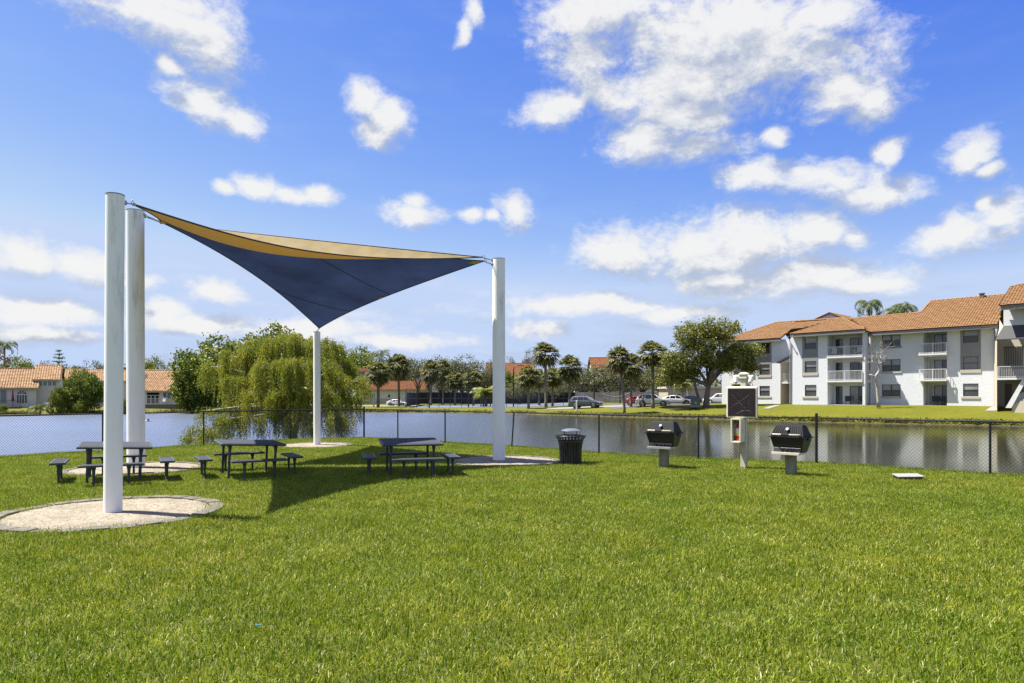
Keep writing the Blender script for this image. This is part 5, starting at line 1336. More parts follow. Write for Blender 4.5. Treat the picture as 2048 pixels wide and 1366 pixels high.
for i, (px, Y, top, wpx, kind, lab) in enumerate([
 (806, 215, 728, 74, 'dense2', 'green tree filling the gap behind the white coupe'), (862, 212, 730, 76, 'oak', 'grey tree between the first court lamp and the forked oak'), (906, 184, 727, 80, 'dense2', 'green tree behind the black windscreen, between two far fan palm tops'), (952, 186, 728, 84, 'oak2', 'grey tree behind the second court lamp'), (1003, 184, 740, 70, 'dense2', 'green tree right behind the right white pole'),
 (1078, 176, 752, 70, 'oak', 'low grey tree behind the thin fan palm'), (1128, 172, 747, 76, 'dense2', 'green tree behind the dark grey car and its fan palm'), (1194, 170, 741, 84, 'dense2', 'green tree behind the sagging net cords'), (1252, 172, 735, 84, 'oak2', 'grey tree behind the pair of leaning palms'), (1318, 160, 729, 90, 'dense2', 'green tree between the tall palm and the big oak'), (1352, 140, 712, 100, 'oak', 'tall grey tree at the left shoulder of the big oak')]):
    tree_at(kind, px, Y, top, wpx, lab, 'mixed_tree', group=MG, rz=i * .9 + .4)
tree_at('oak', 1056, 205, 704, 34, 'dark slender tree top above the far orange roof', 'oak_tree', group=OG, rz=2.2); tree_at('oak2', 1022, 205, 716, 26, 'small tree top at the left end of the far orange roof', 'oak_tree', group=OG, rz=.2)

# the big oak in front of the flats
def big_oak(o):
    rg = np.random.default_rng(77); q = []; Cs = []
    for (c, r, n) in (((0, 0, 7.2), (3.6, 3.2, 3.2), 150), ((-3.2, .3, 5.2), (2.0, 2.0, 2.2), 60), ((3.4, -.6, 5.9), (2.3, 2.0, 2.0), 80), ((1.3, -1.2, 8.6), (2.4, 2.0, 1.8), 70), ((-1.6, 0, 8.2), (2.3, 2.0, 1.9), 60), ((4.6, -.9, 4.6), (1.1, 1.0, 1.0), 26), ((-3.6, .6, 3.4), (1.7, 1.6, 1.7), 46), ((-1.9, .8, 4.4), (1.6, 1.5, 1.5), 40), ((2.0, 1.0, 4.6), (1.7, 1.5, 1.3), 44), ((.3, -.9, 5.4), (2.2, 1.2, 1.3), 46), ((5.0, .2, 6.4), (1.3, 1.2, 1.2), 30)):
        C, k = clumpy(rg, c, r, n, 54, .33, .23, .55, .5, .45, -.7); q.append(k); Cs.append(C)
    C = np.concatenate(Cs); mb = MB(); limbs(mb, rg, .34, 2.6, None, None, C, 16, (.3, 0), 9, 3)
    mb.tube([(-.9, .3, -.4), (-.8, .25, 1.2), (-1.3, .2, 3.0), (-2.6, .2, 4.8)], [.22, .17, .13, .05], 7)
    mb.build('trunk', BARK, o, smooth=True); np_mesh('crown', np.concatenate(q), G_BIG, o)
o = thing('live_oak', 'big spreading oak partly hiding the left end of the white flats', 'tree', PX(1412, 84, gz(1412, 84) - .1), 0); big_oak(o); o.scale = (1.1, 1.1, 1.06)

# fan palms
def fan_crown(rg, n, pet, fan, dead=0):
    Q = []; D = []
    for i in range(n + dead):
        az = i * 2.399 + rg.uniform(-.3, .3); isd = i >= n
        el = R(rg.uniform(-80, -55)) if isd else R(80 - 138 * (i / n) ** 1.05 + rg.uniform(-12, 12))
        d = np.array([math.cos(az) * math.cos(el), math.sin(az) * math.cos(el), math.sin(el)]); side = np.array([-math.sin(az), math.cos(az), 0]); up = np.cross(d, side) * -1
        if up[2] < 0: up = -up
        L = pet * rg.uniform(.75, 1.15) * (.7 if isd else 1); e = d * L
        (D if isd else Q).append(np.stack([side * .02, e + side * .015, e - side * .015, -side * .02], 0))
        m = 13
        for k in range(m):
            t = -1.25 + 2.5 * k / (m - 1); v = d * math.cos(t) + side * math.sin(t); fl = fan * (1 - .22 * abs(t)) * rg.uniform(.85, 1.1)
            v = v + up * rg.uniform(-.06, .12); a = e; b = e + v * fl * .58; c = e + v * fl * .98 + np.array([0, 0, -fl * rg.uniform(.18, .42)])
            w_ = np.cross(v, up); w_ /= np.linalg.norm(w_); w_ = w_ * fl * .085
            tgt = D if isd else Q
            tgt.append(np.stack([a, b + w_, b - w_, a], 0)); tgt.append(np.stack([b + w_, c, c, b - w_], 0) if False else np.stack([b + w_, c + w_ * .25, c - w_ * .25, b - w_], 0))
    return np.array(Q), np.array(D) if D else None
def mk_sabal(seed, trunk, lean, cr, dead):
    def f(o):
        rg = np.random.default_rng(seed); mb = MB(); n = 9
        pts = [(lean * (k / n) ** 1.6, 0, trunk * k / n - (.5 if k == 0 else 0)) for k in range(n + 1)]
        mb.tube(pts, [.22 if k == 0 else .165 + .012 * math.sin(k * 2.1) + (.05 if k == n else 0) for k in range(n + 1)], 9); mb.build('trunk', PBARK, o, smooth=True)
        Q, D = fan_crown(rg, 62, cr * .46, cr * .62, dead); off = np.array([lean, 0, trunk + .1])
        np_mesh('crown', Q + off, G_PALM, o)
        if D is not None: np_mesh('dead_fronds', D + off, DRYL, o)
    return f
PG = 'cabbage palms along the far shore'
SABALS = [ # px, base row, crown top row, crown width px, kind, label
 (756, 815, 720, 50, 'sabal_a', 'round headed fan palm beside the white lamp post'), (798, 811, 704, 50, 'sabal_b', 'fan palm rising behind the white coupe'), (1057, 817, 729, 48, 'sabal_a', 'shortest fan palm, right of the right white pole'), (1092, 815, 681, 54, 'sabal_c', 'tallest fan palm of the pair right of the white pole'), (1105, 813, 733, 46, 'sabal_b', 'darker fan palm half hidden behind the tallest one'), (1139, 813, 707, 52, 'sabal_a', 'fan palm behind the dark grey car'),
 (1249, 820, 689, 50, 'sabal_d', 'leaning fan palm with the thickest trunk, left of the silver car'), (1262, 814, 703, 50, 'sabal_b', 'fan palm close behind the leaning one'), (1306, 814, 679, 60, 'sabal_c', 'tall fan palm in front of the silver car')]
for i, (px, by, top, wpx, kind, lab) in enumerate(SABALS):
    # stand each one where its foot meets the bank
    Y = 118.0
    for _ in range(12): Y = Y * .5 + .5 * (H0 - gz(px, Y)) * F / (by - HZ)
    Y = min(max(Y, 84), 140)
    z = gz(px, Y); H = ZY(top, Y) - z; cw = wpx / F * Y
    mk = {'sabal_a': mk_sabal(1, 5.0, .05, 2.0, 5), 'sabal_b': mk_sabal(2, 5.4, -.15, 2.0, 9), 'sabal_c': mk_sabal(3, 7.4, .1, 2.0, 4), 'sabal_d': mk_sabal(4, 7.0, -.75, 2.0, 7)}[kind]
    hh = {'sabal_a': 7.0, 'sabal_b': 7.4, 'sabal_c': 9.4, 'sabal_d': 9.0}[kind]
    place(kind, mk, PX(px, Y, z), lab, 'cabbage_palm', 'palm tree', PG, cw / 3.2, H / hh, 0 if kind == 'sabal_d' else i * 1.1)
for (px, Y, top, wpx, lab) in [(862, 150, 717, 40, 'far fan palm top among the grey oaks, left one'), (886, 156, 715, 34, 'far fan palm top among the grey oaks, right one'), (947, 142, 738, 42, 'bushy fan palm behind the second court lamp'), (910, 148, 742, 40, 'low fan palm between the left court lamps'), (1078, 132, 735, 40, 'thin fan palm just left of the tallest one')]:
    z = gz(px, Y); place('sabal_a', None, PX(px, Y, z), lab, 'cabbage_palm', 'palm tree', PG, wpx / F * Y / 3.4, (ZY(top, Y) - z) / 7.0, px)

# feather palms
def frond(rg, az, el0, L, droop, leaf, n=20, wid=.035):
    Q = []; p = np.zeros(3); el = el0; st = L / n; h = np.array([math.cos(az), math.sin(az), 0]); side = np.array([-math.sin(az), math.cos(az), 0])
    for k in range(n):
        d = h * math.cos(el) + np.array([0, 0, math.sin(el)]); q = p + d * st
        w_ = side * .02; Q.append(np.stack([p + w_, q + w_, q - w_, p - w_]))
        if k > 1:
            t = k / n; ll = leaf * math.sin(math.pi * (.12 + .83 * t)) + .05
            for s in (-1, 1):
                for e in (.0, .5):
                    v = side * s * .85 + d * .55 + np.array([0, 0, -.45 - rg.uniform(0, .5)]); v /= np.linalg.norm(v); o = p + d * st * e; x = d * wid
                    Q.append(np.stack([o - x, o + v * ll * .5 - x, o + v * ll, o + v * ll * .5 + x]))
        p = q; el -= droop / n * (1.2 + .8 * k / n)
    return Q
def mk_feather(seed, trunk, tr, n, L, leaf, el_hi, el_lo, droop, mat, lean=0.0, shaft=0.0, wid=.035, stems=1, fruit=False):
    def f(o):
        rg = np.random.default_rng(seed); mb = MB(); Q = []; sh = MB()
        for s in range(stems):
            bx, by = (0, 0) if stems == 1 else (rg.uniform(-.5, .5), rg.uniform(-.5, .5)); tt = trunk * (1 if stems == 1 else rg.uniform(.6, 1.1))
            mb.tube([(bx, by, -.5), (bx + lean * .3, by, tt * .5), (bx + lean, by, tt)], [tr * 1.3, tr, tr * .8], 8)
            if shaft: sh.tube([(bx + lean, by, tt), (bx + lean, by, tt + shaft * .6), (bx + lean, by, tt + shaft)], [tr * .95, tr * .8, tr * .3], 8)
            off = np.array([bx + lean, by, tt + shaft * .85])
            for i in range(n):
                az = i * 2.399 + rg.uniform(-.2, .2); el = R(el_hi + (el_lo - el_hi) * i / n + rg.uniform(-6, 6))
                Q += [q + off for q in frond(rg, az, el, L * rg.uniform(.85, 1.1), droop, leaf, wid=wid)]
        mb.build('trunk', PBARK, o, smooth=True)
        if shaft: sh.build('crownshaft', M('crownshaft_green', (.14, .17, .06), .5), o, smooth=True)
        np_mesh('crown', np.array(Q), mat, o)
        if fruit:
            fb = MB()
            for k in range(2): 
                rr = random.Random(k)
                for _ in range(40): fb.ball(((-.7, .6)[k] + rr.gauss(0, .28), rr.gauss(0, .25), trunk - .6 - .5 * k + rr.gauss(0, .3)), .11, 6, 4)
            fb.build('fruit_cluster', M('pale_fruit', (.24, .16, .09), .7), o)
    return f
def feather_at(kind, maker, px, Y, z, label, group=None, sc=1.0, sz=None, rz=0.0, name='feather_palm', cat='palm tree'):
    return place(kind, maker, PX(px, Y, z), label, name, cat, group, sc, sz or sc, rz)
Y = 112; z0 = gz(8, Y); feather_at('royal_f', mk_feather(31, ZY(699, Y) - z0 - .6, .16, 13, 2.7, .75, 68, 5, 1.7, G_FEA, shaft=1.6, fruit=True), 9, Y, z0, 'tall feather palm with hanging fruit clusters at the left edge')
Y = 114; z0 = gz(-12, Y); feather_at('royal_e', mk_feather(37, ZY(735, Y) - z0 - .6, .16, 13, 2.6, .75, 60, 0, 1.8, G_FEA, shaft=1.0), -3, Y, z0, 'lower feather palm cut by the left edge of the photo')
Y = 92.5; z0 = gz(80, Y); feather_at('coconut', mk_feather(32, 1.4, .13, 13, 2.5, .62, 80, 5, 1.5, G_FEA, shaft=0), 80, Y, z0, 'small feather palm on the grass in front of the two storey lake house', sc=.95)
Y = 91; z0 = gz(53, Y); feather_at('banana', mk_feather(33, .35, .1, 9, 1.25, .45, 80, 15, 1.6, G_ARE, wid=.06, stems=3), 53, Y, z0, 'low clump of broad pale leaves in front of the arched window', name='leafy_shrub', cat='shrub')
Y = 138; z0 = gz(757, Y); feather_at('royal_m', mk_feather(34, ZY(722, Y) - z0, .2, 15, 3.4, .8, 78, -5, 1.5, G_FEA, shaft=1.2, lean=.2), 757, Y, z0, 'tall feather palm rising behind the round headed fan palm', sc=1.0)
Y = 132; z0 = gz(303, Y); feather_at('dry_palm', mk_feather(38, 5.3, .15, 14, 2.6, .6, 30, -40, 1.9, DRYL, shaft=0), 297, 112, gz(297, 112), 'browning drooping palm against the pale tile roof', sc=1.0)
AG = 'areca palm clumps'
Y = 128; feather_at('areca', mk_feather(35, 1.6, .09, 8, 2.4, .7, 82, 30, 1.3, G_ARE, stems=5), 968, Y, gz(968, Y), 'bright yellow green palm clump left of the right white pole', AG, 1.15, 1.35)
feather_at('areca', None, 985, Y, gz(985, Y), 'second bright palm clump touching the right white pole', AG, 1.0, 1.1, 2.0)
feather_at('areca', None, 722, 150, gz(722, 150), 'small bright palm in front of the clubhouse roof', AG, .9, 1.25, 1.0)
Y = 96; feather_at('areca1', mk_feather(36, 3.0, .09, 12, 2.2, .75, 75, -5, 1.6, G_ARE), 1366, Y, gz(1366, Y), 'bright green slender palm by the beige carport right of the white car', None, 1.0, .95)
KG = 'palms behind the flats roof'
Y = 104; z0 = .7; feather_at('royal_k', mk_feather(39, ZY(624, Y) - z0, .17, 11, 3.9, 1.0, 80, 10, 2.5, G_FEA, shaft=1.2, wid=.05), 1738, Y, z0, 'feather palm behind the flats roof, left of the two', KG)
feather_at('royal_k', None, 1808, 106, z0, 'feather palm behind the flats roof, right of the two', KG, 1.0, .985, 1.9); feather_at('royal_k', None, 1790, 109, z0, 'lower feather palm crowded against the right one behind the roof', KG, .9, .955, .7)

# layered pine
def layered_pine(o):
    rg = np.random.default_rng(41); mb = MB(); H = 10.5; Q = []
    mb.tube([(0, 0, -.5), (0, 0, H * .6), (.05, 0, H)], [.18, .12, .02], 7)
    for k in range(9):
        z = H * (.42 + .57 * k / 8); r = 2.3 * (1 - k / 9.5) + .15
        for j in range(6):
            a = TAU * j / 6 + k * .5; e = Vector((r * math.cos(a), r * math.sin(a), z + r * .22)); mb.tube([(0, 0, z), tuple(e)], [.04, .015], 4)
            n = int(26 * r / 2) + 8; t = rg.random(n) ** .7; P = np.array([0, 0, z]) + np.outer(t, np.array(e) - np.array([0, 0, z])) + rg.normal(0, .1, (n, 3)); Q.append(leaf_quads(rg, P, .34, .35, .8))
    mb.build('trunk', DBARK, o, smooth=True); np_mesh('crown', np.concatenate(Q), G_DK, o)
Y = 140; z0 = gz(118, Y); o = thing('layered_pine', 'thin pine with tiered branches above the left house roofs', 'tree', PX(118, Y, z0), 0); layered_pine(o); hh = ZY(701, Y) - z0; o.scale = (1, 1, hh / 10.5)

# bare dead tree by the flats
def dead_tree():
    Y = 70.5; base = PX(1757, Y, gz(1757, Y)); t = thing('dead_tree', 'bare white dead tree standing against the facade of the flats', 'tree', tuple(base), 0)
    def q(px, py, dy=0.0): return Vector(PX(px, Y + dy, ZY(py, Y + dy))) - base
    mb = MB(); mb.tube([q(1757, 815), q(1757, 800), q(1755, 788), q(1755, 776), q(1752, 762), q(1750, 754), q(1756, 746), q(1760, 739), q(1757, 733), q(1757, 728)], [.20, .17, .15, .155, .135, .12, .13, .11, .10, .09], 8)
    mb.tube([q(1751, 755), q(1745, 751), q(1739, 749)], [.10, .085, .06], 7); rr = random.Random(4)
    def br(p, d, l, r, k):
        e = p + d * l; m = p.lerp(e, .5) + Vector((rr.gauss(0, .06), rr.gauss(0, .06), rr.gauss(0, .05))) * l; mb.tube([p, m, e], [r, r * .75, r * .5], 5, cap=False)
        if k:
            for _ in range(3 if k > 1 else 2):
                dd = (d + Vector((rr.gauss(0, .55), rr.gauss(0, .5), rr.gauss(.05, .35)))).normalized(); br(e if rr.random() < .7 else m, dd, l * rr.uniform(.55, .85), r * .5, k - 1)
    for (px, py) in ((1762, 716), (1753, 719), (1768, 722), (1759, 708), (1745, 724)):
        a = q(1757, 729); e = q(px, py, rr.uniform(-.4, .4)); br(a, (e - a).normalized(), (e - a).length, .065, 3)
    mb.build('trunk', M('dead_wood', (.36, .33, .30), .9, var=.35, scale=3, bump=.6, bscale=12), t, smooth=True)
dead_tree()

# woods closing the horizon
def woods():
    rg = np.random.default_rng(9); n = 900
    px = rg.uniform(-500, 2600, n); Y = rg.uniform(215, 300, n); X = (px - CX) / F * Y; h = rg.uniform(6, 9.5, n)
    C = np.stack([X, Y, h - 2.5], -1); q = np.repeat(C, 22, 0) + rg.normal(0, 1, (n * 22, 3)) * np.array([3.2, 2.5, 1.7]); low = np.repeat(C, 10, 0) + rg.normal(0, 1, (n * 10, 3)) * np.array([3.5, 2.5, 1.5]) - np.array([0, 0, 3.2])
    tag(np_mesh('distant_woods', leaf_quads(rg, np.concatenate([q, low]), 1.15, .6, .4), G_OAK), 'far line of woods closing the horizon behind the houses', 'woods', kind='stuff')
woods()

# rough growth along the far water line
def shore_growth():
    rg = np.random.default_rng(12); P = []
    F_ = FAR_SHORE[3:21]
    for a, b in zip(F_[:-1], F_[1:]):
        L = math.hypot(b[0] - a[0], b[1] - a[1]); n = int(L * 130); t = rg.random(n); o = np.abs(rg.normal(0, .30, n)); nx, ny = (b[1] - a[1]) / L, -(b[0] - a[0]) / L
        x = a[0] + (b[0] - a[0]) * t; y = a[1] + (b[1] - a[1]) * t; P.append(np.stack([x + nx * (.12 + o), y + ny * (.12 + o)], -1))
    P = np.concatenate(P); z = hgt(P[:, 0], P[:, 1]); k = np.sin(P[:, 0] * 1.1) + np.sin(P[:, 0] * .37 + P[:, 1] * .5); keep = (z > WATER_Z) & (rg.random(len(P)) < .5 + .3 * k); P = P[keep]; z = z[keep]
    C = np.column_stack([P, z + rg.uniform(.02, .24, len(P))])
    tag(np_mesh('shore_grass', leaf_quads(rg, C, .30, .28, .0, 0), leafmat('shore_grass_blades', [(.05, .05, .012), (.09, .10, .014), (.14, .145, .02), (.17, .12, .05)], .3, .6, patch=.4)), 'ragged grass and dry stems along the far water line', 'grass', kind='stuff')
shore_growth()
# ------------------------------------------------------------------ sheets on the far bank
def ground_hit(px, py, y0=50, y1=260):
    k = (px - CX) / F; Y = np.arange(y0, y1, .1); z = hgt(k * Y, Y); s = ZY(py, Y); i = np.argmax(z >= s)
    return Vector((k * Y[i], Y[i], z[i])) if (z >= s).any() else PX(px, y1, hz(k * y1, y1))
def sheet(name, poly, mat, dz=.03, step=1.5):
    xs = [p[0] for p in poly]; ys = [p[1] for p in poly]; mb = MB(); idx = {}
    nx = max(1, int((max(xs) - min(xs)) / step)); ny = max(1, int((max(ys) - min(ys)) / step))
    a, b, c, d = [Vector((p[0], p[1], 0)) for p in poly]
    for j in range(ny + 1):
        for i in range(nx + 1):
            p = a.lerp(b, i / nx).lerp(d.lerp(c, i / nx), j / ny); idx[(i, j)] = len(mb.v); mb.v.append((p.x, p.y, hz(p.x, p.y) + dz))
    for j in range(ny):
        for i in range(nx): mb.f.append([idx[(i, j)], idx[(i + 1, j)], idx[(i + 1, j + 1)], idx[(i, j + 1)]]); mb.mi.append(0)
    return tag(mb.build(name, mat, smooth=True), kind='structure')
CONC = M('path_concrete', (.20, .19, .17), .85, var=.12, scale=.8); ASPH = M('old_asphalt', (.075, .073, .07), .9, var=.15, scale=.6); COURT = M('court_blue', (.085, .105, .155), .8, var=.1, scale=.4)
sheet('path', [ground_hit(1970, 822.5)[:2], ground_hit(1991, 822.5)[:2], ground_hit(2014, 811.5)[:2], ground_hit(1996, 811.5)[:2]], CONC, .035, .8)
sheet('path', [ground_hit(1524, 818)[:2], ground_hit(1538, 818)[:2], ground_hit(1562, 810.5)[:2], ground_hit(1551, 810.5)[:2]], CONC, .035, .8)
sheet('parking_lot', [(13.5, 91.5), (34, 94.5), (36, 112), (14, 112)], ASPH, .03)
sheet('road', [(5, 100.5), (16.4, 94.5), (16.5, 104), (6, 106)], CONC, .036)
sheet('road', [(-48, 140), (-20, 139), (-20, 150), (-48, 150)], CONC, .03, 3)
sheet('tennis_court', [(-19, 121), (14, 118), (18, 158), (-19, 158)], COURT, .03, 3)

# ------------------------------------------------------------------ houses
class Frame:
    def __init__(s, px, Y, ang, zb): s.O = Vector(((px - CX) / F * Y, Y, zb)); s.T = Vector((math.cos(ang), math.sin(ang), 0)); s.N = Vector((s.T.y, -s.T.x, 0)); s.a = ang
    def U(s, px, w=0):
        k = (px - CX) / F; return (k * (s.O.y + w * s.N.y) - s.O.x - w * s.N.x) / (s.T.x - k * s.T.y)
    def L(s, u, w, z): return (u, -w, z - s.O.z)
    def Z(s, px, py, w=0): u = s.U(px, w); return ZY(py, s.O.y + u * s.T.y + w * s.N.y)
HST = M('cream_stucco', (.58, .55, .51), .85, var=.05, scale=1.5, bump=.3, bscale=6); PNK = M('pale_pink_stucco', (.56, .48, .45), .85, var=.05, scale=1.5)
def gable_house(fr, root, u0, u1, w0, depth, z0, ze, rise, tiles, wall, over=.4):
    """plain block with a tiled saddle roof whose ridge runs along the front."""
    mb = MB(); L = fr.L; wm = w0 - depth / 2; w1 = w0 - depth
    mb.quad(L(u0, w1, z0), L(u1, w1, z0), L(u1, w1, ze), L(u0, w1, ze))
    for u in (u0, u1): mb.add([L(u, w0, z0), L(u, w1, z0), L(u, w1, ze), L(u, wm, ze + rise), L(u, w0, ze)], [(0, 1, 2, 3, 4)])
    mb.build('wall', wall, root); s = rise / (depth / 2)
    a = [L(u0 - over, w0 + over, ze - over * s + .1), L(u1 + over, w0 + over, ze - over * s + .1), L(u1 + over, wm, ze + rise + .1), L(u0 - over, wm, ze + rise + .1)]
    b = [L(u1 + over, w1 - over, ze - over * s + .1), L(u0 - over, w1 - over, ze - over * s + .1), a[3], a[2]]
    tile_roof('roof', a, tiles, root, .32, .42, .09); tile_roof('roof', b, tiles, root, .6, .8, .09); ridge(root, tiles, a[3], a[2], .16)
    mb = MB(); e = Vector((0, .05, -.22)); mb.quad(Vector(a[0]), Vector(a[1]), Vector(a[1]) + e, Vector(a[0]) + e); mb.build('fascia', TRIM, root)
LGL = glassmat('pale_blue_glass', (.10, .135, .15), .15)
def house_left():
    fr = Frame(14, 101, R(30), -.25); root = thing('lake_house', 'two part lake house with an arched window and pale orange roofs at the left edge', 'house', tuple(fr.O), fr.a)
    U, L, Z = fr.U, fr.L, fr.Z
    u0, u1 = U(14), U(72); ze = Z(40, 774); f = Facade(root, L, 0)
    f.wall(U(-60), u1, -.8, ze, HST)
    gable_house(fr, root, U(-60), u1, 0, 8.4, -.8, ze, Z(30, 738, -4.2) - ze - .1, TILEP, HST)
    # arched window: fan of dark glass in a white frame
    c = (U(33) + U(54.5)) / 2; r = (U(54.5) - U(33)) / 2; zs = Z(44, 789)
    mb = MB(); n = 16; mb.add([L(c + r * math.cos(math.pi * i / n), .03, zs + r * .95 * math.sin(math.pi * i / n)) for i in range(n + 1)] + [L(c - r, .03, Z(44, 806)), L(c + r, .03, Z(44, 806))], [tuple(range(n + 3))]); wdw = mb.build('arched_window', GDK, root)
    mb = MB(); mb.tube([L(c + r * math.cos(math.pi * i / n), .05, zs + r * .95 * math.sin(math.pi * i / n)) for i in range(n + 1)], .06, 5)
    for q in (-1, -.5, 0, .5, 1): f.bx(mb, c + q * r - .035, c + q * r + .035, Z(44, 806), zs, .03, .07)
    f.bx(mb, c - r, c + r, zs - .05, zs + .05, .03, .075)
    for q in (.28, .5, .72): mb.tube([L(c, .05, zs), L(c + r * math.cos(math.pi * q), .05, zs + r * .95 * math.sin(math.pi * q))], .03, 4)
    mb.build('frame', WHITE, wdw)
    g = Facade(root, L, .02); g.window(U(-12), U(13), Z(5, 806), Z(5, 778), 2, -.02, 'glass_wall', up=LGL, low=LGL, frame=TRIM)
    # upper storey block set back
    w = -1.2; h = Facade(root, L, w); v0, v1 = U(70, w), U(118, w); zt = Z(95, 759, w)
    h.wall(v0, v1, -.8, zt, HST); gable_house(fr, root, v0, v1, w, 8.0, -.8, zt, Z(80, 731.5, w - 4) - zt - .1, TILEP, HST, .3)
    h.window(U(76.5, w), U(113, w), Z(95, 772, w), Z(95, 761, w), 4, -.02, up=LGL, split=False, frame=WHITE); h.window(U(95, w), U(101, w), Z(98, 803, w), Z(98, 797, w), 1, -.02, up=GDK, split=False, frame=WHITE)
    # deck with railing
    mb = MB(); f.bx(mb, U(-60), U(40, 2.5), -.9, .10, .1, 2.5); mb.build('deck', M('grey_deck', (.10, .095, .095), .8), root); f.railing(U(-60), U(40, 2.5), .10, 2.45, .95, mat=M('grey_rail', (.11, .105, .11), .7))
    p = Vector(fr.O) + fr.T * U(25.5, .9) + fr.N * .9; t = thing('patio_umbrella', 'closed dark red patio umbrella on the lake house deck', 'umbrella', (p.x, p.y, .1), 0)
    mb = MB(); mb.tube([(0, 0, 0), (0, 0, 2.6)], .03, 6); mb.build('pole', GDK, t); mb = MB(); mb.tube([(0, 0, .75), (0, 0, .95), (0, 0, 1.6), (0, 0, 2.55)], [.20, .20, .13, .05], 8); mb.build('canopy', M('dark_red_cloth', (.14, .03, .03), .9), t)
house_left()
def house_mid():
    fr = Frame(133, 113, R(30), -.3); root = thing('lake_house', 'gabled pinkish lake house mostly hidden behind the dome shaped tree', 'house', tuple(fr.O), fr.a)
    U, L, Z = fr.U, fr.L, fr.Z; f = Facade(root, L, 0); ze = Z(170, 761); u1 = U(258)
    f.wall(0, u1, -.8, ze, PNK); gable_house(fr, root, 0, u1, 0, 8.5, -.8, ze, Z(170, 740, -4.2) - ze - .1, TILEP, PNK)
    f.window(U(146), U(158), Z(152, 803), Z(152, 789), 2, -.02, up=GDK, split=False, frame=WHITE); f.window(U(170), U(185), Z(178, 798), Z(178, 784), 2, -.02, up=GDK, split=False, frame=WHITE)
    mb = MB(); f.bx(mb, U(138, 1.8), U(185, 1.8), -.8, .35, .05, 1.8); mb.build('deck', M('brown_deck', (.14, .095, .07), .8), root); f.railing(U(138, 1.8), U(185, 1.8), .35, 1.75, .95, mat=M('brown_rail', (.15, .10, .08), .7))
house_mid()
def house_right():
    fr = Frame(262, 108, R(6), -.2); root = thing('lake_house', 'long low lake house with a broad pale tile roof and white deck railing', 'house', tuple(fr.O), fr.a)
    U, L, Z = fr.U, fr.L, fr.Z; f = Facade(root, L, 0); ze = Z(320, 779.5); u1 = U(408)
    f.wall(0, u1, -.8, ze, HST); gable_house(fr, root, 0, u1, 0, 10, -.8, ze, Z(330, 741.5, -5) - ze - .1, TILEP, HST, .5)
    f.window(U(294), U(318.5), Z(306, 808), Z(306, 790.5), 3, -.02, 'sliding_door', up=GDK, split=False, frame=WHITE)
    mb = MB(); f.bx(mb, U(294), U(318.5), Z(306, 790), Z(306, 785), .002, .03); mb.build('transom', GDK, root)
    f.window(U(326), U(342.5), Z(334, 798.5), Z(334, 784), 2, -.02, up=LGL, split=False, frame=WHITE); f.window(U(356), U(376), Z(366, 807), Z(366, 785), 2, -.02, up=LGL, split=False, frame=WHITE)
    zd = Z(320, 808.5, 2); mb = MB(); f.bx(mb, U(262, 2.2), U(392, 2.2), -.9, zd, .05, 2.2); mb.build('deck', M('stone_deck', (.15, .135, .12), .85), root); f.railing(U(264, 2.1), U(378, 2.1), zd, 2.1, .95)
    for i, px in enumerate((327, 353)):
        p = Vector(fr.O) + fr.T * U(px, 1.2) + fr.N * 1.2; t = thing('deck_chair', ['white deck chair under the double window of the long low house', 'white deck chair by the right window of the long low house'][i], 'chair', (p.x, p.y, zd), i * 2, 'white deck chairs')
        mb = MB(); mb.box((0, 0, .42), (.5, .5, .05)); mb.build('seat', WHITE, t); mb = MB(); mb.box((0, .24, .72), (.5, .05, .55), rot=Matrix.Rotation(R(-15), 3, 'X')); mb.build('backrest', WHITE, t)
        for s in (-1, 1): mb = MB(); mb.tube([(s * .23, -.22, 0), (s * .23, -.2, .42)], .02, 5); mb.tube([(s * .23, .22, 0), (s * .23, .2, .42)], .02, 5); mb.build('leg', WHITE, t)
house_right()

def block(name, label, px0, px1, Y, zb, eave_py, ridge_py, wall, wins, ang=0.0, depth=11, flat=False, tiles=None):
    fr = Frame(px0, Y, ang, zb); root = thing(name, label, 'building', tuple(fr.O), fr.a); U, L, Z = fr.U, fr.L, fr.Z; f = Facade(root, L, 0); pm = (px0 + px1) / 2
    ze = Z(pm, eave_py); u1 = U(px1); f.wall(0, u1, zb - 1, ze, wall)
    if flat:
        mb = MB(); f.bx(mb, -.3, u1 + .3, ze, ze + .35, -depth, .4); mb.build('roof', TRIM, root)
        for u in (0, u1): mb = MB(); mb.quad(L(u, 0, zb - 1), L(u, -depth, zb - 1), L(u, -depth, ze), L(u, 0, ze)); mb.build('wall', wall, root)
    else: gable_house(fr, root, 0, u1, 0, depth, zb - 1, ze, max(.8, Z(pm, ridge_py, -depth / 2) - ze - .1), tiles or TILE, wall, .5)
    for (a, b, c, d) in wins: f.window(U(a), U(b), Z(a, d), Z(a, c), 1, -.02, up=GDK, split=False, frame=TRIM)
    return fr, root, f
TILEF = tile_mat('far_clay_tiles', [(.13, .048, .018), (.16, .06, .022), (.185, .075, .03)])
block('clubhouse', 'low white clubhouse with a long orange roof behind the white coupe', 712, 846, 178, -.5, 779, 763, HST, [(728, 732, 790, 796), (739.5, 743, 787.5, 795), (745, 750, 787.5, 794), (776, 780, 789, 795)], tiles=TILEF)
block('clubhouse_tower', 'small upper storey with one window above the clubhouse roof', 716, 736, 186, -.5, 742, 737, HST, [(719, 730, 743, 751)], depth=6, tiles=TILEF)
block('apartment_building', 'tall pale windowless wall of flats behind the forked oak', 832, 905, 200, -.5, 746, 738, HST, [(880, 886, 770, 778), (892, 898, 770, 778)], tiles=TILEF)
block('apartment_building', 'far flats with an orange hip roof just right of the right white pole', 975, 1066, 198, -.3, 750, 727, HST, [(p, p + 8, y, y + 8) for p in (985, 1015, 1036, 1052) for y in (755, 772)], tiles=TILEF)
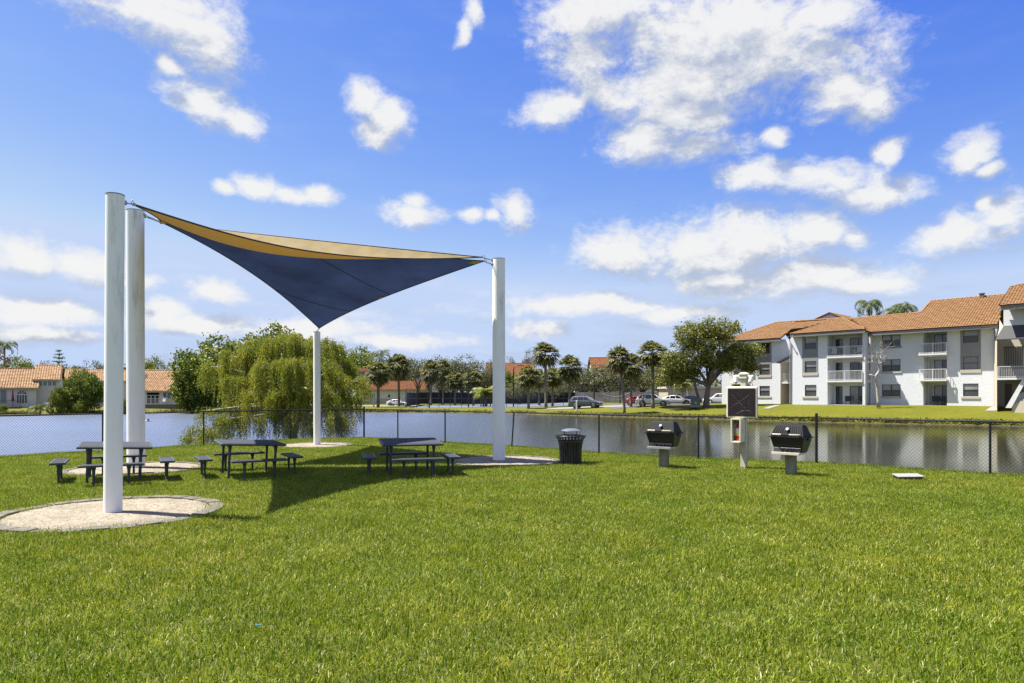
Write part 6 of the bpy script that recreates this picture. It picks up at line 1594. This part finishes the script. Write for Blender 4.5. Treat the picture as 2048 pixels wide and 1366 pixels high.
block('apartment_building', 'long cream block of flats glimpsed between the oaks behind the dark grey car', 1150, 1345, 186, -.2, 764, 757, HST, [(p, p + 7, y, y + 8) for p in (1160, 1178, 1196, 1232, 1262, 1300, 1322) for y in (768, 784)], ang=R(-4), tiles=TILEF)
block('apartment_building', 'taller orange roofed flats whose roof peak shows above the oaks left of the leaning palm', 1186, 1232, 199, -.2, 737, 716, HST, [(1198, 1204, 745, 752), (1212, 1218, 745, 752)], tiles=TILEF)
fr_, rt_, fc_ = block('garage_building', 'low beige garage block with a brown door behind the big oak', 1336, 1452, 112, .45, 777, 773, M('beige_stucco', (.36, .31, .24), .85, var=.05), [(1354, 1362, 787, 803)], depth=7, flat=True)
mb = MB(); fc_.bx(mb, fr_.U(1372), fr_.U(1376), -.2, 4, .02, .3); mb.build('pilaster', HST, rt_)

# low iron fence and bins by the clubhouse
def iron_fence():
    t = thing('iron_fence', 'dark low iron fence in front of the clubhouse', 'fence', (0, 0, 0)); Y = 168; x0, x1 = (682 - CX) / F * Y, (800 - CX) / F * Y; z = -.5; DK = M('dark_iron', (.05, .05, .055), .6)
    mb = MB(); n = 70
    for k in range(n + 1): mb.box((x0 + (x1 - x0) * k / n, Y, z + .65), (.05, .05, 1.4))
    mb.build('pickets', DK, t); mb = MB(); mb.box(((x0 + x1) / 2, Y - .05, z + 1.3), (x1 - x0, .05, .07)); mb.build('rail', DK, t); mb = MB(); mb.box(((x0 + x1) / 2, Y - .05, z + .2), (x1 - x0, .05, .07)); mb.build('rail', DK, t)
iron_fence()
UB = M('pale_cabinet', (.33, .32, .28), .6)
for i, (px, w_) in enumerate(((720, 1.1), (728, 1.0), (738, 1.6), (746, 1.5))):
    Y = 163; t = thing('utility_cabinet', ['leftmost of the four pale cabinets by the iron fence', 'second pale cabinet from the left by the iron fence', 'wide pale cabinet left of the white lamp post by the iron fence', 'pale cabinet right behind the white lamp post'][i], 'cabinet', PX(px, Y, -.5), 0, 'utility cabinets by the iron fence')
    mb = MB(); mb.box((0, 0, .55), (w_ * .8, .7, 1.1)); mb.build('box', UB, t, bevel=.03); mb = MB(); mb.box((0, -.36, .55), (w_ * .6, .02, .8)); mb.build('door', UB, t)

# ------------------------------------------------------------------ tennis court fences, lamps, nets
DKM = M('dark_bronze_pole', (.022, .022, .022), .5); SCRN = M('windscreen_mesh', (.028, .026, .031), .9, var=.35, scale=.5); SCRG = M('faded_windscreen_mesh', (.085, .08, .08), .9, var=.25, scale=.4)
def court_fence(name, label, P0, P1, z0, z1, n, screen=None, sz=None):
    t = thing(name, label, 'fence', (0, 0, 0)); a = Vector(P0); b = Vector(P1)
    for k in range(n + 1):
        p = a.lerp(b, k / n); p.z = hz(p.x, p.y); mb = MB(); mb.tube([p - Vector((0, 0, .3)), Vector((p.x, p.y, z1))], .045, 6); mb.build('post', DKM, t)
    for zz in (z1 - .02, (z0 + z1) / 2):
        mb = MB(); mb.tube([Vector((a.x, a.y, zz)), Vector((b.x, b.y, zz))], .03, 5); mb.build('rail', DKM, t)
    if screen:
        d = (b - a).normalized(); nn = Vector((-d.y, d.x, 0)) * .02; mb = MB(); m = n * 2; vs = []
        for k in range(m + 1):
            p = a.lerp(b, k / m); o = nn * (2 if k % 2 else .6); vs += [(p.x + o.x, p.y - .06 + o.y, sz[0]), (p.x + o.x, p.y - .06 + o.y, sz[1] - (.03 if k % 2 else 0))]
        mb.add(vs, [(2 * k, 2 * k + 2, 2 * k + 3, 2 * k + 1) for k in range(m)]); mb.build('windscreen', screen, t)
    else:   # open wire mesh
        mb = MB(); L_ = (b - a).length; m = int(L_ / .45); w = .006
        for fam in (0, 1):
            for k in range(m):
                u = k * .45; v = u + (z1 - z0)
                if v > L_: continue
                p = a.lerp(b, u / L_); q = a.lerp(b, v / L_); za, zb_ = (z0, z1) if fam else (z1, z0); mb.quad((p.x - w, p.y, za), (p.x + w, p.y, za), (q.x + w, q.y, zb_), (q.x - w, q.y, zb_))
        mb.build('wire_mesh', DKM, t)
court_fence('court_fence', 'tall open wire fence along the lake side of the tennis court', PX(811, 122), PX(1150, 120), -.4, 2.75, 15)
court_fence('court_fence', 'black windscreen fence on the far side of the tennis court', PX(838, 160), PX(1150, 158), -.3, 3.1, 12, SCRN, (-.25, 2.45))
court_fence('court_fence', 'short black windscreen at the left end of the tennis court', PX(813, 124), PX(840, 158), -.4, 3.0, 4, SCRN, (-.3, 2.3))
court_fence('court_fence', 'faded grey windscreen fence behind the dark grey car and silver car', PX(1150, 134), PX(1345, 120), .0, 3.2, 9, SCRG, (.35, 2.35))
def court_lamp(px, top, lab, side=1):
    Y = 121.0; z = gz(px, Y); h = ZY(top, Y) - z; t = thing('court_lamp', lab, 'lamp post', PX(px, Y, z), 0, 'tennis court lamps')
    mb = MB(); mb.tube([(0, 0, -.3), (0, 0, h - .9), (side * .08, 0, h - .45), (side * .3, 0, h - .12), (side * .7, 0, h), (side * 1.2, 0, h)], [.12, .11, .09, .07, .06, .06], 8); mb.build('pole', DKM, t, smooth=True)
    mb = MB(); mb.box((side * 1.5, 0, h - .02), (.75, .3, .14)); mb.build('lamp_head', DKM, t, bevel=.03)
for a in ((858.5, 739, 'first court lamp from the left, behind the grey oaks'), (937, 735, 'second court lamp, in front of the bright palm clumps'), (1027, 731, 'court lamp just right of the right white pole'), (1188, 743, 'court lamp behind the dark grey car'), (1240, 745, 'court lamp behind the leaning fan palm')): court_lamp(*a)
def sag_net():
    Y = 118; t = thing('hanging_net', 'white cords of a net sagging in loops on the grey windscreen fence', 'net', (0, 0, 0)); WC = M('white_cord', (.4, .4, .4), .8)
    for (x0, y0, x1, y1, sg) in ((1205, 787, 1260, 785, 7), (1206, 790, 1262, 786, 8.5), (1208, 795, 1262, 790, 7), (1212, 797, 1264, 796, 6)):
        mb = MB(); mb.tube([PX(x0 + (x1 - x0) * k / 12, Y, ZY(y0 + (y1 - y0) * k / 12 + sg * 4 * (k / 12) * (1 - k / 12), Y)) for k in range(13)], .032, 5); mb.build('cord', WC, t)
sag_net()

# ------------------------------------------------------------------ posts, transformer, float
WPV = M('white_pvc', (.55, .54, .51), .5)
def white_post(px, base_py, top_py, r, lab, grp='white marker posts'):
    p = ground_hit(px, base_py); h = ZY(top_py, p.y) - p.z; t = thing('marker_post', lab, 'post', tuple(p), 0, grp)
    mb = MB(); mb.tube([(0, 0, -.3), (0, 0, h)], r, 10); mb.build('pipe', WPV, t, smooth=R(40)); mb = MB(); mb.tube([(0, 0, h), (0, 0, h + .05)], [r * 1.15, r * .8], 10); mb.build('cap', WPV, t)
white_post(1153.5, 824, 802, .11, 'white marker post on the bank in front of the dark grey car'); white_post(1156.5, 812, 804, .06, 'thin short white marker post close behind the bank post')
white_post(713, 815, 801.5, .12, 'short white marker post left of the white lamp post')
def lamp_white():
    p = ground_hit(747.5, 815); h = ZY(780, p.y) - p.z; t = thing('lamp_post', 'square white lamp post with a small cap beside the round headed fan palm', 'lamp post', tuple(p), 0)
    mb = MB(); mb.box((0, 0, h / 2 - .2), (.24, .24, h + .2)); mb.build('post', WPV, t, bevel=.02); mb = MB(); mb.box((0, 0, h - .02), (.62, .3, .08)); mb.hexa([(-.2, -.2, h + .02), (.2, -.2, h + .02), (.2, .2, h + .02), (-.2, .2, h + .02)], [(-.08, -.08, h + .14), (.08, -.08, h + .14), (.08, .08, h + .14), (-.08, .08, h + .14)]); mb.build('lamp_cap', WPV, t)
lamp_white()
def transformer():
    Y = 84; z = ZY(811.5, Y); X = (1391 - CX) / F * Y; t = thing('transformer_box', 'green metal transformer box on a pad on the bank left of the big oak', 'transformer', (X, Y, z), R(-8)); G = M('transformer_green', (.075, .095, .07), .55, var=.1)
    mb = MB(); mb.box((0, 0, -.05), (1.35, 1.2, .32)); mb.build('pad', CONC, t, bevel=.02)
    mb = MB(); mb.box((0, .05, .52), (1.05, .9, .86)); mb.hexa([(-.55, -.42, .95), (.55, -.42, .95), (.55, .52, .95), (-.55, .52, .95)], [(-.52, -.36, 1.06), (.52, -.36, 1.06), (.52, .48, 1.06), (-.52, .48, 1.06)]); mb.build('cabinet', G, t, bevel=.015)
    for s in (-1, 1):
        mb = MB(); mb.box((s * .26, -.41, .50), (.50, .025, .78)); mb.build('door', G, t, bevel=.008)
    mb = MB(); mb.box((-.02, -.43, .36), (.17, .01, .2)); mb.build('warning_sticker', M('sticker', (.55, .53, .40), .6), t)
transformer()
def lake_float():
    Y = GY(842.5, WATER_Z); t = thing('lake_float', 'small pale float with a dark lump on the lake right of the stained pole', 'float', PX(296.5, Y, WATER_Z), 0)
    mb = MB(); mb.tube([(-.36, 0, .03), (-.3, 0, .05), (.3, 0, .05), (.36, 0, .03)], [.03, .07, .07, .03], 8); mb.build('body', WPV, t, smooth=True); mb = MB(); mb.ball((-.02, 0, .14), (.13, .08, .09), 8, 6); mb.ball((.08, 0, .22), .05, 8, 6); mb.build('bird', M('dark_feather', (.03, .025, .02), .8), t, smooth=True)
lake_float()

def scrap():
    Y = GY(1251, .06); t = MB(); rr = random.Random(2); vs = [((i - 1.5) * .016 + rr.uniform(-.004, .004), (j - 1) * .016, rr.uniform(0, .014)) for j in range(3) for i in range(4)]
    t.add(vs, [(j * 4 + i, j * 4 + i + 1, j * 4 + i + 5, j * 4 + i + 4) for j in range(2) for i in range(3)]); o = t.build('litter_scrap', M('blue_scrap', (.04, .16, .24), .5), bevel=0); o.location = PX(516, Y, .062)
    tag(o, 'tiny blue scrap of litter lying in the front lawn', 'litter')
scrap()
# ------------------------------------------------------------------ cars
TYRE = M('tyre_rubber', (.012, .012, .012), .8); RIM = M('alloy_rim', (.30, .30, .31), .35, .6); CGL = M('car_glass', (.012, .014, .017), .06, spec=.9); BLK = M('black_plastic', (.015, .015, .015), .6); HLT = M('headlight_glass', (.5, .52, .55), .1, spec=.8); TLT = M('tail_light', (.25, .01, .01), .2)
def paint(name, c): return M(name, c, .28, .0, var=.03, spec=.55, coat=.7)
def car(label, px, base_py, Y, head, kind, mat, group='parked cars', zz=None):
    z = zz if zz is not None else ZY(base_py, Y); t = thing('parked_car', label, 'car', PX(px, Y, z), head, group)
    if kind == 'suv': L_, W_, H_ = 4.55, 1.84, 1.66; low = [(-2.26, .36), (-2.27, .80), (-2.2, 1.02), (-1.2, 1.06), (.75, 1.05), (1.0, 1.03), (1.75, .96), (2.15, .84), (2.26, .66), (2.27, .34)]; top = [(-2.14, 1.02), (-1.92, 1.45), (-1.7, 1.60), (-.9, 1.66), (.1, 1.63), (.45, 1.53), (1.12, 1.03)]; r = .355; wx = (-1.36, 1.36); mir = .78
    else: L_, W_, H_ = 4.6, 1.82, 1.42; low = [(-2.28, .32), (-2.3, .72), (-2.2, .92), (-1.4, .95), (.8, .90), (1.1, .88), (1.8, .78), (2.2, .64), (2.3, .48), (2.28, .28)]; top = [(-2.0, .92), (-1.35, 1.25), (-.8, 1.38), (-.2, 1.42), (.25, 1.37), (.6, 1.22), (1.25, .87)]; r = .335; wx = (-1.38, 1.40); mir = .8
    def loft(pts, ws):
        mb = MB(); n = len(pts); vs = []
        for s, in ((-1,), (1,)): vs += [(x, s * w / 2, z) for (x, z), w in zip(pts, ws)]
        mb.add(vs, [tuple(range(n)), tuple(reversed(range(n, 2 * n)))] + [(i, n + i, n + (i + 1) % n, (i + 1) % n) for i in range(n)]); return mb
    wl = [W_ * (.90 if abs(x) > 2.2 else .97 if abs(x) > 1.7 else 1.0) for x, z_ in low]
    body = loft(low, wl).build('body', mat, t, bevel=.05, seg=2, smooth=R(35))
    zt = max(p[1] for p in top); zl = top[0][1]
    wt = [W_ * (.96 - .18 * (z_ - zl) / (zt - zl)) for x, z_ in top]
    loft(top, wt).build('roof', mat, t, bevel=.04, seg=2, smooth=R(35))
    # glazing laid just proud of the cabin
    def at(x, zf, side): 
        zz_ = zl + (zt - zl) * zf; w = W_ * (.96 - .18 * zf) / 2 + .012; return (x, side * w, zz_)
    for s in (-1, 1):
        for (a0, a1, b1, b0) in (((-1.0, .86, .58, -.94)) if kind == 'suv' else (-.95, .92, .42, -.80),):
            mid_ = -.10
            for (p0, p1, q1, q0) in ((a0, mid_ - .03, mid_ - .05, b0), (mid_ + .03, a1, b1 - .28, mid_ + .01)):
                mb = MB(); mb.quad(at(p0, .08, s), at(p1, .08, s), at(q1, .82, s), at(q0, .82, s)); mb.build('side_window', CGL, t)
        q = (-1.86, -1.1, -1.05, -1.62) if kind == 'suv' else (-1.62, -1.03, -.9, -1.2)
        mb = MB(); mb.quad(at(q[0], .12, s), at(q[1], .10, s), at(q[2], .80, s), at(q[3], .74 if kind == 'suv' else .66, s)); mb.build('side_window', CGL, t)
    def pane(i, nm):
        (x0, z0), (x1, z1) = top[i], top[i + 1]; w0, w1 = wt[i] / 2 - .10, wt[i + 1] / 2 - .10; nn = Vector((-(z1 - z0), 0, x1 - x0)).normalized() * .02
        if nn.z < 0: nn = -nn
        A = Vector((x0, 0, z0)).lerp(Vector((x1, 0, z1)), .08); B = Vector((x0, 0, z0)).lerp(Vector((x1, 0, z1)), .94)
        mb = MB(); mb.quad(A + nn + Vector((0, -w0, 0)), A + nn + Vector((0, w0, 0)), B + nn + Vector((0, w1, 0)), B + nn + Vector((0, -w1, 0))); mb.build(nm, CGL, t)
    pane(len(top) - 2, 'windshield'); pane(0, 'rear_window')
    for x in wx:
        for s in (-1, 1):
            y = s * (W_ / 2 - .10)
            mb = MB(); mb.add([(x + (r + .07) * math.cos(TAU * k / 20), y + s * (.085 + .02 * q_), .37 + (r + .07) * math.sin(TAU * k / 20)) for q_ in (0, 1) for k in range(20)], [tuple(range(20)), tuple(range(20, 40))] + [(k, (k + 1) % 20, 20 + (k + 1) % 20, 20 + k) for k in range(20)]); mb.build('wheel_arch', BLK, t)
            wh = MB(); wh.add([(x + rr * math.cos(TAU * k / 20), y + s * yy, r + rr * math.sin(TAU * k / 20)) for rr, yy in ((r * .9, -.1), (r, -.06), (r, .10), (r * .9, .125), (r * .66, .125)) for k in range(20)], [(i * 20 + k, i * 20 + (k + 1) % 20, (i + 1) * 20 + (k + 1) % 20, (i + 1) * 20 + k) for i in range(4) for k in range(20)]); w = wh.build('wheel', TYRE, t, smooth=R(40))
            rm = MB()
            for k in range(5):
                a = TAU * k / 5; c, sn = math.cos(a), math.sin(a); rm.tube([(x, y + s * .12, r), (x + c * r * .66, y + s * .125, r + sn * r * .66)], .035, 5)
            rm.tube([(x + r * .64 * math.cos(TAU * k / 20), y + s * .12, r + r * .64 * math.sin(TAU * k / 20)) for k in range(21)], .022, 5, cap=False); rm.build('rim', RIM, w)
    for s in (-1, 1):
        zz_ = .78 if kind == 'suv' else .62
        mb = MB(); mb.hexa([(2.08, s * .62, zz_ - .06), (2.27, s * .50, zz_ - .06), (2.27, s * .80, zz_ - .05), (1.95, s * .88, zz_ - .04)], [(2.02, s * .62, zz_ + .08), (2.20, s * .50, zz_ + .05), (2.18, s * .80, zz_ + .07), (1.90, s * .88, zz_ + .10)]); mb.build('headlight', HLT, t)
        mb = MB(); mb.box((-2.26, s * .72, zz_ + .12), (.06, .30, .14)); mb.build('taillight', TLT, t)
        mb = MB(); mb.box((mir, s * (W_ / 2 + .07), zl + .10), (.16, .16, .13)); mb.build('side_mirror', mat, t, bevel=.03)
    mb = MB(); mb.box((2.262, 0, .60 if kind == 'suv' else .42), (.05, .95, .24 if kind == 'suv' else .16)); mb.build('front_grille', BLK, t, bevel=.01)
    mb = MB(); mb.box((2.2, 0, .34), (.16, 1.5, .14)); mb.box((-2.2, 0, .38), (.16, 1.5, .16))
    for s in (-1, 1): mb.box((0, s * (W_ / 2 - .005), .34), (2.0, .03, .13))
    mb.build('lower_trim', BLK, t)
    return t
car('dark grey sport utility car driving on the road right of the tall palms', 1172, 815.5, 97.5, R(-24), 'suv', paint('car_dark_grey', (.095, .105, .13)))
car('silver sport utility car parked behind two fan palm trunks', 1306, 813, 91.2, R(-14), 'suv', paint('car_silver', (.58, .61, .65)))
car('white low car nose out beside the silver one', 1354, 810.3, 97, R(-20), 'sedan', paint('car_white', (.78, .78, .78)))
car('bright red car mostly hidden behind the silver one', 1279, 811, 101, R(-10), 'sedan', paint('car_red', (.40, .012, .02)))
car('dark car half hidden behind the green transformer box', 1386, 809.3, 103, R(-12), 'sedan', paint('car_black', (.02, .022, .026)))
car('white car behind the trunk of the big oak', 1437, 809.3, 99, R(170), 'suv', paint('car_white', (.78, .78, .78)))
car('white coupe passing behind the fan palms in front of the clubhouse', 795, 812, 146, R(-10), 'sedan', paint('car_white', (.78, .78, .78)))
for i, (px, Y, c, lab) in enumerate(((858, 172, (.05, .06, .08), 'leftmost of the dark cars behind the court windscreen'), (905, 174, (.22, .02, .02), 'dull red car behind the court windscreen'))):
    pass

# ------------------------------------------------------------------ person beside the silver car
def person():
    p = PX(1286, 89, ZY(814, 89)); t = thing('person', 'dark haired person in blue shorts standing beside the silver car', 'person', tuple(p), R(60))
    J = {'pel': (0, 0, .84, .12), 'bel': (0, .01, .98, .115), 'che': (0, .03, 1.18, .135), 'nek': (0, .05, 1.34, .055), 'hd0': (0, .06, 1.42, .075), 'hd1': (0, .07, 1.50, .085), 'hd2': (0, .07, 1.57, .06)}
    for s, q in ((-1, 'l'), (1, 'r')):
        J.update({q + 'hip': (s * .09, 0, .80, .10), q + 'kne': (s * .10, .04 if s > 0 else .0, .44, .058), q + 'ank': (s * .11, -.02, .09, .038), q + 'toe': (s * .12, .12, .03, .035), q + 'sho': (s * .17, .03, 1.27, .058), q + 'elb': (s * .24, .06 if s < 0 else .16, 1.02, .042), q + 'wri': (s * .20, .22 if s < 0 else .34, .92 if s < 0 else 1.08, .03), q + 'han': (s * .19, .28 if s < 0 else .42, .88 if s < 0 else 1.10, .03)})
    E = [('pel', 'bel'), ('bel', 'che'), ('che', 'nek'), ('nek', 'hd0'), ('hd0', 'hd1'), ('hd1', 'hd2')]
    for q in 'lr': E += [('pel', q + 'hip'), (q + 'hip', q + 'kne'), (q + 'kne', q + 'ank'), (q + 'ank', q + 'toe'), ('che', q + 'sho'), (q + 'sho', q + 'elb'), (q + 'elb', q + 'wri'), (q + 'wri', q + 'han')]
    names = list(J)
    def skin(nm, keys, mat, grow, parent, root):
        ks = [k for k in names if k in keys]; me = bpy.data.meshes.new(nm); me.from_pydata([J[k][:3] for k in ks], [(ks.index(a), ks.index(b)) for a, b in E if a in ks and b in ks], [])
        o = bpy.data.objects.new(nm, me); COL.objects.link(o); o.parent = parent; o.modifiers.new('skin', 'SKIN'); sv_ = me.skin_vertices[0].data
        for i, k in enumerate(ks): sv_[i].radius = (J[k][3] + grow, J[k][3] + grow); sv_[i].use_root = k == root
        s_ = o.modifiers.new('sub', 'SUBSURF'); s_.levels = 2; s_.render_levels = 2; me.materials.append(mat); return o
    SK = M('skin', (.26, .15, .10), .55, var=.05)
    skin('body', names, SK, 0, t, 'pel')
    skin('shorts', ['pel', 'lhip', 'rhip', 'lkne', 'rkne'], M('blue_shorts', (.05, .09, .20), .8), .022, t, 'pel'); skin('shirt', ['bel', 'che', 'lsho', 'rsho'], M('grey_shirt', (.30, .30, .32), .85), .02, t, 'che')
    mb = MB(); mb.ball((0, .05, 1.545), (.088, .098, .075), 12, 8); mb.build('hair', M('black_hair', (.012, .01, .009), .6), t, smooth=True)
    mb = MB()
    for s in (-1, 1): mb.ball((s * .03, .152, 1.51), .009, 6, 4)
    mb.ball((0, .165, 1.48), (.012, .016, .016), 6, 4); mb.box((0, .15, 1.445), (.04, .01, .008)); mb.build('face_features', M('face_dark', (.10, .05, .04), .6), t)
    for s, q in ((-1, 'l'), (1, 'r')):
        h = Vector(J[q + 'han'][:3]); w = Vector(J[q + 'wri'][:3]); d = (h - w).normalized(); sd_ = Vector((1, 0, 0)); mb = MB()
        for k in range(4): b = h + sd_ * (k - 1.5) * .016; mb.tube([b, b + d * .05, b + d * (.075 - .008 * abs(k - 1.5)) + Vector((0, 0, -.03))], [.009, .008, .006], 5)
        mb.tube([h - sd_ * s * .028, h - sd_ * s * .05 + d * .03, h - sd_ * s * .045 + d * .055], [.010, .009, .007], 5); mb.build('fingers', SK, t, smooth=True)
person()
